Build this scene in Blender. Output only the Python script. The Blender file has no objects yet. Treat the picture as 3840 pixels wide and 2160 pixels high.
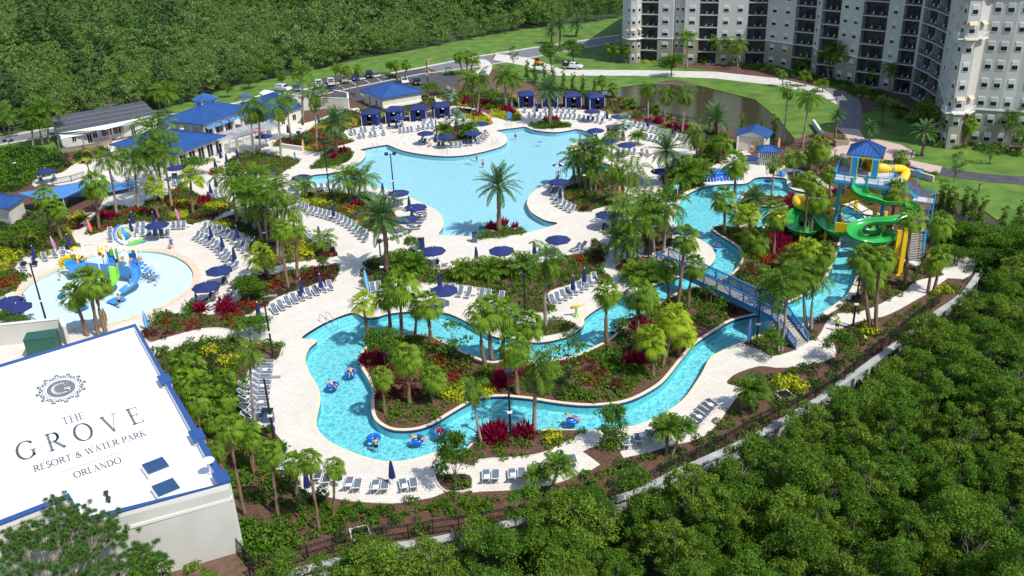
import bpy, bmesh, math, random
import numpy as np
from mathutils import Vector, Matrix, Euler
random.seed(7)
R = math.radians
scene = bpy.context.scene
COL = scene.collection
CAM_H, PITCH, ROLL, FPX = 46.5, R(24.5), R(2.2), 3300.0
cF = Vector((0, math.cos(PITCH), -math.sin(PITCH)))
r0 = Vector((1, 0, 0)); u0 = Vector((0, math.sin(PITCH), math.cos(PITCH)))
cR = r0 * math.cos(ROLL) - u0 * math.sin(ROLL)
cU = u0 * math.cos(ROLL) + r0 * math.sin(ROLL)
CP = Vector((0, 0, CAM_H))
cam_d = bpy.data.cameras.new('camera'); cam = bpy.data.objects.new('camera', cam_d)
COL.objects.link(cam); scene.camera = cam
cam.matrix_world = Matrix(((cR.x, cU.x, -cF.x, CP.x), (cR.y, cU.y, -cF.y, CP.y), (cR.z, cU.z, -cF.z, CP.z), (0, 0, 0, 1)))
cam_d.sensor_width = 36; cam_d.lens = FPX / 3840 * 36
cam_d.clip_start = 0.5; cam_d.clip_end = 6000
SUNV = Vector((0.72, -0.66, 1.32)).normalized()
w = bpy.data.worlds.new('World'); scene.world = w; w.use_nodes = True
nt = w.node_tree; bg = nt.nodes['Background']
sky = nt.nodes.new('ShaderNodeTexSky'); sky.sky_type = 'NISHITA'; sky.sun_disc = False
sky.sun_elevation = math.asin(SUNV.z); sky.sun_rotation = math.atan2(SUNV.x, SUNV.y)
nt.links.new(sky.outputs[0], bg.inputs[0]); bg.inputs[1].default_value = 0.15
sd = bpy.data.lights.new('sun', 'SUN'); sd.energy = 4.0; sd.angle = R(0.5); sd.color = (1, .955, .88)
so = bpy.data.objects.new('sun', sd); COL.objects.link(so)
so.rotation_euler = SUNV.to_track_quat('Z', 'Y').to_euler()
scene.view_settings.view_transform = 'Standard'; scene.view_settings.look = 'None'
scene.view_settings.exposure = 0.22; scene.view_settings.gamma = 1
scene.cycles.max_bounces = 5; scene.cycles.transparent_max_bounces = 8
scene.cycles.caustics_reflective = False; scene.cycles.caustics_refractive = False
ZT = dict(A=(0, 200, 2.415), B=(900, 200, 2.415), C=(1800, 200, 2.415), D=(2800, 0, 2.415),
          E=(0, 700, 2.415), F=(900, 700, 2.415), G=(1800, 700, 2.415), H=(2800, 500, 2.415),
          I=(0, 1200, 1.509), J=(900, 1200, 1.509), K=(1800, 1100, 1.367), L=(2500, 900, 1.15),
          X=(0, 0, .67083), M=(1900, 0, 2.576), N=(200, 900, 4.83), O=(3100, 500, 4.83),
          Q=(3100, 800, 4.83), U=(500, 250, 3.45), S=(2400, 900, 3.45))
def px(s, x, y):
    a, b, k = ZT[s]; return (a + x / k, b + y / k)
def PX(s, *v): return [px(s, v[i], v[i + 1]) for i in range(0, len(v), 2)]
def G(p, z=0.0):
    d = cF * FPX + cR * (p[0] - 1920) - cU * (p[1] - 1080)
    return CP + d * ((z - CAM_H) / d.z)
def g(s, x, y, z=0.0): return G(px(s, x, y), z)
def proj(P):
    d = P - CP; zc = d.dot(cF)
    return (1920 + FPX * d.dot(cR) / zc, 1080 - FPX * d.dot(cU) / zc)
def hgt(base, top):          # height of a vertical whose foot and head are at these pixels
    b = G(base); lo, hi = 0, 40
    for _ in range(40):
        m = (lo + hi) / 2
        if proj(b + Vector((0, 0, m)))[1] > top[1]: lo = m
        else: hi = m
    return lo
def newmat(name):
    m = bpy.data.materials.new(name); m.use_nodes = True
    return m, m.node_tree, m.node_tree.nodes['Principled BSDF']
def N(t, k, **kw):
    n = t.nodes.new(k)
    for a, v in kw.items(): setattr(n, a, v)
    return n
def mat(name, c, rough=.6, metal=0, var=.0, vscale=3.0, bump=0, bscale=20, c2=None, emit=None):
    m, t, b = newmat(name)
    b.inputs['Roughness'].default_value = rough; b.inputs['Metallic'].default_value = metal
    b.inputs['Base Color'].default_value = (*c, 1)
    if var or c2:
        tc = N(t, 'ShaderNodeTexCoord'); nz = N(t, 'ShaderNodeTexNoise'); nz.inputs['Scale'].default_value = vscale
        nz.inputs['Detail'].default_value = 6
        t.links.new(tc.outputs['Object'], nz.inputs['Vector'])
        cr = N(t, 'ShaderNodeValToRGB'); e = cr.color_ramp.elements
        d = c2 if c2 else tuple(x * (1 - var) for x in c)
        u = c if c2 else tuple(min(1, x * (1 + var)) for x in c)
        e[0].position = .35; e[1].position = .65; e[0].color = (*d, 1); e[1].color = (*u, 1)
        t.links.new(nz.outputs[0], cr.inputs[0]); t.links.new(cr.outputs[0], b.inputs['Base Color'])
    if bump:
        nz = N(t, 'ShaderNodeTexNoise'); nz.inputs['Scale'].default_value = bscale; nz.inputs['Detail'].default_value = 4
        tc = N(t, 'ShaderNodeTexCoord'); t.links.new(tc.outputs['Object'], nz.inputs['Vector'])
        bp = N(t, 'ShaderNodeBump'); bp.inputs['Strength'].default_value = bump; bp.inputs['Distance'].default_value = .05
        t.links.new(nz.outputs[0], bp.inputs['Height']); t.links.new(bp.outputs[0], b.inputs['Normal'])
    return m
def leafmat(name, c, c2, trans=.35, rough=.55, dead=None):
    """leaf colour varies from leaf to leaf (random per island) and plant to plant"""
    m, t, b = newmat(name)
    ge = N(t, 'ShaderNodeNewGeometry'); oi = N(t, 'ShaderNodeObjectInfo')
    ad = N(t, 'ShaderNodeMath', operation='MULTIPLY_ADD'); ad.inputs[1].default_value = .75
    o2 = N(t, 'ShaderNodeMath', operation='MULTIPLY'); o2.inputs[1].default_value = .25
    t.links.new(oi.outputs['Random'], o2.inputs[0])
    t.links.new(ge.outputs['Random Per Island'], ad.inputs[0]); t.links.new(o2.outputs[0], ad.inputs[2])
    cr = N(t, 'ShaderNodeValToRGB'); e = cr.color_ramp.elements
    e[0].color = (*c2, 1); e[1].color = (*c, 1); e[0].position = .1; e[1].position = .85
    if dead: k = e.new(.97); k.color = (*dead, 1)
    t.links.new(ad.outputs[0], cr.inputs[0]); t.links.new(cr.outputs[0], b.inputs['Base Color'])
    b.inputs['Roughness'].default_value = rough; b.inputs['Specular IOR Level'].default_value = .12
    tr = N(t, 'ShaderNodeBsdfTranslucent'); t.links.new(cr.outputs[0], tr.inputs[0])
    mx = N(t, 'ShaderNodeMixShader'); mx.inputs[0].default_value = trans
    t.links.new(b.outputs[0], mx.inputs[1]); t.links.new(tr.outputs[0], mx.inputs[2])
    t.links.new(mx.outputs[0], t.nodes['Material Output'].inputs[0])
    return m
def ramp(t, src, stops):
    cr = N(t, 'ShaderNodeValToRGB'); e = cr.color_ramp.elements
    e[0].position, e[0].color = stops[0][0], (*stops[0][1], 1); e[1].position, e[1].color = stops[-1][0], (*stops[-1][1], 1)
    for p, c in stops[1:-1]: k = e.new(p); k.color = (*c, 1)
    t.links.new(src, cr.inputs[0]); return cr.outputs[0]
def mixc(t, f, a, b, mode='MIX'):
    n = N(t, 'ShaderNodeMix', data_type='RGBA', blend_type=mode)
    for s, v in ((n.inputs[0], f), (n.inputs[6], a), (n.inputs[7], b)):
        if hasattr(v, 'is_linked') or hasattr(v, 'links'): t.links.new(v, s)
        elif isinstance(v, tuple): s.default_value = (*v, 1)
        else: s.default_value = v
    return n.outputs[2]
def tex(t, k, scale, coord=None, **inp):
    n = N(t, k); n.inputs['Scale'].default_value = scale
    if coord is None: coord = N(t, 'ShaderNodeTexCoord').outputs['Object']
    t.links.new(coord, n.inputs['Vector'])
    for a, v in inp.items(): n.inputs[a].default_value = v
    return n
def deckmat():
    m, t, b = newmat('deck_pavers')
    br = tex(t, 'ShaderNodeTexBrick', 1.0); br.inputs['Color1'].default_value = (.74, .70, .63, 1); br.inputs['Color2'].default_value = (.66, .615, .54, 1)
    br.inputs['Mortar'].default_value = (.50, .46, .40, 1); br.inputs['Brick Width'].default_value = .62; br.inputs['Row Height'].default_value = .41
    br.inputs['Mortar Size'].default_value = .022
    nz = tex(t, 'ShaderNodeTexNoise', .35, Detail=8)
    c = mixc(t, ramp(t, nz.outputs[0], [(.3, (.0, .0, .0)), (.7, (.5, .5, .5))]), br.outputs[0], (.56, .51, .43))
    t.links.new(c, b.inputs['Base Color']); b.inputs['Roughness'].default_value = .75
    return m
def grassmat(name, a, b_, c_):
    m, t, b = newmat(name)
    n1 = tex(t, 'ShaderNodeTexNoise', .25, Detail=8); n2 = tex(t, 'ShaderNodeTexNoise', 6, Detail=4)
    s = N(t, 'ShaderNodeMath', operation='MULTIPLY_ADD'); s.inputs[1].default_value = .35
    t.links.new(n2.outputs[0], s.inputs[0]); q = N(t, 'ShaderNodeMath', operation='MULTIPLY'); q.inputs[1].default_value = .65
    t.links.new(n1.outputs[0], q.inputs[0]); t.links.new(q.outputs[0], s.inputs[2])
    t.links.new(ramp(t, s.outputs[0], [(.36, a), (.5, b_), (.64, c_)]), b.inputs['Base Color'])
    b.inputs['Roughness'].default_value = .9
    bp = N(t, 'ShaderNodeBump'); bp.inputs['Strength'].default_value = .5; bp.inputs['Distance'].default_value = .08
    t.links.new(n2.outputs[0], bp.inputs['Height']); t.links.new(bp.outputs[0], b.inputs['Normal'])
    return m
def watermat(name, tint, rip=.25, scale=2.2, gl=.55, rough=.06):
    m, t, b = newmat(name); t.nodes.remove(b)
    tr = N(t, 'ShaderNodeBsdfTransparent'); tr.inputs[0].default_value = (*tint, 1)
    gs = N(t, 'ShaderNodeBsdfGlossy'); gs.inputs['Roughness'].default_value = rough
    n1 = tex(t, 'ShaderNodeTexNoise', scale, Detail=3, Distortion=.6)
    bp = N(t, 'ShaderNodeBump'); bp.inputs['Strength'].default_value = rip; bp.inputs['Distance'].default_value = .25
    t.links.new(n1.outputs[0], bp.inputs['Height']); t.links.new(bp.outputs[0], gs.inputs['Normal'])
    fr = N(t, 'ShaderNodeFresnel'); fr.inputs[0].default_value = 1.33; t.links.new(bp.outputs[0], fr.inputs[1])
    k = N(t, 'ShaderNodeMath', operation='MULTIPLY'); k.inputs[1].default_value = gl; t.links.new(fr.outputs[0], k.inputs[0])
    mx = N(t, 'ShaderNodeMixShader'); t.links.new(k.outputs[0], mx.inputs[0])
    t.links.new(tr.outputs[0], mx.inputs[1]); t.links.new(gs.outputs[0], mx.inputs[2])
    t.links.new(mx.outputs[0], t.nodes['Material Output'].inputs[0])
    return m
def caustic_floormat(name, lo, hi, scale=1.5, amt=1.0):  # plaster colour with a bright net of caustic light painted in
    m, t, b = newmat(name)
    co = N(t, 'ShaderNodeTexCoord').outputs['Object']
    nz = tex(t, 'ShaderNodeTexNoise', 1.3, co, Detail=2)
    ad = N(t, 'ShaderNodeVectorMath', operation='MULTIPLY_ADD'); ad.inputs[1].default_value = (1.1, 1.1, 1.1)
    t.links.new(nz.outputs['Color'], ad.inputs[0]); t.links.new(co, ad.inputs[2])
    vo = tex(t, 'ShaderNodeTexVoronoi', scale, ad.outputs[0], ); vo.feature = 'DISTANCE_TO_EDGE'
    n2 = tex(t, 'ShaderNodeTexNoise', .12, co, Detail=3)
    c = ramp(t, vo.outputs[0], [(.0, hi), (.12, tuple(h * .45 + l * .55 for h, l in zip(hi, lo))), (.3, lo)])  # cell edges lightened to imitate sunlight focused by ripples
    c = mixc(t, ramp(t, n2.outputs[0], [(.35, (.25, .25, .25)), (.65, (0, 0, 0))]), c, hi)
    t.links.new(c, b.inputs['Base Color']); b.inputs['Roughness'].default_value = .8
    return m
def standing_seam(name, c, c2=None, scale=1):
    m = mat(name, c, .38, .25, var=.06, vscale=.6); return m
M = {}
M['deck'] = deckmat()
M['lawn'] = grassmat('lawn_grass', (.05, .115, .012), (.085, .18, .016), (.15, .22, .03))
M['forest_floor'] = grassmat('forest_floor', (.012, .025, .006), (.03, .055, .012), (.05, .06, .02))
M['mulch'] = mat('bark_mulch', (.155, .075, .045), .95, c2=(.06, .032, .020), vscale=5, bump=.6, bscale=14)
M['bare_earth'] = mat('bare_earth', (.155, .095, .062), .95, c2=(.10, .06, .04), vscale=1.5, bump=.4, bscale=8)
M['curb'] = mat('pale_concrete_curb', (.60, .57, .51), .8, var=.1, vscale=2)
M['coping'] = mat('cream_coping', (.74, .62, .45), .7, var=.1, vscale=3)
M['tile'] = mat('navy_waterline_tile', (.012, .03, .10), .25, c2=(.02, .055, .16), vscale=9)
M['wall_blue'] = mat('pool_wall_plaster', (.45, .68, .74), .7, var=.08)
M['asphalt'] = mat('asphalt', (.17, .17, .18), .9, var=.16, vscale=.7)
M['asphalt_dark'] = mat('new_asphalt', (.062, .062, .07), .9, var=.2, vscale=.6)
M['concrete'] = mat('pavement_concrete', (.56, .54, .50), .85, var=.10, vscale=.5)
M['pink_paver'] = mat('pink_pavers', (.55, .40, .35), .85, c2=(.48, .37, .33), vscale=2)
M['line'] = mat('road_paint', (.8, .8, .78), .7)
M['yellow_line'] = mat('yellow_road_paint', (.75, .55, .03), .7)
M['water_main'] = watermat('clear_pool_water', (.66, .90, .955), .5, 3.2, .8)
M['water_river'] = watermat('river_pool_water', (.47, .87, .905), .6, 2.6, .8)
M['water_kids'] = watermat('shallow_splash_water', (.92, .985, .99), .25, 3.0)
M['floor_main'] = caustic_floormat('pool_plaster_caustics_main', (.62, .82, .88), (.88, .96, .98), 2.3)
M['floor_river'] = caustic_floormat('pool_plaster_caustics_river', (.40, .68, .74), (1, 1, 1), 1.25)
M['floor_kids'] = caustic_floormat('splash_floor_caustics', (.64, .76, .76), (.78, .86, .85), 1.9)
M['pond'] = mat('pond_water', (.036, .034, .014), .14, c2=(.052, .05, .02), vscale=.08, bump=.3, bscale=2)
def link(o, parent=None):
    COL.objects.link(o)
    if parent is not None: o.parent = parent
    return o
def meshobj(name, V, F, m, parent=None, smooth=False, mats=None, idx=None):
    me = bpy.data.meshes.new(name); me.from_pydata([tuple(v) for v in V], [], F); me.update()
    for x in (mats or [m]): me.materials.append(x)
    if idx: me.polygons.foreach_set('material_index', idx)
    if smooth: me.polygons.foreach_set('use_smooth', [True] * len(me.polygons))
    return link(bpy.data.objects.new(name, me), parent)
def tag(o, label=None, cat=None, group=None, kind=None):
    if label: o['label'] = label
    if cat: o['category'] = cat
    if group: o['group'] = group
    if kind: o['kind'] = kind
    return o
def empty(name, loc=(0, 0, 0), rz=0, label=None, cat=None, group=None, s=1):
    o = bpy.data.objects.new(name, None); o.empty_display_size = .3
    COL.objects.link(o); o.location = loc; o.rotation_euler = (0, 0, rz); o.scale = (s, s, s)
    return tag(o, label, cat, group)
class MB:
    def __init__(s): s.V = []; s.F = []; s.I = []; s.cur = 0
    def add(s, V, F):
        n = len(s.V); s.V += [tuple(v) for v in V]; s.F += [tuple(i + n for i in f) for f in F]; s.I += [s.cur] * len(F)
        return s
    def box(s, c, d, rz=0, rx=0, ry=0):
        M_ = Matrix.Translation(c) @ Euler((rx, ry, rz)).to_matrix().to_4x4()
        V = [M_ @ Vector((x * d[0] / 2, y * d[1] / 2, z * d[2] / 2)) for x in (-1, 1) for y in (-1, 1) for z in (-1, 1)]
        return s.add(V, [(0, 1, 3, 2), (4, 6, 7, 5), (0, 4, 5, 1), (2, 3, 7, 6), (0, 2, 6, 4), (1, 5, 7, 3)])
    def bar(s, a, b, w_, h=None, up=Vector((0, 0, 1))):
        a = Vector(a); b = Vector(b); h = h or w_; d = (b - a); L = d.length
        if L < 1e-6: return s
        d /= L; x = d.cross(up)
        if x.length < 1e-3: x = Vector((1, 0, 0))
        x.normalize(); y = x.cross(d)
        V = [p + x * (sx * w_ / 2) + y * (sy * h / 2) for p in (a, b) for sx, sy in ((-1, -1), (1, -1), (1, 1), (-1, 1))]
        return s.add(V, [(3, 2, 1, 0), (4, 5, 6, 7), (0, 1, 5, 4), (1, 2, 6, 5), (2, 3, 7, 6), (3, 0, 4, 7)])
    def tube(s, pts, r, n=8, cap=True):
        pts = [Vector(p) for p in pts]; rs = r if isinstance(r, (list, tuple)) else [r] * len(pts)
        V = []; F = []
        for i, p in enumerate(pts):
            d = (pts[min(i + 1, len(pts) - 1)] - pts[max(i - 1, 0)]).normalized()
            x = d.cross(Vector((0, 0, 1)))
            if x.length < .05: x = d.cross(Vector((0, 1, 0)))
            x.normalize(); y = x.cross(d)
            V += [p + (x * math.cos(a) + y * math.sin(a)) * rs[i] for a in [2 * math.pi * k / n for k in range(n)]]
        for i in range(len(pts) - 1):
            for k in range(n):
                F.append((i * n + k, i * n + (k + 1) % n, (i + 1) * n + (k + 1) % n, (i + 1) * n + k))
        if cap: F += [tuple(range(n))[::-1], tuple(range((len(pts) - 1) * n, len(pts) * n))]
        return s.add(V, F)
    def prism(s, P, z0, z1):
        n = len(P); V = [(p[0], p[1], z0) for p in P] + [(p[0], p[1], z1) for p in P]
        F = [tuple(range(n))[::-1], tuple(range(n, 2 * n))] + [(i, (i + 1) % n, n + (i + 1) % n, n + i) for i in range(n)]
        return s.add(V, F)
    def lathe(s, prof, n=16, c=(0, 0, 0)):
        V = [(c[0] + r_ * math.cos(2 * math.pi * k / n), c[1] + r_ * math.sin(2 * math.pi * k / n), c[2] + z) for r_, z in prof for k in range(n)]
        F = [(i * n + k, i * n + (k + 1) % n, (i + 1) * n + (k + 1) % n, (i + 1) * n + k) for i in range(len(prof) - 1) for k in range(n)]
        return s.add(V, F)
    def build(s, name, m, parent=None, smooth=False, mats=None):
        return meshobj(name, s.V, s.F, m, parent, smooth, mats, s.I if mats else None)
def catmull(P, per=6, closed=True):
    out = []; n = len(P)
    rng = range(n) if closed else range(n - 1)
    for i in rng:
        if closed: p0, p1, p2, p3 = P[i - 1], P[i], P[(i + 1) % n], P[(i + 2) % n]
        else: p0, p1, p2, p3 = P[max(i - 1, 0)], P[i], P[i + 1], P[min(i + 2, n - 1)]
        for k in range(per):
            t = k / per
            out.append(tuple(.5 * ((2 * b) + (-a + c) * t + (2 * a - 5 * b + 4 * c - d) * t * t + (-a + 3 * b - 3 * c + d) * t ** 3)
                             for a, b, c, d in zip(p0, p1, p2, p3)))
    if not closed: out.append(tuple(P[-1]))
    return out
def ground_poly(pixels, z=0, smooth=True, per=5):
    P = [tuple(G(p, z))[:2] for p in pixels]
    return catmull(P, per) if smooth else P
def sheet(name, outlines, z0, z1, m, mats=None, kind='structure', parent=None):
    """filled outline (holes by even-odd) extruded from z0 to z1; m2 = side material"""
    cu = bpy.data.curves.new(name, 'CURVE'); cu.dimensions = '2D'; cu.fill_mode = 'BOTH' if z1 > z0 else 'FRONT'
    cu.extrude = (z1 - z0) / 2
    for P in outlines:
        sp = cu.splines.new('POLY'); sp.points.add(len(P) - 1)
        for q, p in zip(sp.points, P): q.co = (p[0], p[1], 0, 1)
        sp.use_cyclic_u = True
    o = bpy.data.objects.new(name, cu); COL.objects.link(o)
    dg = bpy.context.evaluated_depsgraph_get(); me = bpy.data.meshes.new_from_object(o.evaluated_get(dg))
    bpy.data.objects.remove(o); me.name = name
    me.transform(Matrix.Translation((0, 0, (z0 + z1) / 2)))
    for x in (mats or [m]): me.materials.append(x)
    if mats:
        for p in me.polygons: p.material_index = 0 if abs(p.normal.z) > .5 else 1
    me.polygons.foreach_set('use_smooth', [False] * len(me.polygons))
    o = bpy.data.objects.new(name, me); link(o, parent)
    if kind: o['kind'] = kind
    return o
def offset(P, d):
    """shift a closed outline sideways by d (positive = outwards)"""
    n = len(P); A = sum(P[i][0] * P[(i + 1) % n][1] - P[(i + 1) % n][0] * P[i][1] for i in range(n))
    s = 1 if A > 0 else -1; out = []
    for i in range(n):
        a = Vector(P[i - 1]); b = Vector(P[i]); c = Vector(P[(i + 1) % n])
        t = (c - a); t = t.normalized() if t.length > 1e-6 else Vector((1, 0))
        out.append((b.x + t.y * d * s, b.y - t.x * d * s))
    return out
def inside(p, P):
    x, y = p[0], p[1]; r = False; n = len(P); j = n - 1
    for i in range(n):
        xi, yi = P[i]; xj, yj = P[j]
        if (yi > y) != (yj > y) and x < (xj - xi) * (y - yi) / (yj - yi) + xi: r = not r
        j = i
    return r
ORD = ['first', 'second', 'third', 'fourth', 'fifth', 'sixth', 'seventh', 'eighth', 'ninth', 'tenth', 'eleventh', 'twelfth',
       'thirteenth', 'fourteenth', 'fifteenth', 'sixteenth', 'seventeenth', 'eighteenth', 'nineteenth', 'twentieth']
def wpos(o):
    return o.location
def run_labels(objs, look, where, cat, group):
    """labels for a run of look-alikes: by place along the run, counted from the left"""
    objs = sorted(objs, key=lambda o: proj(wpos(o))[0]); n = len(objs)
    for i, o in enumerate(objs):
        if n == 1: l = f'{look} {where}'
        elif n == 2: l = f'{("left", "right")[i]} {look} {where}'
        elif n > 40: l = f'{look} {where}'
        else:
            if i == 0: q = 'leftmost'
            elif i == n - 1: q = 'rightmost'
            elif i < 20 and i <= n // 2: q = ORD[i] + ' from left'
            else: q = ORD[min(19, n - 1 - i)] + ' from right'
            l = f'{look} {where}, {q}'
        tag(o, l, cat, group)
def copy_tree(o, parent=None):
    c = o.copy(); COL.objects.link(c); c.parent = parent
    for ch in o.children: copy_tree(ch, c)
    return c
PROTO = []
def place(proto, loc, rz=0, s=1):
    c = copy_tree(proto); c.location = loc; c.rotation_euler = (0, 0, rz)
    c.scale = s if isinstance(s, tuple) else (s, s, s); return c
mainpool = PX('B', 1095, 868, 1300, 830, 1350, 832, 1480, 880, 1650, 912, 1850, 930, 2030, 922, 2170, 897) + \
    PX('C', 95, 872, 185, 843, 240, 805, 238, 760, 205, 725, 150, 698, 330, 672, 410, 665, 480, 690, 600, 708, 700, 712, 800, 698, 870, 685, 950, 700, 1055, 742,
       1000, 770, 930, 775, 860, 810, 825, 860, 870, 925, 1000, 970, 1180, 1010, 1190, 1055, 1100, 1100, 950, 1120, 780, 1150, 640, 1180, 520, 1230, 450, 1290, 428, 1350) + \
    PX('G', 430, 160, 460, 220, 520, 265, 600, 305, 705, 335, 480, 405, 300, 440, 120, 462) + \
    PX('F', 2100, 452, 1950, 445, 1800, 435, 1835, 370, 1838, 310, 1815, 255, 1750, 200, 1650, 150, 1530, 95, 1400, 42) + \
    PX('B', 1200, 1215, 1060, 1195, 850, 1188, 650, 1190, 600, 1165, 640, 1105, 800, 1085, 950, 1058, 1050, 1010, 1112, 960, 1135, 915, 1120, 888)
kidpool = PX('E', 190, 990, 240, 910, 330, 850, 450, 790, 600, 715, 800, 640, 1000, 600, 1200, 585, 1400, 588, 1560, 620, 1680, 680, 1745, 760, 1750, 850, 1690, 940,
             1560, 1030, 1400, 1110, 1200, 1180, 1000, 1240, 800, 1270, 600, 1282, 420, 1270, 280, 1215, 205, 1120)
river = PX('F', 555, 1368, 700, 1265, 850, 1192, 1000, 1140, 1070, 1150, 1140, 1185, 1230, 1180, 1340, 1150, 1500, 1130, 1700, 1130, 1900, 1150) + PX('X', 1205, 825, 1250, 848) + \
    PX('G', 235, 1345, 350, 1388, 500, 1408, 650, 1392, 800, 1350, 900, 1290, 940, 1235, 946, 1190, 1050, 1110, 1150, 1062, 1300, 1000, 1450, 940, 1640, 872, 1750, 830, 1900, 790, 2060, 728,
       2125, 650, 2100, 560, 2010, 490, 1900, 430, 1780, 360, 1740, 290, 1790, 200, 1820, 120, 1890, 60, 1990, 14) + \
    PX('C', 2050, 1208, 2200, 1180, 2400, 1178) + PX('H', 100, 397, 345, 405, 372, 470, 430, 510, 535, 535, 640, 600, 780, 640, 900, 650, 1020, 710, 1090, 800, 1060, 900, 1040, 1010, 1030, 1110,
       1000, 1250, 975, 1350, 920, 1449) + \
    PX('L', 740, 268, 640, 335, 560, 372, 500, 388, 430, 400, 380, 415, 320, 442, 250, 472, 190, 508, 150, 580, 80, 680, 0, 742) + \
    PX('K', 850, 660, 730, 692, 620, 702, 480, 702, 365, 696, 200, 715, 0, 740) + \
    PX('J', 1250, 752, 1130, 742, 1060, 765, 920, 798, 780, 795, 640, 752, 510, 692, 440, 622, 432, 560, 452, 460, 440, 385, 392, 300, 368, 225, 390, 160, 432, 115)
isl1 = PX('J', 690, 283, 670, 225, 685, 190, 720, 150, 800, 110, 920, 85, 1080, 95, 1200, 150, 1330, 212, 1430, 240) + PX('K', 160, 335, 260, 350, 360, 345, 480, 325, 560, 290, 640, 250, 690, 215, 790, 130) + \
    PX('G', 1200, 1322, 1330, 1230, 1480, 1130, 1650, 1040, 1800, 960, 1960, 910, 2100, 870, 2270, 795, 2345, 710, 2365, 620, 2330, 555, 2240, 490, 2140, 430, 2088, 378, 2160, 362, 2300, 370, 2400, 350) + \
    PX('H', 50, 780, 100, 880, 190, 800, 200, 720, 400, 650, 560, 640, 700, 660, 850, 720, 872, 780, 880, 900, 850, 1000, 820, 1085, 780, 1200, 720, 1315, 650, 1400) + \
    PX('L', 600, 238, 520, 276, 430, 318, 365, 330, 280, 352, 200, 400, 120, 455, 60, 525, 0, 600) + PX('K', 900, 488, 800, 542, 700, 570, 550, 580, 400, 568, 250, 545, 100, 533, 0, 543) + \
    PX('J', 1290, 478, 1200, 530, 1100, 590, 1000, 625, 880, 630, 800, 602, 752, 550, 742, 470, 750, 400, 722, 335)
isl2 = PX('G', 2235, 190, 2330, 150) + PX('H', 0, 520, 100, 545, 230, 565, 400, 578, 420, 610, 250, 665, 60, 670) + PX('G', 2400, 260, 2300, 215)
pond1 = PX('M', 840, 810, 1300, 800, 1700, 810, 2150, 845, 2576, 890) + PX('D', 250, 850, 420, 900, 445, 1000, 420, 1150, 430, 1290, 300, 1330, 150, 1290, 0, 1250) + PX('C', 2200, 650, 2000, 640, 1700, 560, 1450, 480, 1300, 390, 1100, 370, 950, 360, 880, 330)
pond2 = PX('H', 2160, 590, 2600, 640, 2700, 900, 2300, 870, 1990, 800, 1700, 700, 1660, 560, 1800, 540)
deck = PX('E', -500, 980, 75, 975, 150, 900, 272, 812, 152, 765, 160, 720, 240, 640, 350, 650, 440, 642, 540, 575, 640, 600, 715, 550, 690, 490, 665, 430, 690, 360, 760, 300, 860, 235) + \
    PX('A', 940, 1330, 920, 1290, 800, 1240, 400, 1180, 320, 1210, 300, 1150, 560, 1080, 640, 1020, 800, 950, 1000, 930, 950, 850, 1000, 800, 1500, 700, 2000, 620, 2415, 540) + \
    PX('B', 480, 640, 700, 600, 800, 560, 1000, 500, 1100, 510, 1120, 660, 1740, 560, 1750, 430, 1790, 430, 1690, 380, 1750, 380, 1900, 470, 2100, 490, 2250, 550) + \
    PX('C', 0, 520, 90, 560, 250, 610, 380, 605, 350, 530, 360, 500, 1120, 520, 1200, 560, 1350, 600, 1500, 625, 1700, 690, 1940, 760, 1980, 900, 2150, 960, 2300, 900, 2415, 880) + \
    PX('H', 0, 150, 150, 290, 340, 310, 480, 330, 600, 375, 700, 440, 800, 500, 900, 570, 1000, 620, 1130, 700, 1250, 750, 1350, 900, 1400, 1130, 1560, 1150, 1650, 1180, 1760, 1210, 1850, 1150, 1870, 1050, 1930, 1070, 2060, 1140, 2060, 1240, 1960, 1320, 1820, 1310) + \
    PX('L', 1150, 215, 1080, 255, 1000, 300, 930, 330, 850, 345, 770, 370, 735, 405, 722, 450, 728, 500, 640, 532, 560, 546, 470, 550, 400, 542, 310, 570, 272, 595, 262, 620, 345, 642, 312, 660, 215, 800, 130, 860, 40, 880) + \
    PX('K', 735, 842, 700, 742, 620, 775, 525, 810, 615, 876, 500, 930, 400, 970, 250, 1002, 0, 1015) + PX('J', 1305, 970, 1310, 880, 1190, 872, 1095, 888, 1155, 975, 1000, 1020, 860, 1036, 700, 1030, 540, 1010, 340, 960, 250, 900, 195, 835,
       235, 725, 262, 712, 200, 640, 190, 590, 60, 620, 20, 560, 15, 450, 25, 350, 60, 260, 110, 225, 212, 235, 245, 155, 150, 160, 0, 95) + \
    PX('I', 1340, 95, 1200, 110, 1050, 135, 900, 195, 700, 240, 0, 400, -400, 400)
park = [(-700, 3400), (700, 3400)]
wall_line = PX('I', -600, 2300) + PX('J', -300, 1640, 100, 1500, 450, 1400, 700, 1330, 870, 1290, 1060, 1265, 1300, 1215) + PX('K', 0, 1228, 150, 1187, 330, 1150, 420, 1135, 600, 1090, 800, 1030, 900, 980, 1000, 930, 1100, 885) + \
    PX('L', 220, 930, 330, 880, 480, 800, 660, 690, 730, 640, 800, 590, 860, 550, 960, 480, 1050, 410, 1150, 330, 1290, 230, 1400, 90, 1600, 30)
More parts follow.
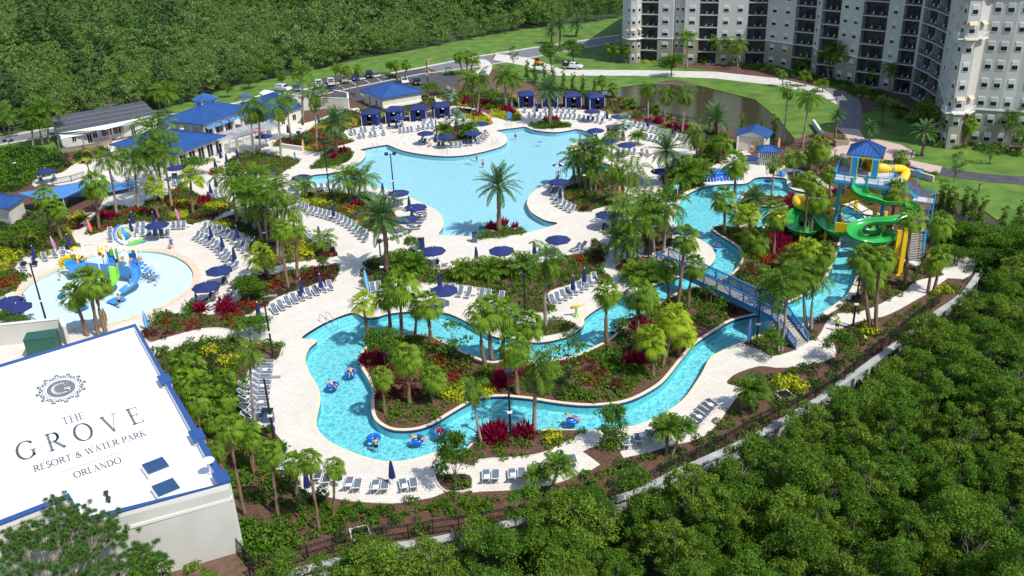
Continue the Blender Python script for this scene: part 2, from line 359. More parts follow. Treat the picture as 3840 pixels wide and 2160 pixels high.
beds = {
 'left': PX('E', -300, 200, 300, 230, 600, 270, 855, 237, 760, 300, 690, 360, 665, 430, 690, 490, 715, 550, 640, 600, 540, 575, 440, 640, 350, 648, 240, 638, 160, 720, 155, 765, 270, 812, 150, 900, 75, 975, -300, 1000),
 'kids_north': PX('E', 905, 245, 850, 290, 790, 365, 805, 448, 890, 428, 1050, 372, 1200, 335, 1350, 330, 1560, 325, 1690, 335, 1700, 360, 1900, 292, 2100, 215, 2160, 190, 2050, 130, 2060, 100, 1900, 105, 1830, 90, 1650, 0, 1560, 30, 1500, 80, 1340, 130, 1240, 185, 1000, 180),
 'cafe_front': PX('A', 2050, 1060, 2080, 960, 2200, 900, 2400, 880) + PX('B', 90, 888, 300, 918, 552, 972, 450, 1045, 345, 1118, 250, 1125, 100, 1075, 0, 1080) + PX('A', 2170, 1090),
 'palm_clump': PX('E', 1925, 342, 2085, 258, 2250, 235) + PX('F', 180, 200, 420, 330, 560, 440, 640, 500, 835, 545, 890, 632, 700, 665, 430, 702, 205, 745, 130, 640, 60, 540) + PX('E', 2290, 480, 2200, 430, 2060, 375),
 'kids_east': PX('E', 1290, 1310, 1400, 1235, 1402, 1170, 1540, 1145, 1680, 1150, 1700, 1060, 1770, 1060, 1830, 1150, 1960, 1150, 2100, 1092, 2180, 1000, 2172, 850) + PX('F', 20, 805, 240, 800, 500, 750, 895, 712, 850, 870, 700, 885, 570, 935, 400, 985, 250, 1070, 130, 1140, 40, 1185, -20, 1250) + PX('E', 2170, 1322, 2000, 1288, 1800, 1300, 1500, 1380, 1345, 1415),
 'centre': PX('F', 1145, 668, 1250, 640, 1450, 600, 1600, 585, 1700, 735, 1850, 748, 2100, 742, 2415, 742) + PX('G', 300, 745, 600, 700, 790, 620, 960, 600, 1000, 500, 1060, 470, 1140, 600, 1100, 740, 1210, 850, 1080, 900, 1000, 815, 840, 890, 650, 950, 600, 1045, 700, 1108, 560, 1152, 430, 1140, 300, 1090, 150, 990, 0, 940) + PX('F', 2300, 950, 1950, 890, 1750, 880, 1280, 895, 1170, 960, 1142, 975, 1112, 870, 1130, 750),
 'river_point': PX('G', 245, 1325, 330, 1285, 480, 1240, 600, 1215, 740, 1210, 880, 1243, 830, 1300, 740, 1335, 620, 1358, 500, 1365, 380, 1352),
 'beach_palm': PX('F', 2150, 478, 2160, 440, 2300, 405) + PX('G', 0, 385, 200, 370, 400, 400, 425, 425, 300, 448, 100, 475, 0, 482, -120, 492),
 'lounger_east': PX('G', 745, 85, 800, -60, 950, -130, 1200, -130, 1300, -60, 1310, 100, 1230, 160, 1080, 200, 925, 240, 800, 155),
 'stair_palms': PX('G', 1230, 762, 1260, 700, 1400, 640, 1550, 640, 1640, 700, 1650, 850, 1500, 890, 1390, 850, 1290, 800),
 'behind_loungers': PX('G', 1450, 500, 1480, 380, 1560, 300, 1720, 330, 1750, 480, 1720, 560, 1560, 600),
 'tube_rack': PX('C', 1650, 1100, 1750, 960, 1960, 930, 1980, 760, 2100, 700, 2270, 760, 2290, 890, 2180, 990, 2050, 1060, 2020, 1150, 2040, 1195, 1900, 1240, 1810, 1300, 1700, 1310),
 'date_palm': PX('C', 440, 650, 560, 625, 700, 622, 828, 650, 800, 675, 650, 687, 500, 682),
 'cabana_path': PX('B', 1930, 502, 2100, 512, 2220, 570, 2300, 637, 2180, 660, 2120, 600, 1980, 590),
 'round_island': PX('B', 1790, 770, 1850, 700, 2000, 650, 2130, 700, 2150, 760, 2050, 815, 1920, 815),
 'pond_side': PX('C', 1130, 540, 1130, 400, 1300, 400, 1450, 490, 1700, 570, 1950, 650, 2000, 700, 1960, 745, 1840, 745, 1700, 690, 1550, 635, 1450, 605, 1350, 585, 1230, 555),
 'surfboard': PX('B', 295, 830, 360, 775, 560, 730, 700, 650, 780, 585, 1000, 520, 1110, 560, 1110, 660, 960, 700, 960, 770, 1032, 805, 870, 850, 715, 898, 590, 885, 370, 852),
 'cabana_back': PX('B', 1115, 560, 1170, 480, 1700, 400, 1780, 450, 1740, 520, 1300, 600),
 'pool_corner': PX('B', 632, 1045, 720, 960, 800, 890, 900, 858, 990, 868, 1028, 928, 990, 978, 900, 1018, 750, 1045),
 'pool_south': PX('F', 548, 135, 560, 60, 700, 42, 950, 60, 1090, 90, 1250, 130, 1400, 230, 1425, 330, 1340, 425, 1230, 430, 1100, 372, 950, 300, 850, 255, 700, 205, 585, 195),
 'fence_path': PX('C', 95, 515, 200, 470, 330, 520, 375, 600, 250, 608),
 'post_corner': PX('F', 60, 1449, 240, 1410, 380, 1440) + PX('J', 245, 155, 212, 232, 110, 222, 60, 180),
 'bridge_foot': PX('L', 322, 448, 420, 412, 520, 400, 565, 470, 552, 482, 455, 508, 400, 480),
 'bottom_bank': PX('J', 1100, 768, 1140, 748, 1250, 756) + PX('K', 0, 746, 200, 721, 365, 701, 530, 708, 440, 770, 330, 822, 200, 845, 0, 858) + PX('J', 1330, 838, 1200, 805),
 'river_walk': PX('L', 612, 440, 585, 388, 650, 345, 750, 285, 824, 215, 845, 130) + PX('H', 1062, 1080, 1250, 1045, 1440, 1185, 1640, 1215, 1800, 1290, 1560, 1340, 1440, 1440) + PX('L', 1000, 242, 900, 292, 820, 318, 740, 322, 700, 350, 660, 418),
 'tower_side': PX('H', 1112, 800, 1250, 770, 1345, 900, 1395, 1120, 1260, 1025, 1070, 1050, 1060, 1000, 1085, 900),
 'back_walk': PX('H', 365, 350, 560, 400, 720, 490, 890, 610, 640, 585, 550, 520, 450, 492, 395, 450),
 'fence_shrub': PX('J', 1098, 885, 1190, 868, 1310, 880, 1305, 962, 1160, 972),
}
MP, KP, RV, I1, I2 = [ground_poly(q) for q in (mainpool, kidpool, river, isl1, isl2)]
DK = ground_poly(deck, per=2)
PD1, PD2 = ground_poly(pond1), ground_poly(pond2)
WL = [tuple(G(p, 0))[:2] for p in wall_line]
WLs = catmull(WL, 3, closed=False)
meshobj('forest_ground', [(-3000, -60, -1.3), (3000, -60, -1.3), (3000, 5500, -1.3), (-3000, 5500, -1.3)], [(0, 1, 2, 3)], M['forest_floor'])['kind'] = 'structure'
PK = WLs + [(900, WL[-1][1]), (3000, WL[-1][1] + 200), (3000, 5400), (-3000, 5400), (-3000, WL[0][1])]
sheet('park_ground', [PK, MP, KP, RV, PD1, PD2], -1.2, -.05, None, mats=[M['mulch'], M['wall_blue']])
sheet('pool_deck', [DK, offset(MP, -.02), offset(KP, -.02), offset(RV, -.02)], -.045, 0, M['deck'])
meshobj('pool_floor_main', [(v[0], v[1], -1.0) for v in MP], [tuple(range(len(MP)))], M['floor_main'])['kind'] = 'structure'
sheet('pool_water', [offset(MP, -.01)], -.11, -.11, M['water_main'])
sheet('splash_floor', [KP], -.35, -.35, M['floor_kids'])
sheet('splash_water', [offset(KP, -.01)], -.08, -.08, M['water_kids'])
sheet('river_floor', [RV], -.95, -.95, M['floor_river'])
sheet('river_water', [offset(RV, -.01), offset(I1, .02), offset(I2, .02)], -.07, -.07, M['water_river'])
sheet('pond_water', [PD1], -.12, -.12, M['pond']); sheet('pond_water', [PD2], -.12, -.12, M['pond'])
for nm, P in (('island_ground', I1), ('island_ground', I2)):
    sheet(nm, [offset(P, -.32)], -1.1, .10, M['mulch'])
    sheet('island_coping', [offset(P, 0), offset(P, -.34)], .08, .16, M['coping'])
    sheet('island_tile_wall', [offset(P, -.03), offset(P, -.30)], -.24, .079, M['tile'])
    sheet('island_pool_wall', [offset(P, -.03), offset(P, -.30)], -1.1, -.241, M['wall_blue'])
# coping bands round the pools
for P, wd in ((RV, .3), (MP, .28), (KP, .9)):
    sheet('pool_coping', [offset(P, wd), offset(P, -.06)], -.02, .012, M['coping'] if wd < .5 else mat('peach_coping', (.72, .52, .36), .8, var=.15, vscale=2))
    if wd < .5: sheet('waterline_tile', [offset(P, -.005), offset(P, -.045)], -.3, -.03, M['tile'])
BP = {}
for k, q in beds.items():
    P = ground_poly(q, per=3); BP[k] = P
    sheet('planting_bed', [offset(P, -.14)], -.03, .06, M['mulch'])
    sheet('bed_curb', [P, offset(P, -.15)], -.03, .10, M['curb'])
def lay(name, q, z, m, smooth=True, per=4): return sheet(name, [ground_poly(q, per=per, smooth=smooth)], z, z, m)
lay('lawn', PX('X', -300, 390, 0, 334, 150, 318, 300, 296, 470, 258, 600, 214, 750, 186, 900, 149, 1060, 122, 1200, 93, 1330, 71, 1500, 53, 1600, 36) + PX('X', 1562, 92, 1330, 126, 1200, 146, 1060, 174, 900, 204, 700, 241, 480, 287, 300, 304, 160, 321, 0, 349, -250, 400), -.045, M['lawn'], False)
lay('lawn', PX('X', -250, 416, 0, 360, 160, 334, 300, 315, 500, 298, 500, 322, 300, 345, 120, 385, 0, 400), -.046, M['lawn'], False)
lay('lawn', PX('X', -200, 400, 0, 385, 100, 365, 130, 400, 60, 440, 40, 470, -200, 480), -.045, M['lawn'])
lay('lawn', PX('X', 1240, 150, 1330, 128, 1560, 86, 1600, 150, 1800, 180, 2000, 205, 2120, 245, 2170, 300, 2160, 330, 2060, 330, 2000, 350, 1960, 300, 1900, 250, 1700, 200, 1560, 220, 1500, 230, 1330, 215, 1300, 190), -.045, M['lawn'], False)
lay('lawn', PX('X', 1080, 165, 1210, 145, 1250, 170, 1170, 190, 1090, 182), -.044, M['lawn'])
lay('lawn', PX('X', 1560, 100, 1800, 130, 2100, 190, 2300, 280, 2320, 300, 2350, 350, 2280, 400, 2330, 470, 2700, 480, 2700, 390, 2500, 385, 2380, 360, 2330, 300, 2260, 250, 1700, 130), -.044, M['lawn'], False)
lay('lawn', PX('X', 2230, 380, 2350, 360, 2576, 380, 2700, 400, 2800, 620, 2600, 620, 2450, 510, 2330, 480), -.042, M['lawn'], False)
lay('lawn', PX('X', 2150, 330, 2160, 290, 2240, 280, 2330, 330, 2300, 370, 2200, 350), -.04, M['lawn'])
lay('bare_ground', PX('X', 1150, 205, 1250, 200, 1370, 215, 1420, 250, 1400, 275, 1310, 285, 1230, 260, 1200, 240), -.04, M['bare_earth'])
road_up = PX('X', -250, 396, 0, 345, 160, 317, 300, 300, 480, 283, 700, 237, 900, 200, 1060, 170, 1200, 142, 1330, 122, 1560, 88)
road_dn = PX('X', 1562, 104, 1330, 146, 1200, 168, 1060, 186, 900, 218, 700, 262, 500, 300, 300, 318, 160, 337, 0, 364, -250, 420)
ru = [tuple(G(p))[:2] for p in road_up]; rd = [tuple(G(p))[:2] for p in road_dn]
sheet('road', [ru + rd], -.035, -.035, M['asphalt'])
for q in (ru, rd):
    mb = MB()
    for a, b in zip(q[:-1], q[1:]): mb.bar((a[0], a[1], .02), (b[0], b[1], .02), 1.1 if q is ru else .5, .14)
    o = mb.build('road_kerb', M['concrete']); o['kind'] = 'structure'
lay('car_park', PX('B', 600, 330, 650, 250, 900, 190, 1240, 170, 1500, 160, 1700, 130, 1850, 180, 1960, 200, 1990, 290, 1700, 300, 1640, 380, 1150, 420, 1050, 440, 800, 330), -.028, M['asphalt_dark'], False)
lay('path', PX('B', 1690, 382, 1760, 372, 1900, 465, 1850, 480), -.02, M['concrete'], False)
lay('path', PX('X', 1195, 150, 1222, 150, 1238, 165, 1228, 190, 1205, 195, 1190, 185, 1210, 170), -.03, M['concrete'])
lay('path', PX('X', 1250, 135, 1330, 145, 1420, 175, 1600, 176, 1800, 180, 1960, 197, 2070, 222, 2120, 255, 2105, 262, 2060, 238, 1940, 213, 1800, 197, 1600, 190, 1400, 190, 1320, 165, 1240, 150), -.028, M['concrete'], False)
lay('drive', PX('D', 700, 780, 850, 800, 980, 870, 1035, 950, 1025, 1170, 810, 1155, 830, 1000, 790, 880), -.024, M['asphalt'])
lay('plaza', PX('D', 808, 1155, 1020, 1170, 1070, 1260, 1200, 1265, 1400, 1310, 1530, 1380, 1520, 1420, 1440, 1440) + PX('H', 1770, 300, 1740, 372, 1500, 300, 1300, 240, 1000, 220, 700, 215, 340, 200, 330, 180, 780, 140, 880, 80, 900, 20), -.020, M['pink_paver'], False)
lay('path', PX('H', 1775, 305, 1900, 330, 2200, 370, 2600, 395, 2600, 475, 2200, 440, 1900, 405, 1742, 374), -.018, M['asphalt_dark'], False)
LM = dict(
 fan=leafmat('fan_palm_leaf', (.23, .36, .03), (.075, .17, .015), .38),
 fany=leafmat('young_fan_leaf', (.42, .50, .03), (.14, .27, .02), .4),
 feather=leafmat('feather_palm_leaf', (.17, .29, .025), (.05, .13, .013), .38),
 date=leafmat('date_palm_leaf', (.15, .27, .085), (.045, .12, .04), .32),
 silver=leafmat('silver_palm_leaf', (.27, .39, .33), (.12, .21, .17), .3),
 dead=leafmat('dry_palm_leaf', (.36, .25, .12), (.17, .10, .045), .3),
 tree=leafmat('broad_tree_leaf', (.17, .31, .03), (.05, .13, .015), .42, dead=(.26, .34, .05)),
 tree2=leafmat('olive_tree_leaf', (.25, .37, .04), (.075, .16, .018), .42),
 far=leafmat('distant_wood_leaf', (.21, .33, .065), (.075, .155, .035), .38),
 farg=leafmat('greyish_wood_leaf', (.26, .36, .095), (.09, .17, .045), .38, dead=(.36, .36, .2)),
 pine=leafmat('pine_needles', (.09, .18, .045), (.03, .08, .025), .25),
 shrub=leafmat('shrub_leaf', (.13, .25, .02), (.035, .105, .010), .33),
 dark=leafmat('dark_shrub_leaf', (.05, .12, .015), (.018, .055, .01), .3),
 yel=leafmat('golden_shrub_leaf', (.62, .60, .03), (.28, .38, .02), .4),
 red=leafmat('crimson_cordyline_leaf', (.42, .012, .07), (.13, .01, .03), .35),
 orange=leafmat('russet_croton_leaf', (.38, .07, .02), (.13, .03, .015), .35),
 brown=leafmat('maroon_shrub_leaf', (.16, .035, .025), (.06, .018, .015), .3),
 flower=leafmat('ground_cover_leaf', (.12, .22, .02), (.04, .11, .012), .3, dead=(.75, .10, .02)),
 bamboo=leafmat('bamboo_leaf', (.20, .34, .03), (.07, .16, .02), .4),
)
M['bark'] = mat('palm_bark', (.26, .17, .10), .95, c2=(.13, .08, .05), vscale=7, bump=.6, bscale=12)
M['bark_pale'] = mat('smooth_pale_palm_bark', (.36, .31, .25), .9, c2=(.22, .18, .14), vscale=4)
M['bark_tree'] = mat('tree_bark', (.19, .15, .115), .95, c2=(.10, .08, .06), vscale=6)
M['stake'] = mat('raw_timber', (.42, .27, .14), .85, var=.2)
def fan_leaf(V, F, base, d, rad, nseg, droop, rng, spread=2.0):
    """one palmate leaf: pleated blade of tapering fingers at the end of its stalk"""
    d = d.normalized(); side = d.cross(Vector((0, 0, 1)))
    if side.length < .1: side = Vector((1, 0, 0))
    side.normalize(); nrm = side.cross(d).normalized()
    side = (side + nrm * rng.uniform(-.5, .5)).normalized()
    for k in range(nseg):
        a = (k / (nseg - 1) - .5) * spread * 1.15
        u = (d * math.cos(a) + side * math.sin(a)).normalized(); L = rad * (1 - .28 * abs(a) / spread * 1.4) * rng.uniform(.88, 1.08)
        p = u.cross(nrm).normalized(); w_ = rad * spread / nseg * .62
        m_ = base + u * L * .58 + Vector((0, 0, -droop * L * .10)); e = base + u * L * .93 + Vector((0, 0, -droop * L * .62))
        n = len(V)
        V += [base, m_ - p * w_ * .55 + nrm * .03, m_ + p * w_ * .55 - nrm * .03, e]
        F += [(n, n + 1, n + 2), (n + 1, n + 3, n + 2)]
def fan_crown(R_, nf, seed, droop=.8, lo=-40, hi=80, nseg=13):
    rng = random.Random(seed); V = []; F = []
    for i in range(nf):
        t = i / (nf - 1); el = R(hi + (lo - hi) * t ** .9 + rng.uniform(-9, 9)); az = i * 2.39996 + rng.uniform(-.3, .3)
        d = Vector((math.cos(az) * math.cos(el), math.sin(az) * math.cos(el), math.sin(el)))
        Ls = R_ * rng.uniform(.42, .56); b = d * Ls + Vector((0, 0, .12 * R_ - .08 * R_ * t))
        n = len(V); s = d.cross(Vector((0, 0, 1))).normalized() * .025 * R_
        V += [Vector((0, 0, 0)) - s, Vector((0, 0, 0)) + s, b + s * .6, b - s * .6]; F += [(n, n + 1, n + 2, n + 3)]
        d2 = (d + Vector((0, 0, -.35 - .25 * t))).normalized()
        fan_leaf(V, F, b, d2, R_ * rng.uniform(.52, .62), nseg, droop, rng, 2.3)
    return V, F
def feather_crown(L, nf, seed, npair=20, lo=-25, hi=78, arch=1.0, stiff=False, leaf=.30, wind=0, seg=8):
    rng = random.Random(seed); V = []; F = []
    for i in range(nf):
        t = i / (nf - 1); el = R(hi + (lo - hi) * t ** .85 + rng.uniform(-7, 7)); az = i * 2.39996 + rng.uniform(-.25, .25)
        h = Vector((math.cos(az), math.sin(az), 0)); Lf = L * rng.uniform(.85, 1.08)
        if wind: h = (h + Vector((wind, wind * .3, 0))).normalized()
        pts = []; p = Vector((0, 0, 0)); a = el
        for k in range(seg + 1):
            pts.append(p.copy()); p = p + (h * math.cos(a) + Vector((0, 0, math.sin(a)))) * (Lf / seg)
            a -= arch * (R(15) if not stiff else R(8)) * (.4 + k / seg) * (1.2 - abs(math.sin(a)) * .3)
        side = h.cross(Vector((0, 0, 1))).normalized()
        # rachis
        for k in range(seg):
            n = len(V); q = side * .02 * L * (1 - k / seg)
            V += [pts[k] - q, pts[k] + q, pts[k + 1] + q * .8, pts[k + 1] - q * .8]; F += [(n, n + 1, n + 2, n + 3)]
        for k in range(npair):
            f = .12 + .88 * (k + .5) / npair; x = f * seg; j = min(int(x), seg - 1); b = pts[j].lerp(pts[j + 1], x - j)
            tg = (pts[j + 1] - pts[j]).normalized(); nr = side.cross(tg).normalized()
            ll = L * leaf * math.sin(math.pi * min(1, f * .9 + .12)) ** .6 * rng.uniform(.85, 1.1)
            for s in (-1, 1):
                if stiff: u = (side * s * .8 + tg * .75 + nr * rng.uniform(.05, .4)).normalized(); dr = .05
                else: u = (side * s * .85 + tg * .55 + nr * rng.uniform(-.15, .3)).normalized(); dr = .35
                n = len(V); wv = tg * (Lf / npair * .55)
                e = b + u * ll + Vector((0, 0, -dr * ll)); m_ = b + u * ll * .55
                V += [b - wv * .5, m_ + wv, e, m_ - wv]; F += [(n, n + 1, n + 2, n + 3)]
    return V, F
def quads_obj(name, C, U, W, m, mats=None, mi=None):
    """leaf quads from numpy: centres C, half-vectors U and W"""
    n = len(C); V = np.stack([C - U, C + W * .8, C + U, C - W * .8], 1).reshape(-1, 3)
    me = bpy.data.meshes.new(name); me.vertices.add(4 * n); me.vertices.foreach_set('co', V.astype(np.float32).ravel())
    me.loops.add(4 * n); me.loops.foreach_set('vertex_index', np.arange(4 * n, dtype=np.int32))
    me.polygons.add(n); me.polygons.foreach_set('loop_start', np.arange(0, 4 * n, 4, dtype=np.int32))
    me.polygons.foreach_set('loop_total', np.full(n, 4, np.int32))
    for x in (mats or [m]): me.materials.append(x)
    if mi is not None: me.polygons.foreach_set('material_index', mi.astype(np.int32))
    me.update(); me.validate()
    return me
def leaf_cloud(rs, clumps, n, size, squash=.8, inner=.4, jit=.13):
    """leaves over the outside of irregular clumps: returns centres and two half-vectors"""
    cl = np.array(clumps); vol = cl[:, 3] ** 2; pick = rs.choice(len(cl), n, p=vol / vol.sum())
    d = rs.normal(size=(n, 3)); d /= np.linalg.norm(d, axis=1, keepdims=True)
    d[:, 2] = np.where(d[:, 2] < -.35, -d[:, 2], d[:, 2])
    rad = cl[pick, 3] * (inner + (1 - inner) * rs.random(n) ** .5) * (1 + .16 * np.sin(d[:, 0] * 7 + pick) * np.sin(d[:, 1] * 6 + 2 * pick))
    C = cl[pick, :3] + (d * rad[:, None] + rs.normal(size=(n, 3)) * (cl[pick, 3] * jit)[:, None]) * np.array([1, 1, squash])
    nn = d + rs.normal(size=(n, 3)) * .75; nn /= np.linalg.norm(nn, axis=1, keepdims=True)
    a = rs.normal(size=(n, 3)); U = np.cross(nn, a); U /= np.linalg.norm(U, axis=1, keepdims=True); W = np.cross(nn, U)
    s = size * rs.uniform(.6, 1.3, n)[:, None]
    return C, U * s, W * s * .62
def crown_clumps(rs, rx, z0, z1, k, cr):
    out = []
    for i in range(k):
        a = rs.random() * 6.283; q = rs.random() ** .55; z = rs.random()
        w_ = math.sin(math.pi * (.22 + .68 * z)); out.append((math.cos(a) * rx * q * w_, math.sin(a) * rx * q * w_, z0 + (z1 - z0) * z, cr * rs.uniform(.65, 1.2)))
    return out
def twig_mb(rs, clumps, base_h, r, lean=0):
    mb = MB(); top = max(c[2] for c in clumps)
    mb.tube([(0, 0, 0), (r * .3, 0, base_h * .5), (0, r * .4, base_h), (0, 0, top * .8)], [r, r * .8, r * .6, r * .15], 6)
    for c in clumps[:9]:
        z = base_h * rs.uniform(.7, 1.1); mb.tube([(0, 0, z), (c[0] * .5, c[1] * .5, z + (c[2] - z) * .65), (c[0], c[1], c[2])], [r * .4, r * .25, r * .06], 5)
    return mb
def make_tree(name, seed, rx, h0, h1, k, cr, n, size, lm, r=.14, squash=.8):
    rs = np.random.RandomState(seed); cl = crown_clumps(rs, rx, h0 + cr * .6, h1 - cr * .6, k, cr)
    root = empty(name); C, U, W = leaf_cloud(rs, cl, n, size, squash)
    cme = quads_obj('crown', C, U, W, LM[lm]); link(bpy.data.objects.new('crown', cme), root)
    twig_mb(rs, cl, h0, r).build('trunk', M['bark_tree'], root, True)
    return root
PR = {}
for i in range(4):
    PR['F', i] = meshobj('crown', *fan_crown(1.75, 30, 10 + i), LM['fan']); PR['Y', i] = meshobj('crown', *fan_crown(1.8, 26, 20 + i, droop=.6, lo=-25), LM['fany'])
    PR['C', i] = meshobj('crown', *feather_crown(3.0, 17, 30 + i), LM['feather'])
    PR['D', i] = meshobj('crown', *feather_crown(2.9, 46, 40 + i, 24, lo=-38, hi=85, arch=.75, stiff=True, leaf=.17), LM['date'])
    PR['W', i] = meshobj('crown', *feather_crown(2.7, 13, 50 + i, wind=.45 if i % 2 else -.3, lo=-50, arch=1.35), LM['feather'])
    PR['B', i] = meshobj('crown', *fan_crown(1.9, 28, 60 + i, droop=.1, lo=-20, nseg=15), LM['silver'])
    PR['A', i] = meshobj('crown', *feather_crown(2.3, 26, 70 + i, 16, lo=5, hi=85, arch=.9, leaf=.34), LM['feather'])
    V, F = fan_crown(1.5, 9, 80 + i, droop=1.4, lo=-88, hi=-50, nseg=9); PR['dry', i] = meshobj('dry_fronds', V, F, LM['dead'])
    V, F = feather_crown(2.2, 6, 90 + i, 14, lo=-80, hi=-45, arch=.5); PR['dryf', i] = meshobj('dry_fronds', V, F, LM['dead'])
    for key, rr, m_ in (('tF', .17, 'bark'), ('tC', .15, 'bark_pale'), ('tD', .27, 'bark')):
        mb = MB(); cv = .02 * (i - 1.5)
        pts = [(cv * math.sin(math.pi * t), cv * .6 * math.sin(math.pi * t), t) for t in [k / 8 for k in range(9)]]
        mb.tube([(x * 4, y * 4, z) for x, y, z in pts], [rr * (1.45 - 1.2 * t if t < .12 else (1.28 - .45 * t)) for t in [k / 8 for k in range(9)]], 8)
        PR[key, i] = mb.build('trunk', M[m_], None, True)
for o in PR.values():
    COL.objects.unlink(o)
# size of one crown (metres) at scale 1, for fitting to its width in the photograph
CW = dict(F=3.05, Y=3.05, C=3.9, D=4.9, W=3.3, B=4.1, A=3.3)
def palm(kind, base, top, width, nm='palm_tree', z=0.0):
    """palm whose foot and crown centre are seen at these pixels; width = crown width in photo pixels"""
    i = random.randrange(4); b = G(base, z); h = max(.4, hgt(base, top)); t = b + Vector((0, 0, h))
    zc = (t - CP).dot(cF)
    ray = cF * FPX + cR * (top[0] - 1920) - cU * (top[1] - 1080)
    t2 = CP + ray * (zc / FPX); dx = t2.x - b.x; dx = max(-.35 * h, min(.35 * h, dx))
    t = Vector((b.x + dx, b.y, b.z + h)); s = width / FPX * zc / CW[kind]; s = max(.45, min(1.65, s))
    root = empty(nm, b)
    tk = {'F': 'tF', 'Y': 'tF', 'C': 'tC', 'D': 'tD', 'W': 'tC', 'B': 'tD', 'A': 'tC'}[kind]
    tr = PR[tk, i].copy(); link(tr, root); v = t - b
    tr.rotation_euler = (0, math.atan2(v.x, v.z), 0); tsc = min(1.15, max(.6, s)); tr.scale = (tsc, tsc, v.length)
    cr = PR[kind, i].copy(); link(cr, root); cr.location = v - Vector((0, 0, .1)); cr.scale = (s, s, s * random.uniform(.9, 1.05))
    az = random.uniform(0, 6.28); cr.rotation_euler = (0, 0, az)
    if kind in 'FW' and random.random() < .75 or kind == 'W':
        dr = PR['dry' if kind in 'FY' else 'dryf', i].copy(); link(dr, root); dr.location = v - Vector((0, 0, .25)); dr.scale = (s * .8,) * 3; dr.rotation_euler = (0, 0, az)
    return root
KINDN = dict(F=('fan_palm', 'green fan palm', 'palm tree'), Y=('fan_palm', 'yellow green fan palm', 'palm tree'),
             C=('feather_palm', 'arching feather palm', 'palm tree'), D=('date_palm', 'dense round crowned date palm', 'palm tree'),
             W=('coconut_palm', 'windblown ragged browning palm', 'palm tree'), B=('silver_palm', 'silvery blue fan palm', 'palm tree'),
             A=('areca_palm', 'bushy low feather palm', 'palm tree'))
def palms(region, items):
    by = {}
    for it in items:
        k = it[0]; zb = it[1]
        if len(it) == 7: _, zb, bx, by_, cx, cy, wd = it; zt = zb
        else: _, zb, bx, by_, zt, cx, cy, wd = it
        o = palm(k, px(zb, bx, by_), px(zt, cx, cy), wd / ZT[zt][2], KINDN[k][0])
        by.setdefault(k, []).append(o)
    for k, os_ in by.items():
        run_labels(os_, KINDN[k][1], region, KINDN[k][2], 'palms ' + region)
palms('along the north rim of the splash pool', [
 ('F', 'E', 900, 385, 'A', 850, 1190, 270), ('F', 'E', 560, 480, 'E', 500, 200, 220), ('F', 'E', 490, 470, 'E', 400, 100, 240),
 ('C', 'E', 1060, 270, 'A', 970, 960, 260), ('C', 'E', 1255, 210, 'A', 1215, 960, 300), ('Y', 'E', 1440, 290, 'A', 1385, 1210, 210), ('Y', 'E', 1750, 250, 'A', 1725, 1140, 240)])
palms('beside the blue canopy deck', [
 ('C', 'A', 1470, 1340, 1400, 700, 380), ('C', 'A', 1560, 1400, 1470, 890, 330), ('C', 'A', 1470, 1190, 1330, 850, 300)])
palms('near the grey modular building', [
 ('C', 'A', 300, 850, 280, 560, 200), ('C', 'A', 390, 830, 350, 590, 200), ('C', 'A', 440, 820, 410, 500, 250), ('C', 'A', 85, 760, 70, 560, 160),
 ('C', 'A', 1145, 440, 1130, 280, 220), ('C', 'A', 1205, 430, 1190, 300, 180), ('C', 'A', 1300, 430, 1280, 250, 200), ('C', 'A', 1450, 500, 1430, 330, 200), ('C', 'A', 1500, 570, 1500, 350, 210)])
palms('along the walk beside the white pergola', [
 ('W', 'A', 2305, 920, 2270, 480, 230), ('W', 'A', 2355, 900, 2340, 500, 200), ('W', 'B', 370, 960, 335, 480, 240), ('C', 'B', 465, 790, 425, 400, 200),
 ('C', 'B', 570, 590, 555, 160, 200), ('W', 'B', 700, 870, 665, 360, 270)])
palms('in the surfboard bed by the pool corner', [('D', 'B', 880, 925, 862, 625, 330)])
palms('beside the car park', [
 ('F', 'B', 870, 330, 862, 130, 90), ('F', 'B', 925, 360, 910, 130, 90), ('F', 'B', 1005, 410, 970, 160, 100), ('F', 'B', 1050, 390, 1070, 150, 100),
 ('F', 'B', 1428, 235, 1408, 105, 100), ('F', 'B', 1500, 270, 1505, 100, 100), ('F', 'B', 2015, 200, 1985, 30, 120), ('F', 'B', 2050, 190, 2060, 30, 120), ('F', 'B', 2085, 180, 2125, 50, 120)])
palms('by the bare earth lot', [
 ('C', 'B', 2100, 550, 2095, 250, 210), ('C', 'B', 2145, 560, 2170, 230, 200), ('C', 'C', 238, 510, 225, 210, 180), ('C', 'C', 285, 500, 305, 230, 170),
 ('B', 'B', 1890, 480, 1890, 380, 200), ('C', 'B', 2410, 480, 2400, 190, 160)])
palms('on the round lounger island', [('B', 'B', 1955, 770, 1960, 600, 220), ('A', 'B', 1850, 790, 1850, 700, 170), ('A', 'B', 2060, 770, 2070, 690, 180)])
palms('in front of the upper cabanas', [('D', 'C', 628, 640, 625, 330, 300)])
palms('along the pond edge', [
 ('W', 'C', 1520, 600, 1530, 310, 160), ('W', 'C', 1665, 670, 1690, 360, 160), ('W', 'C', 1830, 720, 1860, 360, 180), ('F', 'C', 1100, 370, 1105, 245, 110),
 ('F', 'C', 1200, 400, 1205, 315, 120), ('D', 'C', 2140, 740, 2140, 590, 310), ('A', 'C', 1590, 540, 1590, 500, 110), ('A', 'C', 1360, 500, 1360, 460, 140)])
palms('between the pool and the pond loungers', [
 ('D', 'C', 1690, 1200, 1690, 870, 370), ('B', 'C', 1300, 790, 1300, 640, 220), ('A', 'C', 1215, 800, 1215, 730, 150), ('A', 'C', 1430, 830, 1430, 760, 150)])
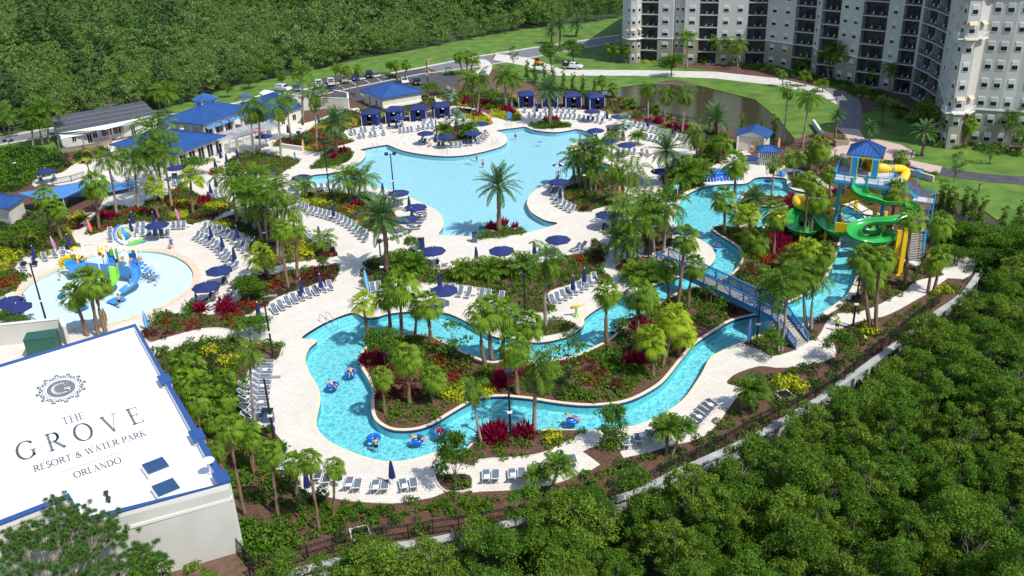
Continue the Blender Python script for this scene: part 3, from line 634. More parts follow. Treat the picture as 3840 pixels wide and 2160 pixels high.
palms('in the bed east of the main pool', [
 ('C', 'C', 905, 1200, 870, 970, 260), ('C', 'C', 960, 1240, 950, 890, 300), ('C', 'C', 1040, 1250, 1090, 850, 300), ('C', 'C', 1000, 1250, 1020, 1010, 260),
 ('W', 'C', 1215, 1380, 1240, 1010, 260), ('W', 'C', 1290, 1400, 1390, 1060, 280)])
palms('beside the stairs of the footbridge', [
 ('C', 'G', 1385, 710, 1400, 290, 420), ('C', 'G', 1335, 690, 1310, 450, 360), ('C', 'G', 1510, 450, 1500, 130, 320), ('C', 'G', 1575, 580, 1560, 190, 300),
 ('C', 'G', 1660, 600, 1680, 160, 380), ('A', 'G', 1390, 860, 1400, 790, 260), ('A', 'G', 1540, 860, 1540, 780, 280), ('C', 'G', 1300, 360, 1290, 170, 300)])
palms('by the inner tube rack', [
 ('A', 'C', 1860, 1200, 1860, 1090, 300), ('A', 'C', 1970, 1170, 1985, 1060, 260), ('W', 'C', 1965, 950, 1960, 720, 240), ('F', 'C', 2170, 1000, 2190, 800, 210),
 ('F', 'C', 2310, 1270, 2300, 1000, 270), ('A', 'C', 2080, 980, 2080, 900, 180)])
palms('on the small island of the activity pool', [
 ('F', 'G', 2215, 440, 2200, 110, 260), ('Y', 'G', 2330, 420, 2340, 270, 240), ('D', 'H', 80, 660, 70, 590, 300), ('W', 'H', 225, 550, 245, 270, 160), ('C', 'H', 425, 480, 430, 210, 200)])
palms('around the slide tower', [
 ('F', 'H', 640, 380, 655, 120, 240), ('F', 'H', 575, 330, 580, 180, 150), ('F', 'H', 760, 590, 750, 370, 180), ('F', 'H', 1360, 330, 1390, 220, 150),
 ('F', 'H', 1280, 1010, 1350, 530, 260), ('F', 'H', 505, 1010, 560, 430, 210), ('F', 'H', 570, 990, 630, 590, 240), ('F', 'H', 240, 1110, 260, 720, 260),
 ('F', 'H', 1430, 1380, 1490, 760, 280), ('F', 'H', 1560, 1260, 1740, 830, 270), ('F', 'H', 1640, 1449, 1690, 1140, 230), ('F', 'H', 1690, 1440, 1760, 1120, 220),
 ('F', 'H', 480, 480, 480, 420, 150), ('Y', 'H', 30, 1000, 20, 740, 230), ('F', 'H', 60, 1100, 80, 960, 280)])
palms('on the river bank below the green slide', [
 ('F', 'L', 880, 395, 'H', 1050, 1130, 300), ('F', 'L', 900, 400, 'H', 1210, 1130, 280), ('F', 'L', 835, 270, 'H', 1120, 1300, 280), ('Y', 'H', 560, 1300, 550, 1040, 240),
 ('Y', 'H', 460, 1260, 430, 1120, 260), ('F', 'H', 700, 1290, 690, 1080, 240)])
palms('beside the lower end of the footbridge', [
 ('C', 'S', 1785, 1440, 1790, 560, 560), ('C', 'S', 1830, 1440, 1930, 520, 420), ('C', 'S', 2150, 1140, 2110, 420, 480), ('C', 'S', 2210, 1160, 2260, 480, 420)])
palms('on the river island above the bridge bend', [
 ('F', 'G', 1785, 1135, 1855, 470, 290), ('F', 'G', 1885, 1085, 1930, 720, 240), ('F', 'G', 1710, 1045, 1690, 740, 230), ('F', 'G', 1520, 1250, 1540, 1000, 200)])
palms('on the long river island', [
 ('F', 'G', 1150, 1425, 1150, 960, 280), ('F', 'G', 1420, 1430, 1440, 980, 330), ('Y', 'K', 930, 380, 990, 140, 190), ('Y', 'K', 885, 430, 870, 240, 180),
 ('F', 'S', 95, 1090, 90, 740, 330), ('Y', 'S', 330, 1449, 400, 1050, 420), ('Y', 'S', 500, 1500, 540, 1230, 420)])
palms('at the left end of the river island', [
 ('Y', 'F', 1165, 1400, 1110, 1060, 270), ('F', 'F', 1360, 1300, 1320, 990, 260), ('F', 'F', 1470, 1400, 1450, 900, 380), ('F', 'F', 1585, 1335, 1600, 1110, 200),
 ('F', 'F', 1735, 1480, 1690, 1060, 300), ('F', 'J', 820, 530, 795, 320, 150), ('F', 'J', 960, 490, 935, 210, 190), ('F', 'J', 1095, 480, 1090, 325, 170),
 ('F', 'K', 60, 340, 50, 90, 200), ('F', 'K', 25, 370, 0, 110, 180), ('F', 'K', 110, 330, 120, 110, 190), ('F', 'K', 245, 340, 240, 160, 180), ('F', 'K', 190, 520, 160, 270, 190)])
palms('at the bottom bank of the river', [('W', 'J', 1365, 695, 1320, 380, 160), ('W', 'K', 278, 690, 290, 360, 250)])
palms('in the bed below the shade umbrellas', [('W', 'G', 595, 1275, 600, 640, 330), ('A', 'G', 380, 800, 380, 700, 260), ('A', 'G', 190, 800, 190, 740, 250), ('A', 'G', 50, 800, 40, 750, 260),
 ('A', 'F', 1430, 760, 1430, 690, 250), ('A', 'F', 1590, 760, 1590, 700, 250), ('A', 'F', 2030, 830, 2030, 760, 260), ('A', 'F', 2270, 830, 2260, 760, 240)])
palms('over the curved walk crossing', [('D', 'F', 1335, 795, 1290, 275, 500)])
palms('at the beach entry of the main pool', [('D', 'G', 172, 400, 'C', 165, 1190, 400)])
palms('by the wading corner of the main pool', [('C', 'B', 1000, 1330, 960, 1120, 300), ('C', 'B', 1060, 1340, 1100, 1130, 280), ('C', 'B', 600, 1310, 580, 1190, 200)])
palms('in the central palm clump', [
 ('C', 'F', 200, 480, 100, 80, 330), ('C', 'F', 240, 500, 230, 100, 300), ('C', 'F', 340, 630, 330, 30, 320), ('C', 'F', 370, 630, 420, 200, 300), ('C', 'F', 60, 350, 20, 30, 280),
 ('F', 'F', 440, 930, 370, 380, 220), ('F', 'F', 515, 835, 490, 380, 230), ('C', 'F', 765, 590, 760, 470, 220), ('Y', 'F', 270, 830, 130, 650, 300), ('C', 'F', 130, 400, 170, 170, 280)])
palms('left of the central palm clump', [
 ('C', 'E', 2150, 330, 'A', 2090, 1130, 320), ('C', 'E', 2200, 340, 'A', 2230, 1180, 300), ('C', 'E', 2290, 380, 'E', 2330, 60, 300), ('C', 'E', 2240, 300, 'A', 2350, 1120, 280)])
palms('beside the lounger row by the white roof', [('W', 'J', 85, 600, 55, 170, 170)])
palms('in front of the splash pool', [
 ('F', 'E', 790, 1350, 650, 990, 270), ('F', 'E', 895, 1370, 790, 850, 330), ('F', 'E', 965, 1350, 860, 880, 300)])
palms('between the white roof and the river deck', [
 ('F', 'I', 1180, 770, 1100, 450, 170), ('F', 'I', 1290, 900, 1210, 730, 120), ('F', 'I', 1385, 1100, 1290, 610, 170), ('F', 'I', 1440, 870, 1405, 660, 140),
 ('F', 'I', 1040, 380, 1010, 240, 170), ('F', 'I', 1110, 420, 1090, 260, 160), ('F', 'I', 1280, 560, 1260, 440, 170), ('F', 'I', 1180, 480, 1150, 360, 150),
 ('F', 'I', 1010, 480, 1030, 340, 150), ('F', 'I', 1300, 470, 1270, 330, 140), ('F', 'I', 1220, 650, 1200, 560, 150), ('F', 'I', 1350, 700, 1330, 590, 140)])
palms('below the lower river deck', [
 ('F', 'J', 85, 870, 50, 610, 130), ('F', 'J', 215, 1110, 165, 750, 160), ('F', 'J', 320, 1000, 300, 810, 160), ('F', 'J', 450, 1200, 385, 790, 160), ('F', 'J', 530, 1120, 530, 830, 140)])
palms('along the lower fence', [
 ('A', 'K', 300, 1030, 290, 930, 130), ('A', 'K', 350, 1040, 400, 890, 170), ('A', 'K', 955, 825, 960, 700, 160), ('A', 'K', 985, 825, 1045, 690, 130), ('A', 'L', 370, 740, 370, 650, 140), ('A', 'L', 5, 900, 0, 800, 120)])
palms('on the lawn before the hotel', [
 ('D', 'D', 1220, 1140, 1235, 960, 210), ('D', 'D', 800, 1260, 825, 1040, 160), ('D', 'D', 1110, 1285, 1125, 1160, 160), ('D', 'D', 1590, 1410, 1615, 1180, 250),
 ('F', 'D', 1600, 1180, 1560, 990, 150), ('F', 'D', 1650, 1170, 1640, 970, 160), ('F', 'D', 1720, 1190, 1700, 1020, 140), ('F', 'D', 1810, 1310, 1825, 1100, 160), ('F', 'D', 1970, 1330, 2010, 1120, 190),
 ('C', 'D', 2370, 1335, 2405, 1040, 200), ('C', 'D', 2480, 1400, 2510, 1210, 180)])
palms('beside the hotel path', [
 ('C', 'D', 735, 720, 745, 450, 150), ('C', 'D', 850, 735, 865, 450, 220), ('C', 'D', 775, 720, 790, 500, 130), ('C', 'D', 540, 640, 520, 550, 150), ('F', 'D', 240, 580, 250, 360, 90),
 ('F', 'D', 290, 590, 300, 430, 90), ('F', 'D', 345, 590, 360, 360, 90), ('W', 'D', 330, 1300, 'D', 380, 800, 150), ('C', 'D', 500, 1330, 570, 880, 220), ('A', 'D', 530, 780, 530, 690, 110),
 ('A', 'D', 690, 830, 690, 760, 100), ('C', 'D', 1180, 780, 1180, 660, 150), ('C', 'D', 1290, 840, 1300, 620, 140), ('C', 'D', 1390, 800, 1400, 660, 160), ('W', 'D', 330, 780, 320, 650, 100)])
palms('beside the road bend', [('D', 'M', 435, 420, 430, 300, 180), ('D', 'M', 515, 460, 510, 240, 180), ('D', 'M', 670, 355, 675, 230, 180)])
palms('at the foot of the hotel wall', [
 ('F', 'M', 1000, 590, 990, 460, 120), ('F', 'M', 1060, 600, 1070, 470, 110), ('F', 'M', 1150, 610, 1160, 480, 110), ('F', 'M', 1250, 590, 1240, 450, 120), ('C', 'M', 1740, 660, 1740, 350, 180),
 ('C', 'M', 1510, 580, 1510, 410, 180), ('C', 'M', 2060, 620, 2060, 390, 190), ('C', 'M', 2230, 640, 2235, 420, 180), ('A', 'M', 1910, 610, 1905, 570, 120)])
def mound(seed, n=60, r=.5, h=.55, size=.13, spike=False):
    rs = np.random.RandomState(seed); d = rs.normal(size=(n, 3)); d /= np.linalg.norm(d, axis=1, keepdims=True); d[:, 2] = abs(d[:, 2])
    rad = (.55 + .45 * rs.random(n)); C = d * rad[:, None] * np.array([r, r, h])
    if spike:
        U = d * np.array([.8, .8, 1.1]) * size * 1.6; C = C * .6 + U * .5; s = np.cross(d, rs.normal(size=(n, 3))); s /= np.linalg.norm(s, axis=1, keepdims=True); return C, U, s * size * .35
    nn = d + rs.normal(size=(n, 3)) * .8; nn /= np.linalg.norm(nn, axis=1, keepdims=True)
    U = np.cross(nn, rs.normal(size=(n, 3))); U /= np.linalg.norm(U, axis=1, keepdims=True); W = np.cross(nn, U)
    return C, U * size, W * size * .7
MO = {k: [mound(100 + i, 64, .58, .58, .12) for i in range(6)] for k in ('m',)}
MO['s'] = [mound(200 + i, 40, .5, .8, .26, True) for i in range(4)]
def poisson(P, step, rng, keep=1.0):
    xs = [p[0] for p in P]; ys = [p[1] for p in P]; out = []
    x = min(xs)
    while x < max(xs):
        y = min(ys)
        while y < max(ys):
            q = (x + rng.uniform(-.45, .45) * step, y + rng.uniform(-.45, .45) * step)
            if rng.random() < keep and inside(q, P): out.append(q)
            y += step
        x += step
    return out
from mathutils import noise
def cover(name, P, step, mats, label, keep=.9, scl=1.0, z=.05, seed=1, zone=.16, kind='stuff', cat='shrubs', avoid=()):
    """planting nobody could count: leafy mounds of several kinds, each kind in drifts"""
    rng = random.Random(seed); pts = poisson(P, step, rng, keep); Cs = []; Us = []; Ws = []; Mi = []
    for q in pts:
        v = noise.noise((q[0] * zone + seed * 3.1, q[1] * zone, 0)) * 1.1 + .5 + rng.uniform(-.08, .08)
        k = max(0, min(len(mats) - 1, int(v * len(mats))))
        C, U, W = MO['m'][rng.randrange(6)]; s = scl * rng.uniform(.65, 1.25); a = rng.uniform(0, 6.28)
        r_ = np.array([[math.cos(a), -math.sin(a), 0], [math.sin(a), math.cos(a), 0], [0, 0, 1]])
        Cs.append(C @ r_.T * s + np.array([q[0], q[1], z])); Us.append(U @ r_.T * s); Ws.append(W @ r_.T * s); Mi.append(np.full(len(C), k))
    if not Cs: return
    me = quads_obj(name, np.concatenate(Cs), np.concatenate(Us), np.concatenate(Ws), None, [LM[m] for m in mats], np.concatenate(Mi))
    o = link(bpy.data.objects.new(name, me)); tag(o, label, cat, kind=kind); return o
BEDMIX = {
 'left': (1.1, ['dark', 'shrub', 'shrub', 'flower', 'shrub', 'yel'], 'beds left of the splash pool'),
 'kids_north': (.95, ['shrub', 'dark', 'shrub', 'orange', 'flower', 'shrub', 'shrub', 'yel'], 'bed north of the splash pool'),
 'cafe_front': (.95, ['shrub', 'flower', 'shrub', 'dark'], 'bed in front of the pergola'),
 'palm_clump': (1.0, ['dark', 'shrub', 'yel', 'shrub', 'brown'], 'bed under the central palm clump'),
 'kids_east': (.95, ['shrub', 'dark', 'brown', 'shrub', 'orange', 'shrub'], 'bed right of the splash pool'),
 'centre': (1.0, ['dark', 'shrub', 'flower', 'shrub', 'flower', 'dark'], 'long bed in the middle of the park'),
 'river_point': (1.0, ['shrub', 'flower', 'shrub'], 'bed on the river point'),
 'beach_palm': (.75, ['shrub', 'shrub', 'dark'], 'bed under the beach date palm'),
 'lounger_east': (1.0, ['dark', 'shrub', 'flower', 'shrub', 'brown'], 'bed east of the main pool'),
 'stair_palms': (1.1, ['dark', 'shrub', 'orange', 'shrub'], 'bed by the footbridge stairs'),
 'behind_loungers': (1.1, ['dark', 'shrub'], 'bed behind the shaded loungers'),
 'tube_rack': (1.1, ['dark', 'shrub', 'shrub', 'brown'], 'bed by the inner tube rack'),
 'date_palm': (.7, ['shrub', 'dark', 'shrub'], 'bed under the cabana date palm'),
 'cabana_path': (.8, ['shrub', 'yel', 'yel', 'brown'], 'bed where the cabana paths meet'),
 'round_island': (1.0, ['dark', 'brown', 'shrub'], 'round bed of the lounger island'),
 'pond_side': (1.2, ['shrub', 'yel', 'dark', 'shrub', 'orange', 'shrub'], 'bed between loungers and pond'),
 'surfboard': (1.1, ['shrub', 'dark', 'shrub', 'orange', 'shrub', 'yel'], 'bed with the upright surfboards'),
 'cabana_back': (1.3, ['shrub', 'shrub', 'dark', 'yel'], 'hedge behind the four cabanas'),
 'pool_corner': (.8, ['shrub', 'shrub', 'dark'], 'bed at the pool corner'),
 'pool_south': (1.0, ['shrub', 'yel', 'shrub', 'dark', 'brown'], 'bed south of the wading corner'),
 'fence_path': (.9, ['shrub', 'yel', 'yel', 'shrub'], 'bed behind the blue notice board'),
 'post_corner': (1.0, ['shrub', 'dark'], 'bed at the lamp by the river deck'),
 'bridge_foot': (1.2, ['shrub', 'dark'], 'bed at the foot of the bridge'),
 'bottom_bank': (.95, ['shrub', 'shrub', 'flower', 'dark'], 'bed between the bottom channel and the lower walk'),
 'river_walk': (.95, ['flower', 'shrub', 'dark', 'flower', 'shrub'], 'bed between the river and the lower walk'),
 'tower_side': (1.0, ['dark', 'shrub', 'dark'], 'shaded bed beside the slide tower'),
 'back_walk': (1.0, ['shrub', 'dark', 'yel', 'shrub'], 'bed between the activity pool and the back walk'),
 'fence_shrub': (.9, ['shrub', 'dark'], 'notch bed at the lower deck')}
for i, (k, (st, mx, lb)) in enumerate(BEDMIX.items()):
    cover('ground_cover', BP[k], st, mx, 'mixed green and coloured shrubs filling the ' + lb, scl=1.15 if k in ('left', 'centre', 'surfboard', 'cabana_back', 'tube_rack') else .95, seed=i + 3)
cover('ground_cover', offset(I1, -.8), .88, ['dark', 'shrub', 'shrub', 'flower', 'shrub', 'shrub', 'flower', 'brown'], 'low mixed shrubs covering the long river island', keep=.86, scl=1.15, seed=40, zone=.13)
cover('ground_cover', offset(I2, -.5), 1.1, ['dark', 'shrub', 'shrub'], 'low shrubs on the small activity pool island', seed=41)
HP = ground_poly(PX('X', 1580, 125, 1700, 150, 1850, 165, 2000, 195, 2100, 225, 2200, 260, 2300, 320, 2350, 370, 2576, 400, 2650, 380, 2380, 350, 2300, 290, 2230, 240, 2100, 185, 1850, 145, 1700, 125, 1570, 100), per=1)
cover('ground_cover', HP, 1.5, ['shrub', 'dark', 'yel', 'shrub', 'shrub'], 'hedge of shrubs along the foot of the hotel', keep=.7, scl=1.5, seed=42)
OUT1 = ground_poly(PX('I', 860, 180, 1100, 130, 1340, 100) + PX('J', 60, 260, 10, 450, 20, 590, 190, 600, 200, 640, 260, 715, 195, 830, 260, 905, 560, 1020, 300, 1150, -50, 1000), per=1)
cover('ground_cover', OUT1, 1.0, ['dark', 'shrub', 'dark', 'flower', 'shrub'], 'dense shrubs between the white roof and the river deck', keep=.9, scl=1.25, seed=43)
OUT2 = ground_poly(PX('J', 560, 1025, 850, 1045, 1160, 985, 1509, 980) + PX('K', 250, 1020, 500, 945, 640, 870, 720, 840, 860, 830, 1100, 760) + PX('L', 240, 760, 340, 650, 270, 610, 470, 560, 740, 520, 760, 400, 1000, 320, 1250, 180, 1330, 100, 1290, 200, 1000, 400, 800, 570, 600, 700, 300, 880) + PX('K', 1000, 900, 700, 1040, 300, 1120, 0, 1180) + PX('J', 1240, 1180, 950, 1220, 660, 1260, 300, 1340, 100, 1400, -50, 1180, 250, 1140), per=1)
cover('ground_cover', OUT2, 1.15, ['shrub', 'flower', 'shrub', 'dark', 'shrub'], 'rows of low shrubs in bark mulch along the lower fence', keep=.88, scl=1.05, seed=44)
SQ = ground_poly(PX('H', 1700, 780, 2000, 880, 2600, 980, 2700, 1500, 2100, 1300, 2080, 1130, 1930, 1040, 1860, 1060, 1820, 1160, 1700, 1100, 1640, 900), per=1)
cover('ground_cover', SQ, 1.4, ['dark', 'shrub', 'shrub', 'bamboo'], 'dense undergrowth beyond the far walk', keep=.95, scl=2.1, seed=52)
SR = ground_poly(PX('H', 340, 200, 900, 200, 1300, 250, 1500, 300, 1740, 380, 1700, 430, 1430, 370, 1250, 500, 1200, 700, 1000, 600, 700, 410, 480, 310, 340, 300), per=1)
cover('ground_cover', SR, 1.3, ['shrub', 'dark', 'shrub', 'brown'], 'shrubs behind the slide tower', scl=1.2, seed=46)
SX = ground_poly(PX('A', -400, 1250, -50, 900, 200, 850, 560, 920, 640, 1010, 560, 1080, 330, 1150, 200, 1250, -100, 1260), per=1)
cover('ground_cover', SX, 1.3, ['shrub', 'dark', 'shrub', 'shrub'], 'tall hedge behind the lone umbrella', scl=1.9, seed=48)
SY = ground_poly(PX('A', 640, 1010, 700, 900, 1000, 860, 1010, 930, 800, 960), per=1)
cover('ground_cover', SY, 1.2, ['shrub', 'yel', 'dark'], 'shrubs below the modular building deck', scl=1.3, seed=49)
SZ = ground_poly(PX('B', 1700, 380, 1780, 360, 2415, 330) + PX('C', 90, 350, 330, 400, 350, 480, 250, 500, 100, 470) + PX('B', 2300, 520, 2100, 480, 1930, 470), per=1)
cover('ground_cover', SZ, 1.2, ['shrub', 'dark', 'shrub', 'yel'], 'shrubs between the bare lot and the cabana walk', scl=1.3, seed=50)
PS = ground_poly(PX('C', 480, 330, 1000, 420, 1130, 430, 1100, 370, 800, 330, 560, 290), per=1)
cover('ground_cover', PS, 1.2, ['shrub', 'dark', 'shrub'], 'shrubs behind the upper cabanas', scl=1.4, seed=51)
def shrub_proto(kind, spike, r, nm):
    C, U, W = zip(*[mound(300 + j, 42 if not spike else 34, r, r * (1.1 if not spike else 1.3), .15 if not spike else .28, spike) for j in range(3)])
    off = [np.array([0, 0, 0]), np.array([r * .7, .2, 0]), np.array([-r * .2, r * .7, 0])]
    me = quads_obj(nm, np.concatenate([c + o for c, o in zip(C, off)]), np.concatenate(U), np.concatenate(W), LM[kind]); return me
SM = dict(R=('cordyline_shrub', shrub_proto('red', True, .6, 'cordyline'), 'crimson cordyline shrub'), O=('croton_shrub', shrub_proto('orange', False, .55, 'croton'), 'orange red croton shrub'),
          Y=('golden_shrub', shrub_proto('yel', False, .6, 'golden_shrub'), 'bright yellow green shrub'), B=('maroon_shrub', shrub_proto('brown', False, .5, 'maroon_shrub'), 'dark maroon shrub'),
          T=('leafy_shrub', shrub_proto('shrub', False, .8, 'leafy_shrub'), 'large round green shrub'), G=('grass_tuft', shrub_proto('bamboo', True, .35, 'grass_tuft'), 'spiky tuft of green grass'))
FE = [('B', 'R', 930, 905, 40, 22, 3, 'at the pool corner bed'), ('B', 'R', 850, 945, 25, 15, 2, 'beside the corner date palm'), ('B', 'R', 2040, 445, 60, 25, 4, 'above the cabana walk'), ('B', 'R', 2190, 470, 50, 22, 3, 'right of the two tall palms'),
      ('B', 'R', 2150, 565, 50, 25, 4, 'in the path fork'), ('B', 'Y', 2180, 610, 60, 16, 4, 'in the path fork'), ('C', 'R', 265, 530, 70, 20, 5, 'behind the blue notice board'), ('C', 'Y', 200, 565, 90, 22, 6, 'behind the blue notice board'), ('C', 'R', 25, 470, 30, 15, 2, 'beside the bare lot'),
      ('C', 'R', 580, 605, 25, 10, 1, 'left under the cabana date palm'), ('C', 'R', 680, 615, 15, 10, 1, 'right under the cabana date palm'), ('C', 'R', 1600, 620, 70, 20, 5, 'by the pond palms'), ('C', 'R', 1720, 680, 60, 18, 4, 'left of the tallest pond umbrella'), ('C', 'R', 1870, 700, 60, 22, 5, 'right of the pond umbrella'), ('C', 'Y', 1640, 700, 80, 14, 4, 'along the pond loungers'), ('C', 'O', 1440, 600, 60, 20, 3, 'near the silver palm'),
      ('C', 'B', 2130, 960, 60, 50, 5, 'by the small blue roofed hut'), ('G', 'R', 100, 375, 30, 14, 2, 'left under the beach date palm'), ('G', 'R', 225, 350, 15, 12, 1, 'right under the beach date palm'), ('G', 'R', 295, 370, 15, 10, 1, 'rightmost under the beach date palm'), ('F', 'R', 2270, 370, 30, 14, 2, 'at the left of the beach palm bed'),
      ('G', 'O', 930, 670, 60, 30, 4, 'in the middle of the long bed'), ('G', 'B', 1040, 640, 60, 40, 4, 'at the end of the long bed'), ('G', 'O', 1290, 720, 40, 35, 3, 'beside the bridge stairs'), ('G', 'B', 930, 210, 40, 15, 3, 'at the tip of the lounger bed'), ('G', 'T', 900, 100, 60, 30, 3, 'in the lounger bed'),
      ('F', 'Y', 580, 600, 60, 45, 6, 'under the two tall fan palms'), ('F', 'Y', 680, 145, 90, 16, 5, 'in front of the wading corner'), ('F', 'O', 960, 210, 50, 22, 3, 'beside the wading corner palms'), ('F', 'R', 1080, 170, 40, 22, 2, 'beside the wading corner palms'), ('F', 'B', 620, 90, 50, 20, 3, 'at the left of the wading corner'),
      ('F', 'O', 300, 900, 50, 40, 4, 'left of the red hedge'), ('F', 'B', 700, 820, 130, 30, 8, 'in the hedge above the lounger row'), ('F', 'B', 850, 760, 30, 40, 3, 'at the end of the hedge'), ('F', 'O', 100, 1090, 90, 30, 5, 'at the lower end of the hedge'),
      ('E', 'R', 1000, 285, 70, 25, 5, 'north of the climbing frame'), ('E', 'O', 1270, 220, 60, 25, 5, 'behind the splash pool loungers'), ('E', 'O', 1600, 170, 90, 30, 6, 'behind the pink surfboard'), ('E', 'R', 1850, 150, 50, 18, 4, 'above the yellow hedge'), ('E', 'Y', 1640, 270, 50, 25, 5, 'beside the pink surfboard'), ('E', 'Y', 1950, 180, 80, 18, 5, 'at the end of the north bed'), ('E', 'B', 1850, 280, 120, 20, 6, 'edging the curved walk'),
      ('E', 'B', 700, 330, 50, 60, 7, 'in the purple hedge by the curved walk'), ('E', 'Y', 90, 640, 90, 60, 8, 'left of the closed umbrella'), ('E', 'Y', 700, 280, 60, 20, 4, 'beside the purple hedge'), ('E', 'O', 100, 880, 90, 50, 6, 'in the lower left bed'), ('E', 'R', 1815, 1115, 30, 18, 2, 'by the lower umbrellas'), ('E', 'R', 2030, 1110, 60, 30, 4, 'right of the lower umbrellas'),
      ('E', 'O', 2150, 1180, 80, 30, 5, 'right of the splash pool'), ('E', 'T', 1470, 1200, 60, 40, 3, 'beside the blue surfboard'), ('E', 'T', 1730, 1100, 25, 30, 2, 'behind the standing bather'), ('E', 'Y', 2000, 360, 50, 20, 3, 'above the lounger terrace'),
      ('J', 'R', 760, 235, 50, 22, 4, 'at the tip of the river island'), ('J', 'O', 1130, 240, 30, 30, 4, 'under the middle island palms'), ('J', 'B', 1230, 270, 60, 50, 6, 'under the middle island palms'), ('J', 'O', 1200, 340, 40, 20, 3, 'right of the middle island palms'), ('J', 'R', 830, 420, 25, 30, 3, 'beside the pair of leaning palms'), ('J', 'B', 970, 440, 60, 30, 5, 'at the tip of the island'),
      ('J', 'Y', 1220, 430, 55, 40, 6, 'at the inner bend of the island'), ('J', 'Y', 1390, 400, 40, 20, 3, 'right of the inner bend'), ('J', 'R', 1430, 660, 50, 30, 5, 'below the bottom bank palms'), ('K', 'R', 90, 740, 50, 30, 5, 'left of the bottom lamp'), ('K', 'R', 215, 720, 45, 25, 4, 'right of the bottom lamp'), ('K', 'Y', 385, 735, 20, 16, 2, 'at the bottom bank'), ('K', 'R', 100, 460, 30, 40, 4, 'behind the river lamp'), ('K', 'R', 200, 420, 20, 25, 2, 'right of the river lamp'),
      ('K', 'B', 690, 480, 50, 25, 4, 'on the bank above the floating man'), ('K', 'R', 790, 350, 50, 20, 3, 'on the upper island slope'), ('K', 'O', 560, 460, 40, 15, 3, 'on the island slope'), ('K', 'Y', 30, 510, 30, 12, 2, 'at the river edge'), ('K', 'T', 680, 350, 60, 60, 5, 'on the upper island slope'), ('K', 'T', 500, 540, 100, 12, 4, 'on the island edge'),
      ('S', 'R', 1800, 60, 130, 70, 10, 'in the red drift on the slide island'), ('S', 'O', 1650, 250, 90, 60, 7, 'below the red drift'), ('S', 'O', 1480, 420, 90, 40, 5, 'behind the footbridge'), ('S', 'R', 40, 1130, 50, 30, 2, 'on the island shoulder'), ('H', 'R', 400, 620, 40, 50, 4, 'by the yellow tube slide'), ('H', 'R', 330, 960, 60, 60, 6, 'left of the green spiral'), ('H', 'R', 800, 545, 30, 20, 2, 'behind the slide tower'),
      ('L', 'Y', 545, 625, 55, 18, 5, 'above the lower fence'), ('L', 'Y', 880, 395, 40, 14, 3, 'under the paired fan palms'), ('L', 'Y', 1190, 225, 35, 14, 3, 'beside the far walk'), ('I', 'Y', 1310, 240, 60, 28, 6, 'in the bed behind the white roof'), ('I', 'Y', 1190, 180, 30, 14, 3, 'beside the upper walk'),
      ('J', 'G', 700, 1100, 260, 45, 16, 'in the mulch below the river deck'), ('J', 'G', 400, 1120, 200, 70, 12, 'in the mulch below the leaning palms'), ('J', 'G', 1250, 1060, 220, 40, 12, 'above the lower fence'), ('J', 'T', 1170, 800, 40, 60, 3, 'in the notch of the deck'), ('K', 'T', 680, 770, 60, 30, 4, 'by the lower lounger bay'),
      ('D', 'R', 1900, 1290, 40, 10, 3, 'by the white hotel tower'), ('M', 'R', 1330, 575, 70, 12, 4, 'at the hotel foot'), ('M', 'Y', 1390, 600, 90, 14, 5, 'at the hotel foot'), ('J', 'T', 150, 1250, 170, 90, 9, 'left of the drain grate'), ('J', 'T', 30, 1200, 50, 50, 3, 'by the corner of the white building'),
      ('A', 'Y', 760, 990, 80, 12, 4, 'below the modular building'), ('A', 'R', 1970, 1080, 30, 16, 2, 'beside the cafe umbrellas'), ('B', 'Y', 520, 620, 50, 14, 3, 'beside the cafe corner')]
rng = random.Random(11)
for z, k, x, y, dx, dy, n, wh in FE:
    nm, me, lk = SM[k]; L_ = []
    for j in range(n):
        a = j * 2.4; q = math.sqrt((j + .5) / n)
        p = g(z, x + dx * q * math.cos(a), y + dy * q * math.sin(a), .05)
        o = bpy.data.objects.new(nm, me); COL.objects.link(o); o.location = p; s = rng.uniform(.75, 1.25) * (1.15 if k in 'RYT' else .62 if k == 'G' else 1); o.scale = (s, s, s); o.rotation_euler = (0, 0, rng.uniform(0, 6.28)); L_.append(o)
    run_labels(L_, lk, wh, 'shrub', lk + 's ' + wh)
TP = {}
TP['near'] = [make_tree('broadleaf_tree', 500 + i, *q) for i, q in enumerate([(2.4, .9, 5.8, 34, .66, 6200, .10, 'tree'), (2.8, .8, 5.2, 40, .6, 6200, .10, 'tree2'), (1.7, 1.2, 7.4, 30, .6, 5600, .10, 'tree'), (2.4, 1.4, 6.6, 44, .45, 5200, .10, 'tree2'), (3.0, .7, 4.8, 38, .65, 6200, .10, 'shrub'), (2.0, 1.5, 6.8, 22, .5, 3600, .095, 'shrub'), (2.3, .6, 6.0, 30, .72, 6200, .10, 'tree')])]
TP['far'] = [make_tree('shrubby_tree', 520 + i, 2.4, .8, 5.5 + i * .5, 22, .8, 900, .22, 'far' if i % 2 else 'farg', r=.12) for i in range(4)]
def pine_mesh(seed, h, n, size, lm):
    rs = np.random.RandomState(seed); cl = []
    for i in range(16):
        t = i / 15; a = i * 2.4; rr = 1.9 * (1 - t) ** .8 * rs.uniform(.5, 1.1) + .1
        cl.append((math.cos(a) * rr, math.sin(a) * rr, h * (.3 + .7 * t), .75 * (1.1 - .6 * t)))
    root = empty('pine_tree'); C, U, W = leaf_cloud(rs, cl, n, size, .6)
    link(bpy.data.objects.new('crown', quads_obj('crown', C, U, W, LM[lm])), root)
    mb = MB(); mb.tube([(0, 0, 0), (0, 0, h)], [.14, .03], 6)
    for c in cl[::2]: mb.tube([(0, 0, c[2] - .3), (c[0], c[1], c[2])], [.05, .015], 4)
    mb.build('trunk', M['bark_tree'], root, True); return root
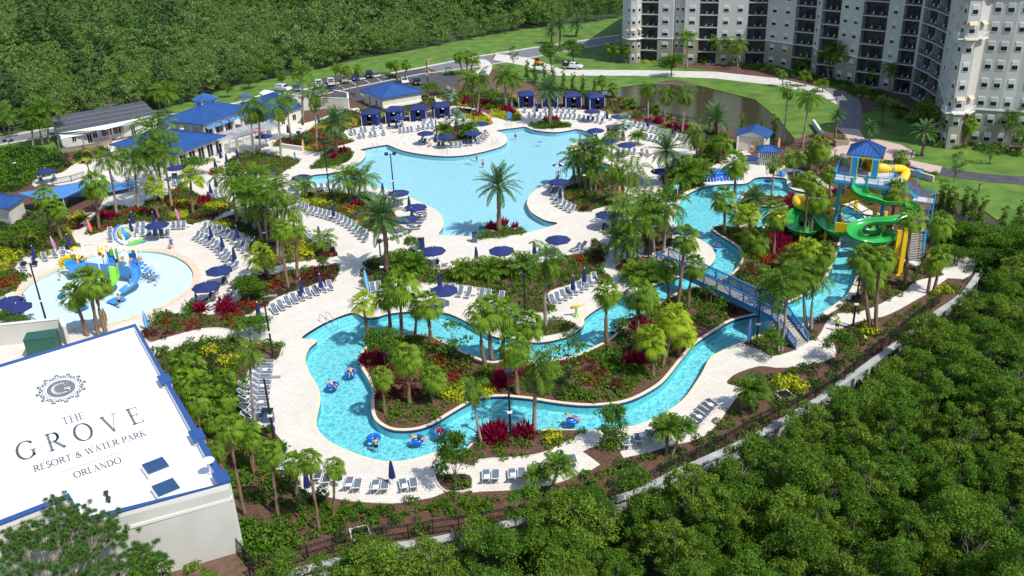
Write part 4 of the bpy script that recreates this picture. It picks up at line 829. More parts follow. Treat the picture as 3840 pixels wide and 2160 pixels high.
TP['pine'] = [pine_mesh(540 + i, 9.5 + i, 900, .28, 'pine') for i in range(2)]
TP['oak'] = [make_tree('street_tree', 560, 1.3, 1.3, 4.2, 9, .75, 1500, .14, 'tree', r=.09), make_tree('street_tree', 561, 2.0, 1.2, 4.6, 13, .85, 2200, .14, 'shrub', r=.1), make_tree('street_tree', 562, 1.5, 1.0, 4.4, 10, .6, 480, .13, 'shrub', r=.08)]
TP['bam'] = []
for i in range(2):
    rs = np.random.RandomState(580 + i); cl = [(rs.uniform(-.35, .35), rs.uniform(-.35, .35), .6 + 4.2 * j / 13, .5 * (1.05 - .45 * j / 13)) for j in range(14)]
    root = empty('bamboo_clump'); C, U, W = leaf_cloud(rs, cl, 800, .16, 1.0)
    link(bpy.data.objects.new('crown', quads_obj('crown', C, U, W, LM['bamboo'])), root)
    mb = MB()
    for j in range(7): a = j * .9; mb.tube([(.15 * math.cos(a), .15 * math.sin(a), 0), (.35 * math.cos(a), .35 * math.sin(a), 4.4)], [.035, .012], 5)
    mb.build('stem', M['stake'], root); TP['bam'].append(root)
allproto = [o for v in TP.values() for o in v]
def woods(P, step, kinds, label, group, z, rng, cap=250, cam_near=True, far_label='', smin=.8, smax=1.25, skip=lambda q: False):
    pts = [q for q in poisson(P, step, rng) if not skip(q)]
    pts.sort(key=lambda q: (Vector((q[0], q[1], z)) - CP).length)
    for q in pts[:cap]:
        pr = TP[rng.choices(list(kinds), weights=list(kinds.values()))[0]]; o = place(rng.choice(pr), (q[0], q[1], z), rng.uniform(0, 6.28), rng.uniform(smin, smax))
        tag(o, label, 'tree', group)
        if o.name.startswith('pine'): tag(o, 'dark pointed pine rising above ' + group.split(' in ')[-1], 'tree', 'pines in ' + group.split(' in ')[-1])
    return pts[cap:]
rng = random.Random(5)
# near wood, below the retaining wall
last = G(px('L', 1600, 30))
NW = [(p[0] + .0, p[1]) for p in WLs] + [(last.x + 40, last.y + 6), (last.x + 50, 36), (-30, 36)]
def near_skip(q):
    # keep the retaining wall mostly clear
    d = min((Vector(q) - Vector(p)).length for p in WLs)
    if d < (1.5 if q[0] < -6 else 2.1) or (d < 3.2 and q[0] > -6 and rng.random() < .45): return True
    X_, Y_ = proj(Vector((q[0], q[1], 2.5))); return not (-150 < X_ < 3990 and Y_ < 2420)
def behind(q):
    return False
woods(NW, 2.8, dict(near=1), 'dense bushy green tree in the near woods below the retaining wall', 'trees in the near woods', -1.3, rng, cap=300, skip=near_skip, smin=.62, smax=1.15)
cover('undergrowth', [q for q in NW], 2.1, ['dark', 'shrub', 'dark'], 'dark undergrowth on the floor of the near woods', keep=.9, scl=2.0, z=-1.25, seed=90)
# a few bare branches poking out of the near canopy
mbm = MB()
for j in range(5):
    a = j * 1.3; mbm.tube([(0, 0, 0), (.1 * math.cos(a), .1 * math.sin(a), 2.2), (.5 * math.cos(a), .5 * math.sin(a), 4.2), (1.0 * math.cos(a + .4), .9 * math.sin(a + .4), 5.4)], [.06, .05, .03, .012], 5)
    for k in range(3): mbm.tube([(.4 * math.cos(a), .4 * math.sin(a), 3.4 + k * .5), (.9 * math.cos(a + k - 1), .9 * math.sin(a + k - 1), 4.4 + k * .4)], [.02, .008], 4)
bare = mbm.build('bare_tree', mat('bleached_wood', (.27, .235, .19), .9)); first = True; L_ = []
for z_, x, y in [('L', 310, 1010), ('L', 500, 960), ('L', 700, 1080), ('L', 880, 1050), ('L', 1290, 560), ('L', 1450, 700), ('L', 1300, 850), ('L', 1490, 620), ('L', 110, 1150), ('L', 560, 1300), ('L', 1100, 1200), ('L', 1400, 480), ('L', 1500, 300), ('L', 1330, 1330)]:
    o = bare if first else bare.copy()
    if not first: COL.objects.link(o)
    first = False; p = g(z_, x, y, 2.6); o.location = (p.x, p.y, -1.3); o.rotation_euler = (0, 0, rng.uniform(0, 6)); s = rng.uniform(.95, 1.15); o.scale = (s * .9, s * .9, s * .84); L_.append(o)
run_labels(L_, 'leafless pale tree poking through the near woods', 'canopy', 'tree', 'bare trees in the near woods')
# far wood beyond the road
far_edge = [tuple(G(p))[:2] for p in PX('X', -300, 395, 0, 338, 150, 322, 300, 300, 470, 262, 600, 218, 750, 190, 900, 152, 1060, 125, 1200, 96, 1330, 74, 1500, 56, 1585, 40)]
FW = far_edge + [(far_edge[-1][0] + 22, far_edge[-1][1] + 40), (far_edge[-1][0] + 70, 520), (-260, 620), (-420, 560), (far_edge[0][0] - 120, far_edge[0][1] + 20)]
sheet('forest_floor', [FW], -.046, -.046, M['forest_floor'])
rest = woods(FW, 3.9, dict(far=9, pine=1), 'rounded green tree at the near edge of the far woods', 'trees in the far woods beyond the road', -.05, rng, cap=290, smin=.55, smax=1.4)
Cs = []; Us = []; Ws = []; Mi = []
src = [(i, o) for i, o in enumerate(TP['far'] + TP['pine'])]
arr = []
for i, o in src:
    me = [c for c in o.children if c.name.startswith('crown')][0].data; n = len(me.vertices); v = np.empty(n * 3, np.float32); me.vertices.foreach_get('co', v); v = v.reshape(-1, 4, 3)
    sub = v[np.random.RandomState(i).choice(len(v), 560 if i < 4 else 420, replace=False)]; c = sub.mean(1, keepdims=True); sub = c + (sub - c) * 1.15; arr.append(sub)
rsf = np.random.RandomState(3)
rest = [q for q in rest if abs(q[0]) < q[1] * .72]
for q in rest:
    k = rsf.choice(6, p=[.28, .24, .24, .18, .03, .03]); s = rsf.uniform(.75, 1.35); a = rsf.uniform(0, 6.28)
    v = noise.noise((q[0] * .018, q[1] * .018, 0)); v2 = noise.noise((q[0] * .05, q[1] * .05, 7)); s *= max(.45, 1 + 1.1 * v2)
    if v > .22 and rsf.rand() < .75: k = [1, 3][rsf.randint(2)]; s *= .8
    elif v < -.15 and rsf.rand() < .7: k = [0, 2, 5][rsf.randint(3)]
    if v2 < -.28 and rsf.rand() < .5: continue
    r_ = np.array([[math.cos(a), -math.sin(a), 0], [math.sin(a), math.cos(a), 0], [0, 0, 1]], np.float32)
    Cs.append((arr[k] * s) @ r_.T + np.array([q[0], q[1], -.05], np.float32)); Mi.append(np.full(len(arr[k]), [0, 1, 0, 1, 2, 2][k] if k < 4 else 2))
Vq = np.concatenate(Cs); n = len(Vq); me = bpy.data.meshes.new('far_woods')
me.vertices.add(4 * n); me.vertices.foreach_set('co', Vq.astype(np.float32).ravel()); me.loops.add(4 * n); me.loops.foreach_set('vertex_index', np.arange(4 * n, dtype=np.int32))
me.polygons.add(n); me.polygons.foreach_set('loop_start', np.arange(0, 4 * n, 4, dtype=np.int32)); me.polygons.foreach_set('loop_total', np.full(n, 4, np.int32))
for x in ('far', 'farg', 'pine'): me.materials.append(LM[x])
me.polygons.foreach_set('material_index', np.concatenate(Mi).astype(np.int32)); me.update()
tag(link(bpy.data.objects.new('far_woods', me)), 'far woods of mixed green trees beyond the road', 'woods', kind='stuff')
# single street trees
def street(items, where, lk='small round street tree'):
    L_ = []
    for pi, z_, bx, by_, cx, cy, wd in items:
        b = g(z_, bx, by_); h = hgt(px(z_, bx, by_), px(z_, cx, cy)); zc = (b - CP).dot(cF); s = h / 3.1; sx = wd / ZT[z_][2] / FPX * zc / (2.6 + .8 * (pi == 1) + .5 * (pi == 2))
        L_.append(place(TP['oak'][pi], b, rng.uniform(0, 6), (sx, sx, s)))
    run_labels(L_, lk, where, 'tree', lk + 's ' + where)
street([(0, 'B', 385, 300, 385, 210, 75), (0, 'B', 240, 240, 230, 130, 110), (0, 'B', 1365, 190, 1358, 95, 70), (0, 'A', 2070, 400, 2065, 300, 90), (1, 'A', 2260, 320, 2260, 250, 130), (0, 'A', 1955, 320, 1960, 250, 120)], 'along the road verge')
street([(0, 'M', 1590, 735, 1590, 560, 210)], 'by the pond path, round and dark')
street([(2, 'M', 65, 650, 60, 500, 130), (1, 'M', 430, 700, 430, 500, 190), (1, 'M', 640, 600, 640, 450, 200), (2, 'M', 2155, 670, 2150, 520, 130)], 'on the lawn left of the hotel')
street([(2, 'H', 1875, 440, 1890, 240, 170), (2, 'H', 2195, 280, 2200, 130, 200)], 'on the right lawn', 'thin young staked tree')
street([(1, 'B', 1740, 400, 1750, 310, 150), (1, 'A', 1770, 1110, 1790, 990, 240), (1, 'F', 1560, 620, 1555, 500, 120), (1, 'F', 760, 760, 755, 670, 100)], 'among the paths', 'leafy small tree')
street([(1, 'J', 820, 260, 800, 110, 190), (2, 'J', 1215, 235, 1200, 70, 200), (2, 'K', 455, 490, 470, 290, 240), (2, 'S', 895, 1080, 960, 720, 400), (2, 'S', 1290, 520, 1200, 250, 250)], 'on the river island', 'leafy small tree')
street([(1, 'J', 1225, 970, 1215, 740, 150), (2, 'K', 640, 790, 660, 640, 150), (1, 'K', 690, 790, 690, 640, 110), (2, 'K', 780, 1000, 790, 930, 160), (1, 'L', 450, 510, 440, 430, 110), (1, 'L', 735, 530, 740, 440, 120), (1, 'L', 1240, 700 / 7, 1250, 60, 100)], 'beside the river deck', 'airy young tree')
street([(1, 'E', 110, 1290, 90, 1170, 260), (1, 'E', 260, 560, 250, 400, 300), (1, 'E', 2260, 1050, 2280, 880, 240), (1, 'F', 120, 1000, 110, 900, 260), (1, 'F', 180, 1330, 130, 1230, 220), (1, 'J', 60, 120, 90, 30, 150)], 'around the splash pool', 'spreading leafy tree')
street([(1, 'H', 1900, 1200, 1900, 1080, 160), (1, 'H', 1990, 1050, 1990, 900, 250), (1, 'H', 2200, 1150, 2200, 1000, 300), (1, 'H', 2380, 1250, 2350, 1050, 300), (1, 'H', 2500, 1000, 2480, 850, 280), (1, 'H', 2120, 1010, 2120, 890, 280), (1, 'H', 2280, 1060, 2290, 920, 320), (1, 'H', 1800, 1000, 1800, 900, 200), (1, 'H', 2130, 1220, 2140, 1100, 260), (1, 'H', 2450, 1130, 2440, 980, 320), (1, 'H', 1960, 930, 1960, 840, 200)], 'beside the far walk', 'dense light green tree')
def bam(items, where):
    L_ = []
    for z_, bx, by_, ty in items:
        b = g(z_, bx, by_); s = hgt(px(z_, bx, by_), px(z_, bx, ty)) / 4.9; L_.append(place(TP['bam'][rng.randrange(2)], b, rng.uniform(0, 6), (s * 1.1, s * 1.1, s)))
    run_labels(L_, 'slender upright bamboo clump', where, 'bamboo', 'bamboo clumps ' + where)
bam([('C', x, y, y - 175) for x, y in ((430, 240), (500, 270), (585, 275), (665, 300), (755, 330), (845, 350), (930, 370), (1040, 400))], 'behind the upper cabanas')
bam([('H', x, y, y - 270) for x, y in ((1740, 720), (1800, 740), (1850, 760), (1960, 760), (2030, 790), (2110, 840), (2300, 930), (2450, 880))], 'by the right hand pond')
bam([('C', 2370, 690, 540), ('D', 235, 1290, 1040), ('D', 130, 1180, 1050)], 'by the twin roofed hut')
# the pine in front of the white roof, close to the camera
def near_pine():
    root = empty('pine_tree', g('I', 330, 2250, -1.7), label='big long needled pine in front of the white roof', cat='tree'); b = root.location
    rs = np.random.RandomState(77); mb = MB(); tips = []
    tgt = [(330, 1030, 7.6), (380, 1100, 7.4), (460, 1090, 7.4), (590, 1130, 7.2), (500, 1150, 7.2), (620, 1200, 7.0), (680, 1240, 6.8), (560, 1220, 6.9), (430, 1180, 7.2), (350, 1170, 7.2), (240, 1210, 6.9),
           (120, 1210, 6.6), (60, 1250, 6.4), (150, 1260, 6.6), (680, 1350, 6.2), (750, 1370, 6), (810, 1300, 6.2), (880, 1370, 5.8), (800, 1430, 5.6), (560, 1400, 6.2), (640, 1440, 6), (480, 1300, 6.7), (390, 1260, 6.9), (300, 1280, 6.7),
           (60, 1380, 5.8), (160, 1420, 5.8), (260, 1380, 6.3), (380, 1400, 6.3), (30, 1310, 6.2), (210, 1150, 7), (400, 1330, 6.6), (520, 1470, 5.8)]
    hub = Vector((0, 0, 4.6)); mb.tube([(0, 0, 0), (.1, 0, 2.5), hub, (0, .2, 6.6)], [.26, .22, .16, .05], 8)
    CC = []; UU = []; WW = []
    for x, y, z in tgt:
        p = g('I', x, y, z) - b; m_ = hub.lerp(p, .55) + Vector((rs.uniform(-.2, .2), rs.uniform(-.2, .2), -.2)); mb.tube([hub, m_, p], [.07, .045, .02], 5)
        for k in range(17):
            q = p + Vector(rs.normal(size=3) * np.array([.5, .5, .3])); mb.tube([m_.lerp(p, .7), q], [.018, .008], 3, False)
            n = 90; d = rs.normal(size=(n, 3)); d[:, 2] = d[:, 2] * .8 + .45; d /= np.linalg.norm(d, axis=1, keepdims=True); Ln = .30
            s = np.cross(d, rs.normal(size=(n, 3))); s /= np.linalg.norm(s, axis=1, keepdims=True)
            CC.append(np.array(q) + d * Ln * .5); UU.append(d * Ln * .55); WW.append(s * .02)
    mb.build('trunk', mat('pine_bark', (.23, .19, .16), .9, var=.2), root)
    link(bpy.data.objects.new('crown', quads_obj('crown', np.concatenate(CC), np.concatenate(UU), np.concatenate(WW), leafmat('near_pine_needles', (.16, .30, .05), (.05, .13, .03), .35))), root)
near_pine()
for o in allproto:
    for c in list(o.children): bpy.data.objects.remove(c)
    bpy.data.objects.remove(o)
M['roof_blue'] = mat('blue_standing_seam_metal', (.035, .115, .34), .42, .15, var=.10, vscale=.5)
M['seam'] = mat('blue_roof_seam', (.025, .08, .26), .4, .15)
M['stucco'] = mat('cream_stucco', (.60, .57, .49), .9, var=.07, vscale=.6)
M['stucco_grey'] = mat('greige_stucco', (.52, .52, .475), .9, var=.05, vscale=.4, bump=.15, bscale=30)
M['white'] = mat('white_paint', (.80, .80, .79), .5)
M['white_metal'] = mat('white_powder_coat', (.82, .82, .82), .35)
M['trim'] = mat('pale_trim', (.72, .70, .64), .7)
M['glass'] = mat('dark_window_glass', (.015, .022, .03), .08)
M['dark'] = mat('dark_opening', (.03, .03, .035), .8)
M['navy'] = mat('navy_canvas', (.012, .025, .13), .8, var=.12, vscale=2)
M['black'] = mat('black_metal', (.012, .012, .015), .45)
M['hotel_light'] = mat('pale_grey_stucco', (.49, .48, .455), .9, var=.04, vscale=.2)
M['hotel_taupe'] = mat('taupe_stucco', (.30, .27, .21), .9, var=.04, vscale=.2)
M['bronze'] = mat('bronze_roof', (.17, .14, .085), .5, .3)
M['awning'] = mat('striped_awning', (.55, .45, .33), .8)
M['blind'] = mat('white_blind', (.50, .56, .55), .7)
M['shingle'] = mat('charcoal_roof_felt', (.052, .062, .08), .85, c2=(.075, .085, .105), vscale=.8)
M['wood'] = mat('weathered_timber', (.26, .20, .15), .85, var=.2, vscale=4)
M['sail'] = mat('white_sail_cloth', (.80, .82, .84), .7)
M['tent_blue'] = mat('sky_blue_canopy', (.07, .22, .50), .55, var=.07, vscale=.6)
def quad_pts(Fc, L, Rt): return Fc, L, Rt, L + Rt - Fc
def hip_roof(name, Fc, L, Rt, rise, parent, over=0.0, seams=.55, th=.16):
    """hipped metal roof over the parallelogram with near corner Fc; ribs are real raised seams"""
    Fc, L, Rt = Vector(Fc), Vector(L), Vector(Rt); B = L + Rt - Fc; z = (Fc.z + L.z + Rt.z) / 3
    for p in (Fc, L, Rt, B): p.z = z
    u = (Rt - Fc); v = (L - Fc); lu, lv = u.length, v.length; uh, vh = u / lu, v / lv
    if lu >= lv: r1 = Fc + v * .5 + uh * lv * .5; r2 = Fc + v * .5 + uh * (lu - lv * .5)
    else: r1 = Fc + u * .5 + vh * lu * .5; r2 = Fc + u * .5 + vh * (lv - lu * .5)
    r1 = r1 + Vector((0, 0, rise)); r2 = r2 + Vector((0, 0, rise))
    if lu >= lv: faces = [(Fc, Rt, r2, r1), (Rt, B, r2), (B, L, r1, r2), (L, Fc, r1)]
    else: faces = [(Fc, Rt, r1), (Rt, B, r2, r1), (B, L, r2), (L, Fc, r1, r2)]
    mb = MB()
    for f in faces: mb.add(list(f), [tuple(range(len(f)))])
    dn = Vector((0, 0, -th)); c = [Fc, Rt, B, L]
    for i in range(4): mb.add([c[i] + dn, c[(i + 1) % 4] + dn, c[(i + 1) % 4], c[i]], [(0, 1, 2, 3)])
    mb.add([p + dn for p in (Fc, L, B, Rt)], [(0, 1, 2, 3)])
    o = mb.build(name, M['roof_blue'], parent)
    rb = MB()
    for f in faces:
        a, b = f[0], f[1]; e = (b - a); le = e.length; eh = e / le
        if len(f) == 4: tl, tr = (f[3] - a).dot(eh), (f[2] - a).dot(eh); top = f[3]
        else: tl = tr = (f[2] - a).dot(eh); top = f[2]
        foot = a + eh * (top - a).dot(eh); slope = top - foot; n = int(le / seams); nr = eh.cross(slope.normalized()) * .035
        for k in range(1, n):
            t = k * le / n; h = 1.0 if tl <= t <= tr else (t / tl if t < tl else (le - t) / (le - tr))
            rb.bar(a + eh * t + nr, a + eh * t + slope * h + nr, .05, .06)
    for a, b in ((Fc, r1), (L, r1 if lu >= lv else r2), (Rt, r2 if lu >= lv else r1), (B, r2), (r1, r2)): rb.bar(a + Vector((0, 0, .04)), b + Vector((0, 0, .05)), .18, .07)
    rb.build('roof_seams', M['seam'], o)
    return o
def shrink(Fc, L, Rt, d):
    Fc, L, Rt = Vector(Fc), Vector(L), Vector(Rt); u = (Rt - Fc).normalized() * d; v = (L - Fc).normalized() * d
    return Fc + u + v, L + u - v, Rt - u + v
def frame_walls(name, Fc, L, Rt, h, m, parent, z0=0.0):
    mb = MB(); B = L + Rt - Fc; mb.prism([(Fc.x, Fc.y), (Rt.x, Rt.y), (B.x, B.y), (L.x, L.y)], z0, h); return mb.build(name, m, parent)
def wall_open(parent, a, b, z0, z1, w_, t, nm='window', m=None, fr=True):
    """framed opening standing 3 cm proud on the wall from a to b, centred at fraction t"""
    a = Vector((a.x, a.y, 0)); b = Vector((b.x, b.y, 0)); d = (b - a).normalized(); n = Vector((d.y, -d.x, 0)); c = a.lerp(b, t); rz = math.atan2(d.y, d.x)
    mb = MB(); zc = (z0 + z1) / 2; h = z1 - z0
    if fr:
        mb.cur = 0
        for dx_, dz_, ww, hh in ((0, h / 2, w_ + .16, .08), (0, -h / 2, w_ + .16, .08), (-w_ / 2, 0, .08, h), (w_ / 2, 0, .08, h), (0, 0, .05, h)):
            p = c + d * dx_ + n * .03; mb.box((p.x, p.y, zc + dz_), (ww, .08, hh), rz)
    mb.cur = 1; p = c + n * .012; mb.box((p.x, p.y, zc), (w_, .05, h - .02), rz)
    return mb.build(nm, None, parent, mats=[M['white'], m or M['glass']])
def simple_root(name, p, label, cat, group=None): return empty(name, (p.x, p.y, 0), 0, label, cat, group)
def local(root, f):
    """run f with children built in world space, then parent them keeping place"""
    before = set(o.name for o in bpy.data.objects); f()
def reparent(root, objs):
    inv = Matrix.Translation(-root.location)
    for o in objs:
        if o.type == 'MESH' and o.parent is root: o.data.transform(inv)
class Group:
    """thing whose parts are modelled in world space; closing moves them under an Empty at the base"""
    def __init__(s, name, p, label, cat, group=None): s.root = empty(name, (p[0], p[1], p[2] if len(p) > 2 else 0), 0, label, cat, group)
    def __enter__(s): return s.root
    def __exit__(s, *a):
        inv = Matrix.Translation(-s.root.location)
        def go(o):
            for c in o.children:
                if c.type == 'MESH': c.data.transform(inv)
                go(c)
        go(s.root)
# cafe pavilion group
def zget(s, x, y, z): return g(s, x, y, z)
Fc, L, Rt = g('U', 895, 748, 4.6), g('U', 328, 692, 4.6), g('U', 1560, 520, 4.6)
with Group('cafe_pavilion', (Fc.x, Fc.y, 0), 'large open cafe pavilion with blue hipped roof and eight sided cupola', 'building') as r:
    hip_roof('roof', Fc, L, Rt, 2.0, r); a, b, c = shrink(Fc, L, Rt, .7); d = b + c - a
    for P, Q, n in ((a, c, 5), (a, b, 3)):
        for k in range(n + 1):
            p = P.lerp(Q, k / n); mb = MB(); mb.box((p.x, p.y, 2.2), (.5, .5, 4.4), math.atan2((c - a).y, (c - a).x)); mb.build('column', M['stucco'], r)
    mb = MB(); n_ = (c - a).normalized(); rz = math.atan2(n_.y, n_.x); m_ = a.lerp(c, .5); mb.box((m_.x, m_.y, 4.1), ((c - a).length, .35, .7), rz)
    n2 = (b - a).normalized(); rz2 = math.atan2(n2.y, n2.x); m2 = a.lerp(b, .5); mb.box((m2.x, m2.y, 4.1), ((b - a).length, .35, .7), rz2); mb.build('beam', M['stucco'], r)
    i1, i2, i3 = shrink(a, b, c, 2.6); frame_walls('wall', i1, i2, i3, 4.3, M['stucco'], r)
    for k in range(4): wall_open(r, i1, i3, .1, 3.0, 2.2, .14 + k * .24, 'door', M['dark'])
    for k in range(6):
        p = a.lerp(c, (k + .6) / 6.3); q = p + Vector((n_.y, -n_.x, 0)) * .9; mb = MB(); mb.add([(p + n_ * -1).to_tuple()[:2] + (3.9,), (p + n_ * 1).to_tuple()[:2] + (3.9,), (q + n_ * 1).to_tuple()[:2] + (3.25,), (q + n_ * -1).to_tuple()[:2] + (3.25,)], [(0, 1, 2, 3)])
        mb.build('awning', M['tent_blue'], r)
    cu = g('U', 935, 480, 6.0); mb = MB(); mb.lathe([(2.35, -.3), (2.35, 1.5), (0, 1.5)], 8, (cu.x, cu.y, 5.5)); cp = mb.build('cupola', M['white'], r)
    mb = MB(); mb.lathe([(2.75, 0), (2.75, .15), (.05, 1.35)], 8, (cu.x, cu.y, 7.0)); mb.tube([(cu.x, cu.y, 8.3), (cu.x, cu.y, 9.8)], [.06, .01], 6); mb.build('cupola_roof', M['roof_blue'], cp)
    for k in range(8):
        an = 2 * math.pi * (k + .5) / 8; mb = MB(); mb.box((cu.x + 2.22 * math.cos(an), cu.y + 2.22 * math.sin(an), 6.35), (.1, 1.15, .8), an); mb.build('louvre', M['tent_blue'], cp)
Fc, L, Rt = g('A', 1600, 915, 3.4), g('A', 985, 828, 3.4), g('A', 2052, 742, 3.4)
with Group('cafe_dining_wing', (Fc.x, Fc.y, 0), 'lower dining wing with wide blue hipped roof and glazed front bays', 'building') as r:
    hip_roof('roof', Fc, L, Rt, 1.9, r); a, b, c = shrink(Fc, L, Rt, .8); frame_walls('wall', a, b, c, 3.25, M['stucco'], r)
    for k in range(5): wall_open(r, a, c, .2, 2.7, 1.7, .1 + k * .2)
    for k in range(5): wall_open(r, b, a, .2, 2.7, 1.7, .1 + k * .2)
    cu = g('A', 1490, 655, 4.6); mb = MB(); mb.lathe([(1.0, 0), (1.0, .9), (0, .9)], 8, (cu.x, cu.y, 3.9)); cp = mb.build('cupola', M['white'], r)
    mb = MB(); mb.lathe([(1.45, 0), (1.45, .1), (.04, .75)], 8, (cu.x, cu.y, 4.8)); mb.tube([(cu.x, cu.y, 5.5), (cu.x, cu.y, 6.3)], [.04, .01], 6); mb.build('cupola_roof', M['roof_blue'], cp)
Fc, L, Rt = g('U', 1650, 712, 3.4), g('U', 1380, 470, 3.4), g('U', 2190, 515, 3.4)
with Group('cafe_kitchen_wing', (Fc.x, Fc.y, 0), 'kitchen wing with blue roof beyond the pergola and palms', 'building') as r:
    hip_roof('roof', Fc, L, Rt, 1.5, r); a, b, c = shrink(Fc, L, Rt, .6); frame_walls('wall', a, b, c, 3.25, M['stucco'], r)
    for k in range(3): wall_open(r, a, c, .9, 2.3, 1.3, .2 + k * .3)
    cu = g('U', 1445, 400, 4.6); mb = MB(); mb.lathe([(1.1, 0), (1.1, .9), (0, .9)], 8, (cu.x, cu.y, 3.9)); cp = mb.build('cupola', M['white'], r)
    mb = MB(); mb.lathe([(1.5, 0), (1.5, .1), (.04, .75)], 8, (cu.x, cu.y, 4.8)); mb.build('cupola_roof', M['roof_blue'], cp)
# service yard walls and flat roof behind the cafe
Fc, L, Rt = g('U', 2060, 470, 3), g('U', 1560, 390, 3), g('B', 560, 380, 3)
with Group('service_roof', (Fc.x, Fc.y, 0), 'white flat roofed plant block with roof vents behind the cafe', 'building') as r:
    frame_walls('wall', Fc, L, Rt, 3.0, M['white'], r)
    for k in range(4):
        p = Fc.lerp(L, .15 + .2 * k).lerp(Rt, .3); mb = MB(); mb.lathe([(.3, 0), (.3, .7), (.42, .75), (.42, .95), (0, 1.05)], 10, (p.x, p.y, 3.0)); mb.build('roof_vent', M['white_metal'], r, True)
def wall_run(s, pts, h, th, m, name, label, cat='wall', cap=None):
    W = [g(s, x, y) for x, y in pts]
    with Group(name, W[0], label, cat) as r:
        mb = MB()
        for a, b in zip(W[:-1], W[1:]): mb.bar(a + Vector((0, 0, h / 2)), b + Vector((0, 0, h / 2)), th, h)
        mb.build('wall_panel', m, r)
        mb = MB()
        for a, b in zip(W[:-1], W[1:]): mb.bar(a + Vector((0, 0, h + .05)), b + Vector((0, 0, h + .05)), th + .12, .10)
        mb.build('coping', cap or M['trim'], r)
wall_run('B', [(560, 520), (760, 500), (990, 510), (985, 455), (860, 430)], 2.6, .3, M['stucco'], 'yard_wall', 'cream screen wall round the bin yard by the car park')
wall_run('B', [(370, 855), (572, 885)], .8, .35, M['stucco'], 'low_wall', 'low cream wall below the surfboard bed')
# pergola
def pergola(s, a, b, c, z, name, label, cat, m, n, posts=True):
    A, Bp, Cp = g(s, *a, z), g(s, *b, z), g(s, *c, z)
    with Group(name, (A.x, A.y, 0), label, cat) as r:
        u = Bp - A; v = Cp - A
        for k in range(n + 1):
            p = A + u * (k / n); mb = MB(); mb.bar(p - v.normalized() * .4 + Vector((0, 0, .2)), p + v + v.normalized() * .4 + Vector((0, 0, .2)), .09, .22); mb.build('rafter', m, r)
        for t in (0.05, .95):
            mb = MB(); mb.bar(A + v * t - u.normalized() * .3, Bp + v * t + u.normalized() * .3, .16, .25); mb.build('beam', m, r)
        if posts:
            for t in (.05, .95):
                for k in range(5): p = A + v * t + u * (.03 + .94 * k / 4); mb = MB(); mb.box((p.x, p.y, z / 2 - .1), (.3, .3, z)); mb.build('post', m, r)
pergola('U', (1130, 985), (1900, 770), (1010, 900), 3.0, 'white_pergola', 'long white slatted pergola in front of the cafe', 'pergola', M['white'], 34)
pergola('A', (870, 500), (1130, 445), (860, 460), 2.6, 'timber_pergola', 'grey timber pergola behind the modular building', 'pergola', M['wood'], 14)
# grey modular building with shade sails
Fl, Fr = g('A', 540, 720, 3.4), g('A', 1420, 560, 3.4); Bl = g('A', 465, 600, 3.4)
Br = Bl + (Fr - Fl)
with Group('modular_building', (Fl.x, Fl.y, 0), 'long single storey building with dark felt roof and white sails', 'building') as r:
    frame_walls('wall', Fl, Bl, Fr, 3.3, M['stucco_grey'], r)
    mb = MB(); o_ = (Fr - Fl).normalized() * .2; q = (Bl - Fl).normalized() * .3; up = Vector((0, 0, .55))
    c1, c2, c3, c4 = Fl - o_ - q, Fr + o_ - q, Fr + o_ + q + (Bl - Fl) + up, Bl - o_ + q + up
    mb.add([c1, c2, c3, c4] + [p - Vector((0, 0, .22)) for p in (c1, c2, c3, c4)], [(0, 1, 2, 3), (4, 7, 6, 5), (0, 4, 5, 1), (1, 5, 6, 2), (2, 6, 7, 3), (3, 7, 4, 0)]); rf = mb.build('roof', M['shingle'], r)
    mb = MB()
    for k in (.25, .5, .75): mb.bar(c1.lerp(c4, k) + Vector((0, 0, .02)), c2.lerp(c3, k) + Vector((0, 0, .02)), .18, .05)
    mb.build('roof_seams', M['wood'], rf)
    for t, w_ in ((.12, .9), (.33, 1.0), (.45, 2.2), (.57, 2.2), (.88, .9)): wall_open(r, Fl, Fr, 1.0, 2.5, w_, t)
    wall_open(r, Fl, Fr, .1, 2.3, 1.0, .72, 'door'); wall_open(r, Fl, Fr, .1, 2.3, 1.0, .27, 'door')
def sail(s, pts, label):
    P = [g(s, x, y, z) for x, y, z in pts]; C_ = sum(P, Vector()) / len(P) - Vector((0, 0, .35)); mb = MB(); n = 10
    for i in range(len(P)):
        a, b = P[i], P[(i + 1) % len(P)]; e = [a.lerp(b, k / n).lerp(C_, .16 * math.sin(math.pi * k / n)) for k in range(n + 1)]
        for k in range(n): mb.add([e[k], e[k + 1], C_], [(0, 1, 2)])
    o = mb.build('shade_sail', M['sail'], None, True); c = P[0].copy(); o.data.transform(Matrix.Translation(-c)); o.location = c
    sm = o.modifiers.new('t', 'SOLIDIFY'); sm.thickness = .03; tag(o, label, 'shade sail')
sail('A', [(535, 722, 3.5), (1390, 560, 3.7), (960, 690, 3.0)], 'long white shade sail along the dark felt roof edge')
sail('A', [(545, 775, 3.2), (530, 735, 3.4), (770, 735, 2.9)], 'small white shade sail at the left end of the roof')
for i, (x, y) in enumerate(((1010, 810), (775, 880), (1120, 770), (550, 900))):
    p = g('A', x, y); mb = MB(); mb.tube([p, p + Vector((0, 0, 2.6))], .13, 8); mb.lathe([(.16, 2.6), (.05, 2.75)], 8, p); o = mb.build('timber_post', M['wood']); o.data.transform(Matrix.Translation(-p)); o.location = p
    tag(o, ('tall', 'second', 'third', 'corner')[i] + ' round timber post holding the white sails, ' + ('near the middle', 'left of the middle', 'furthest right', 'at the left deck corner')[i], 'post')
wall_run('A', [(560, 905), (900, 850), (1010, 820)], .9, .15, M['wood'], 'deck_screen', 'low brown timber screen of the terrace under the sails', 'screen', M['wood'])
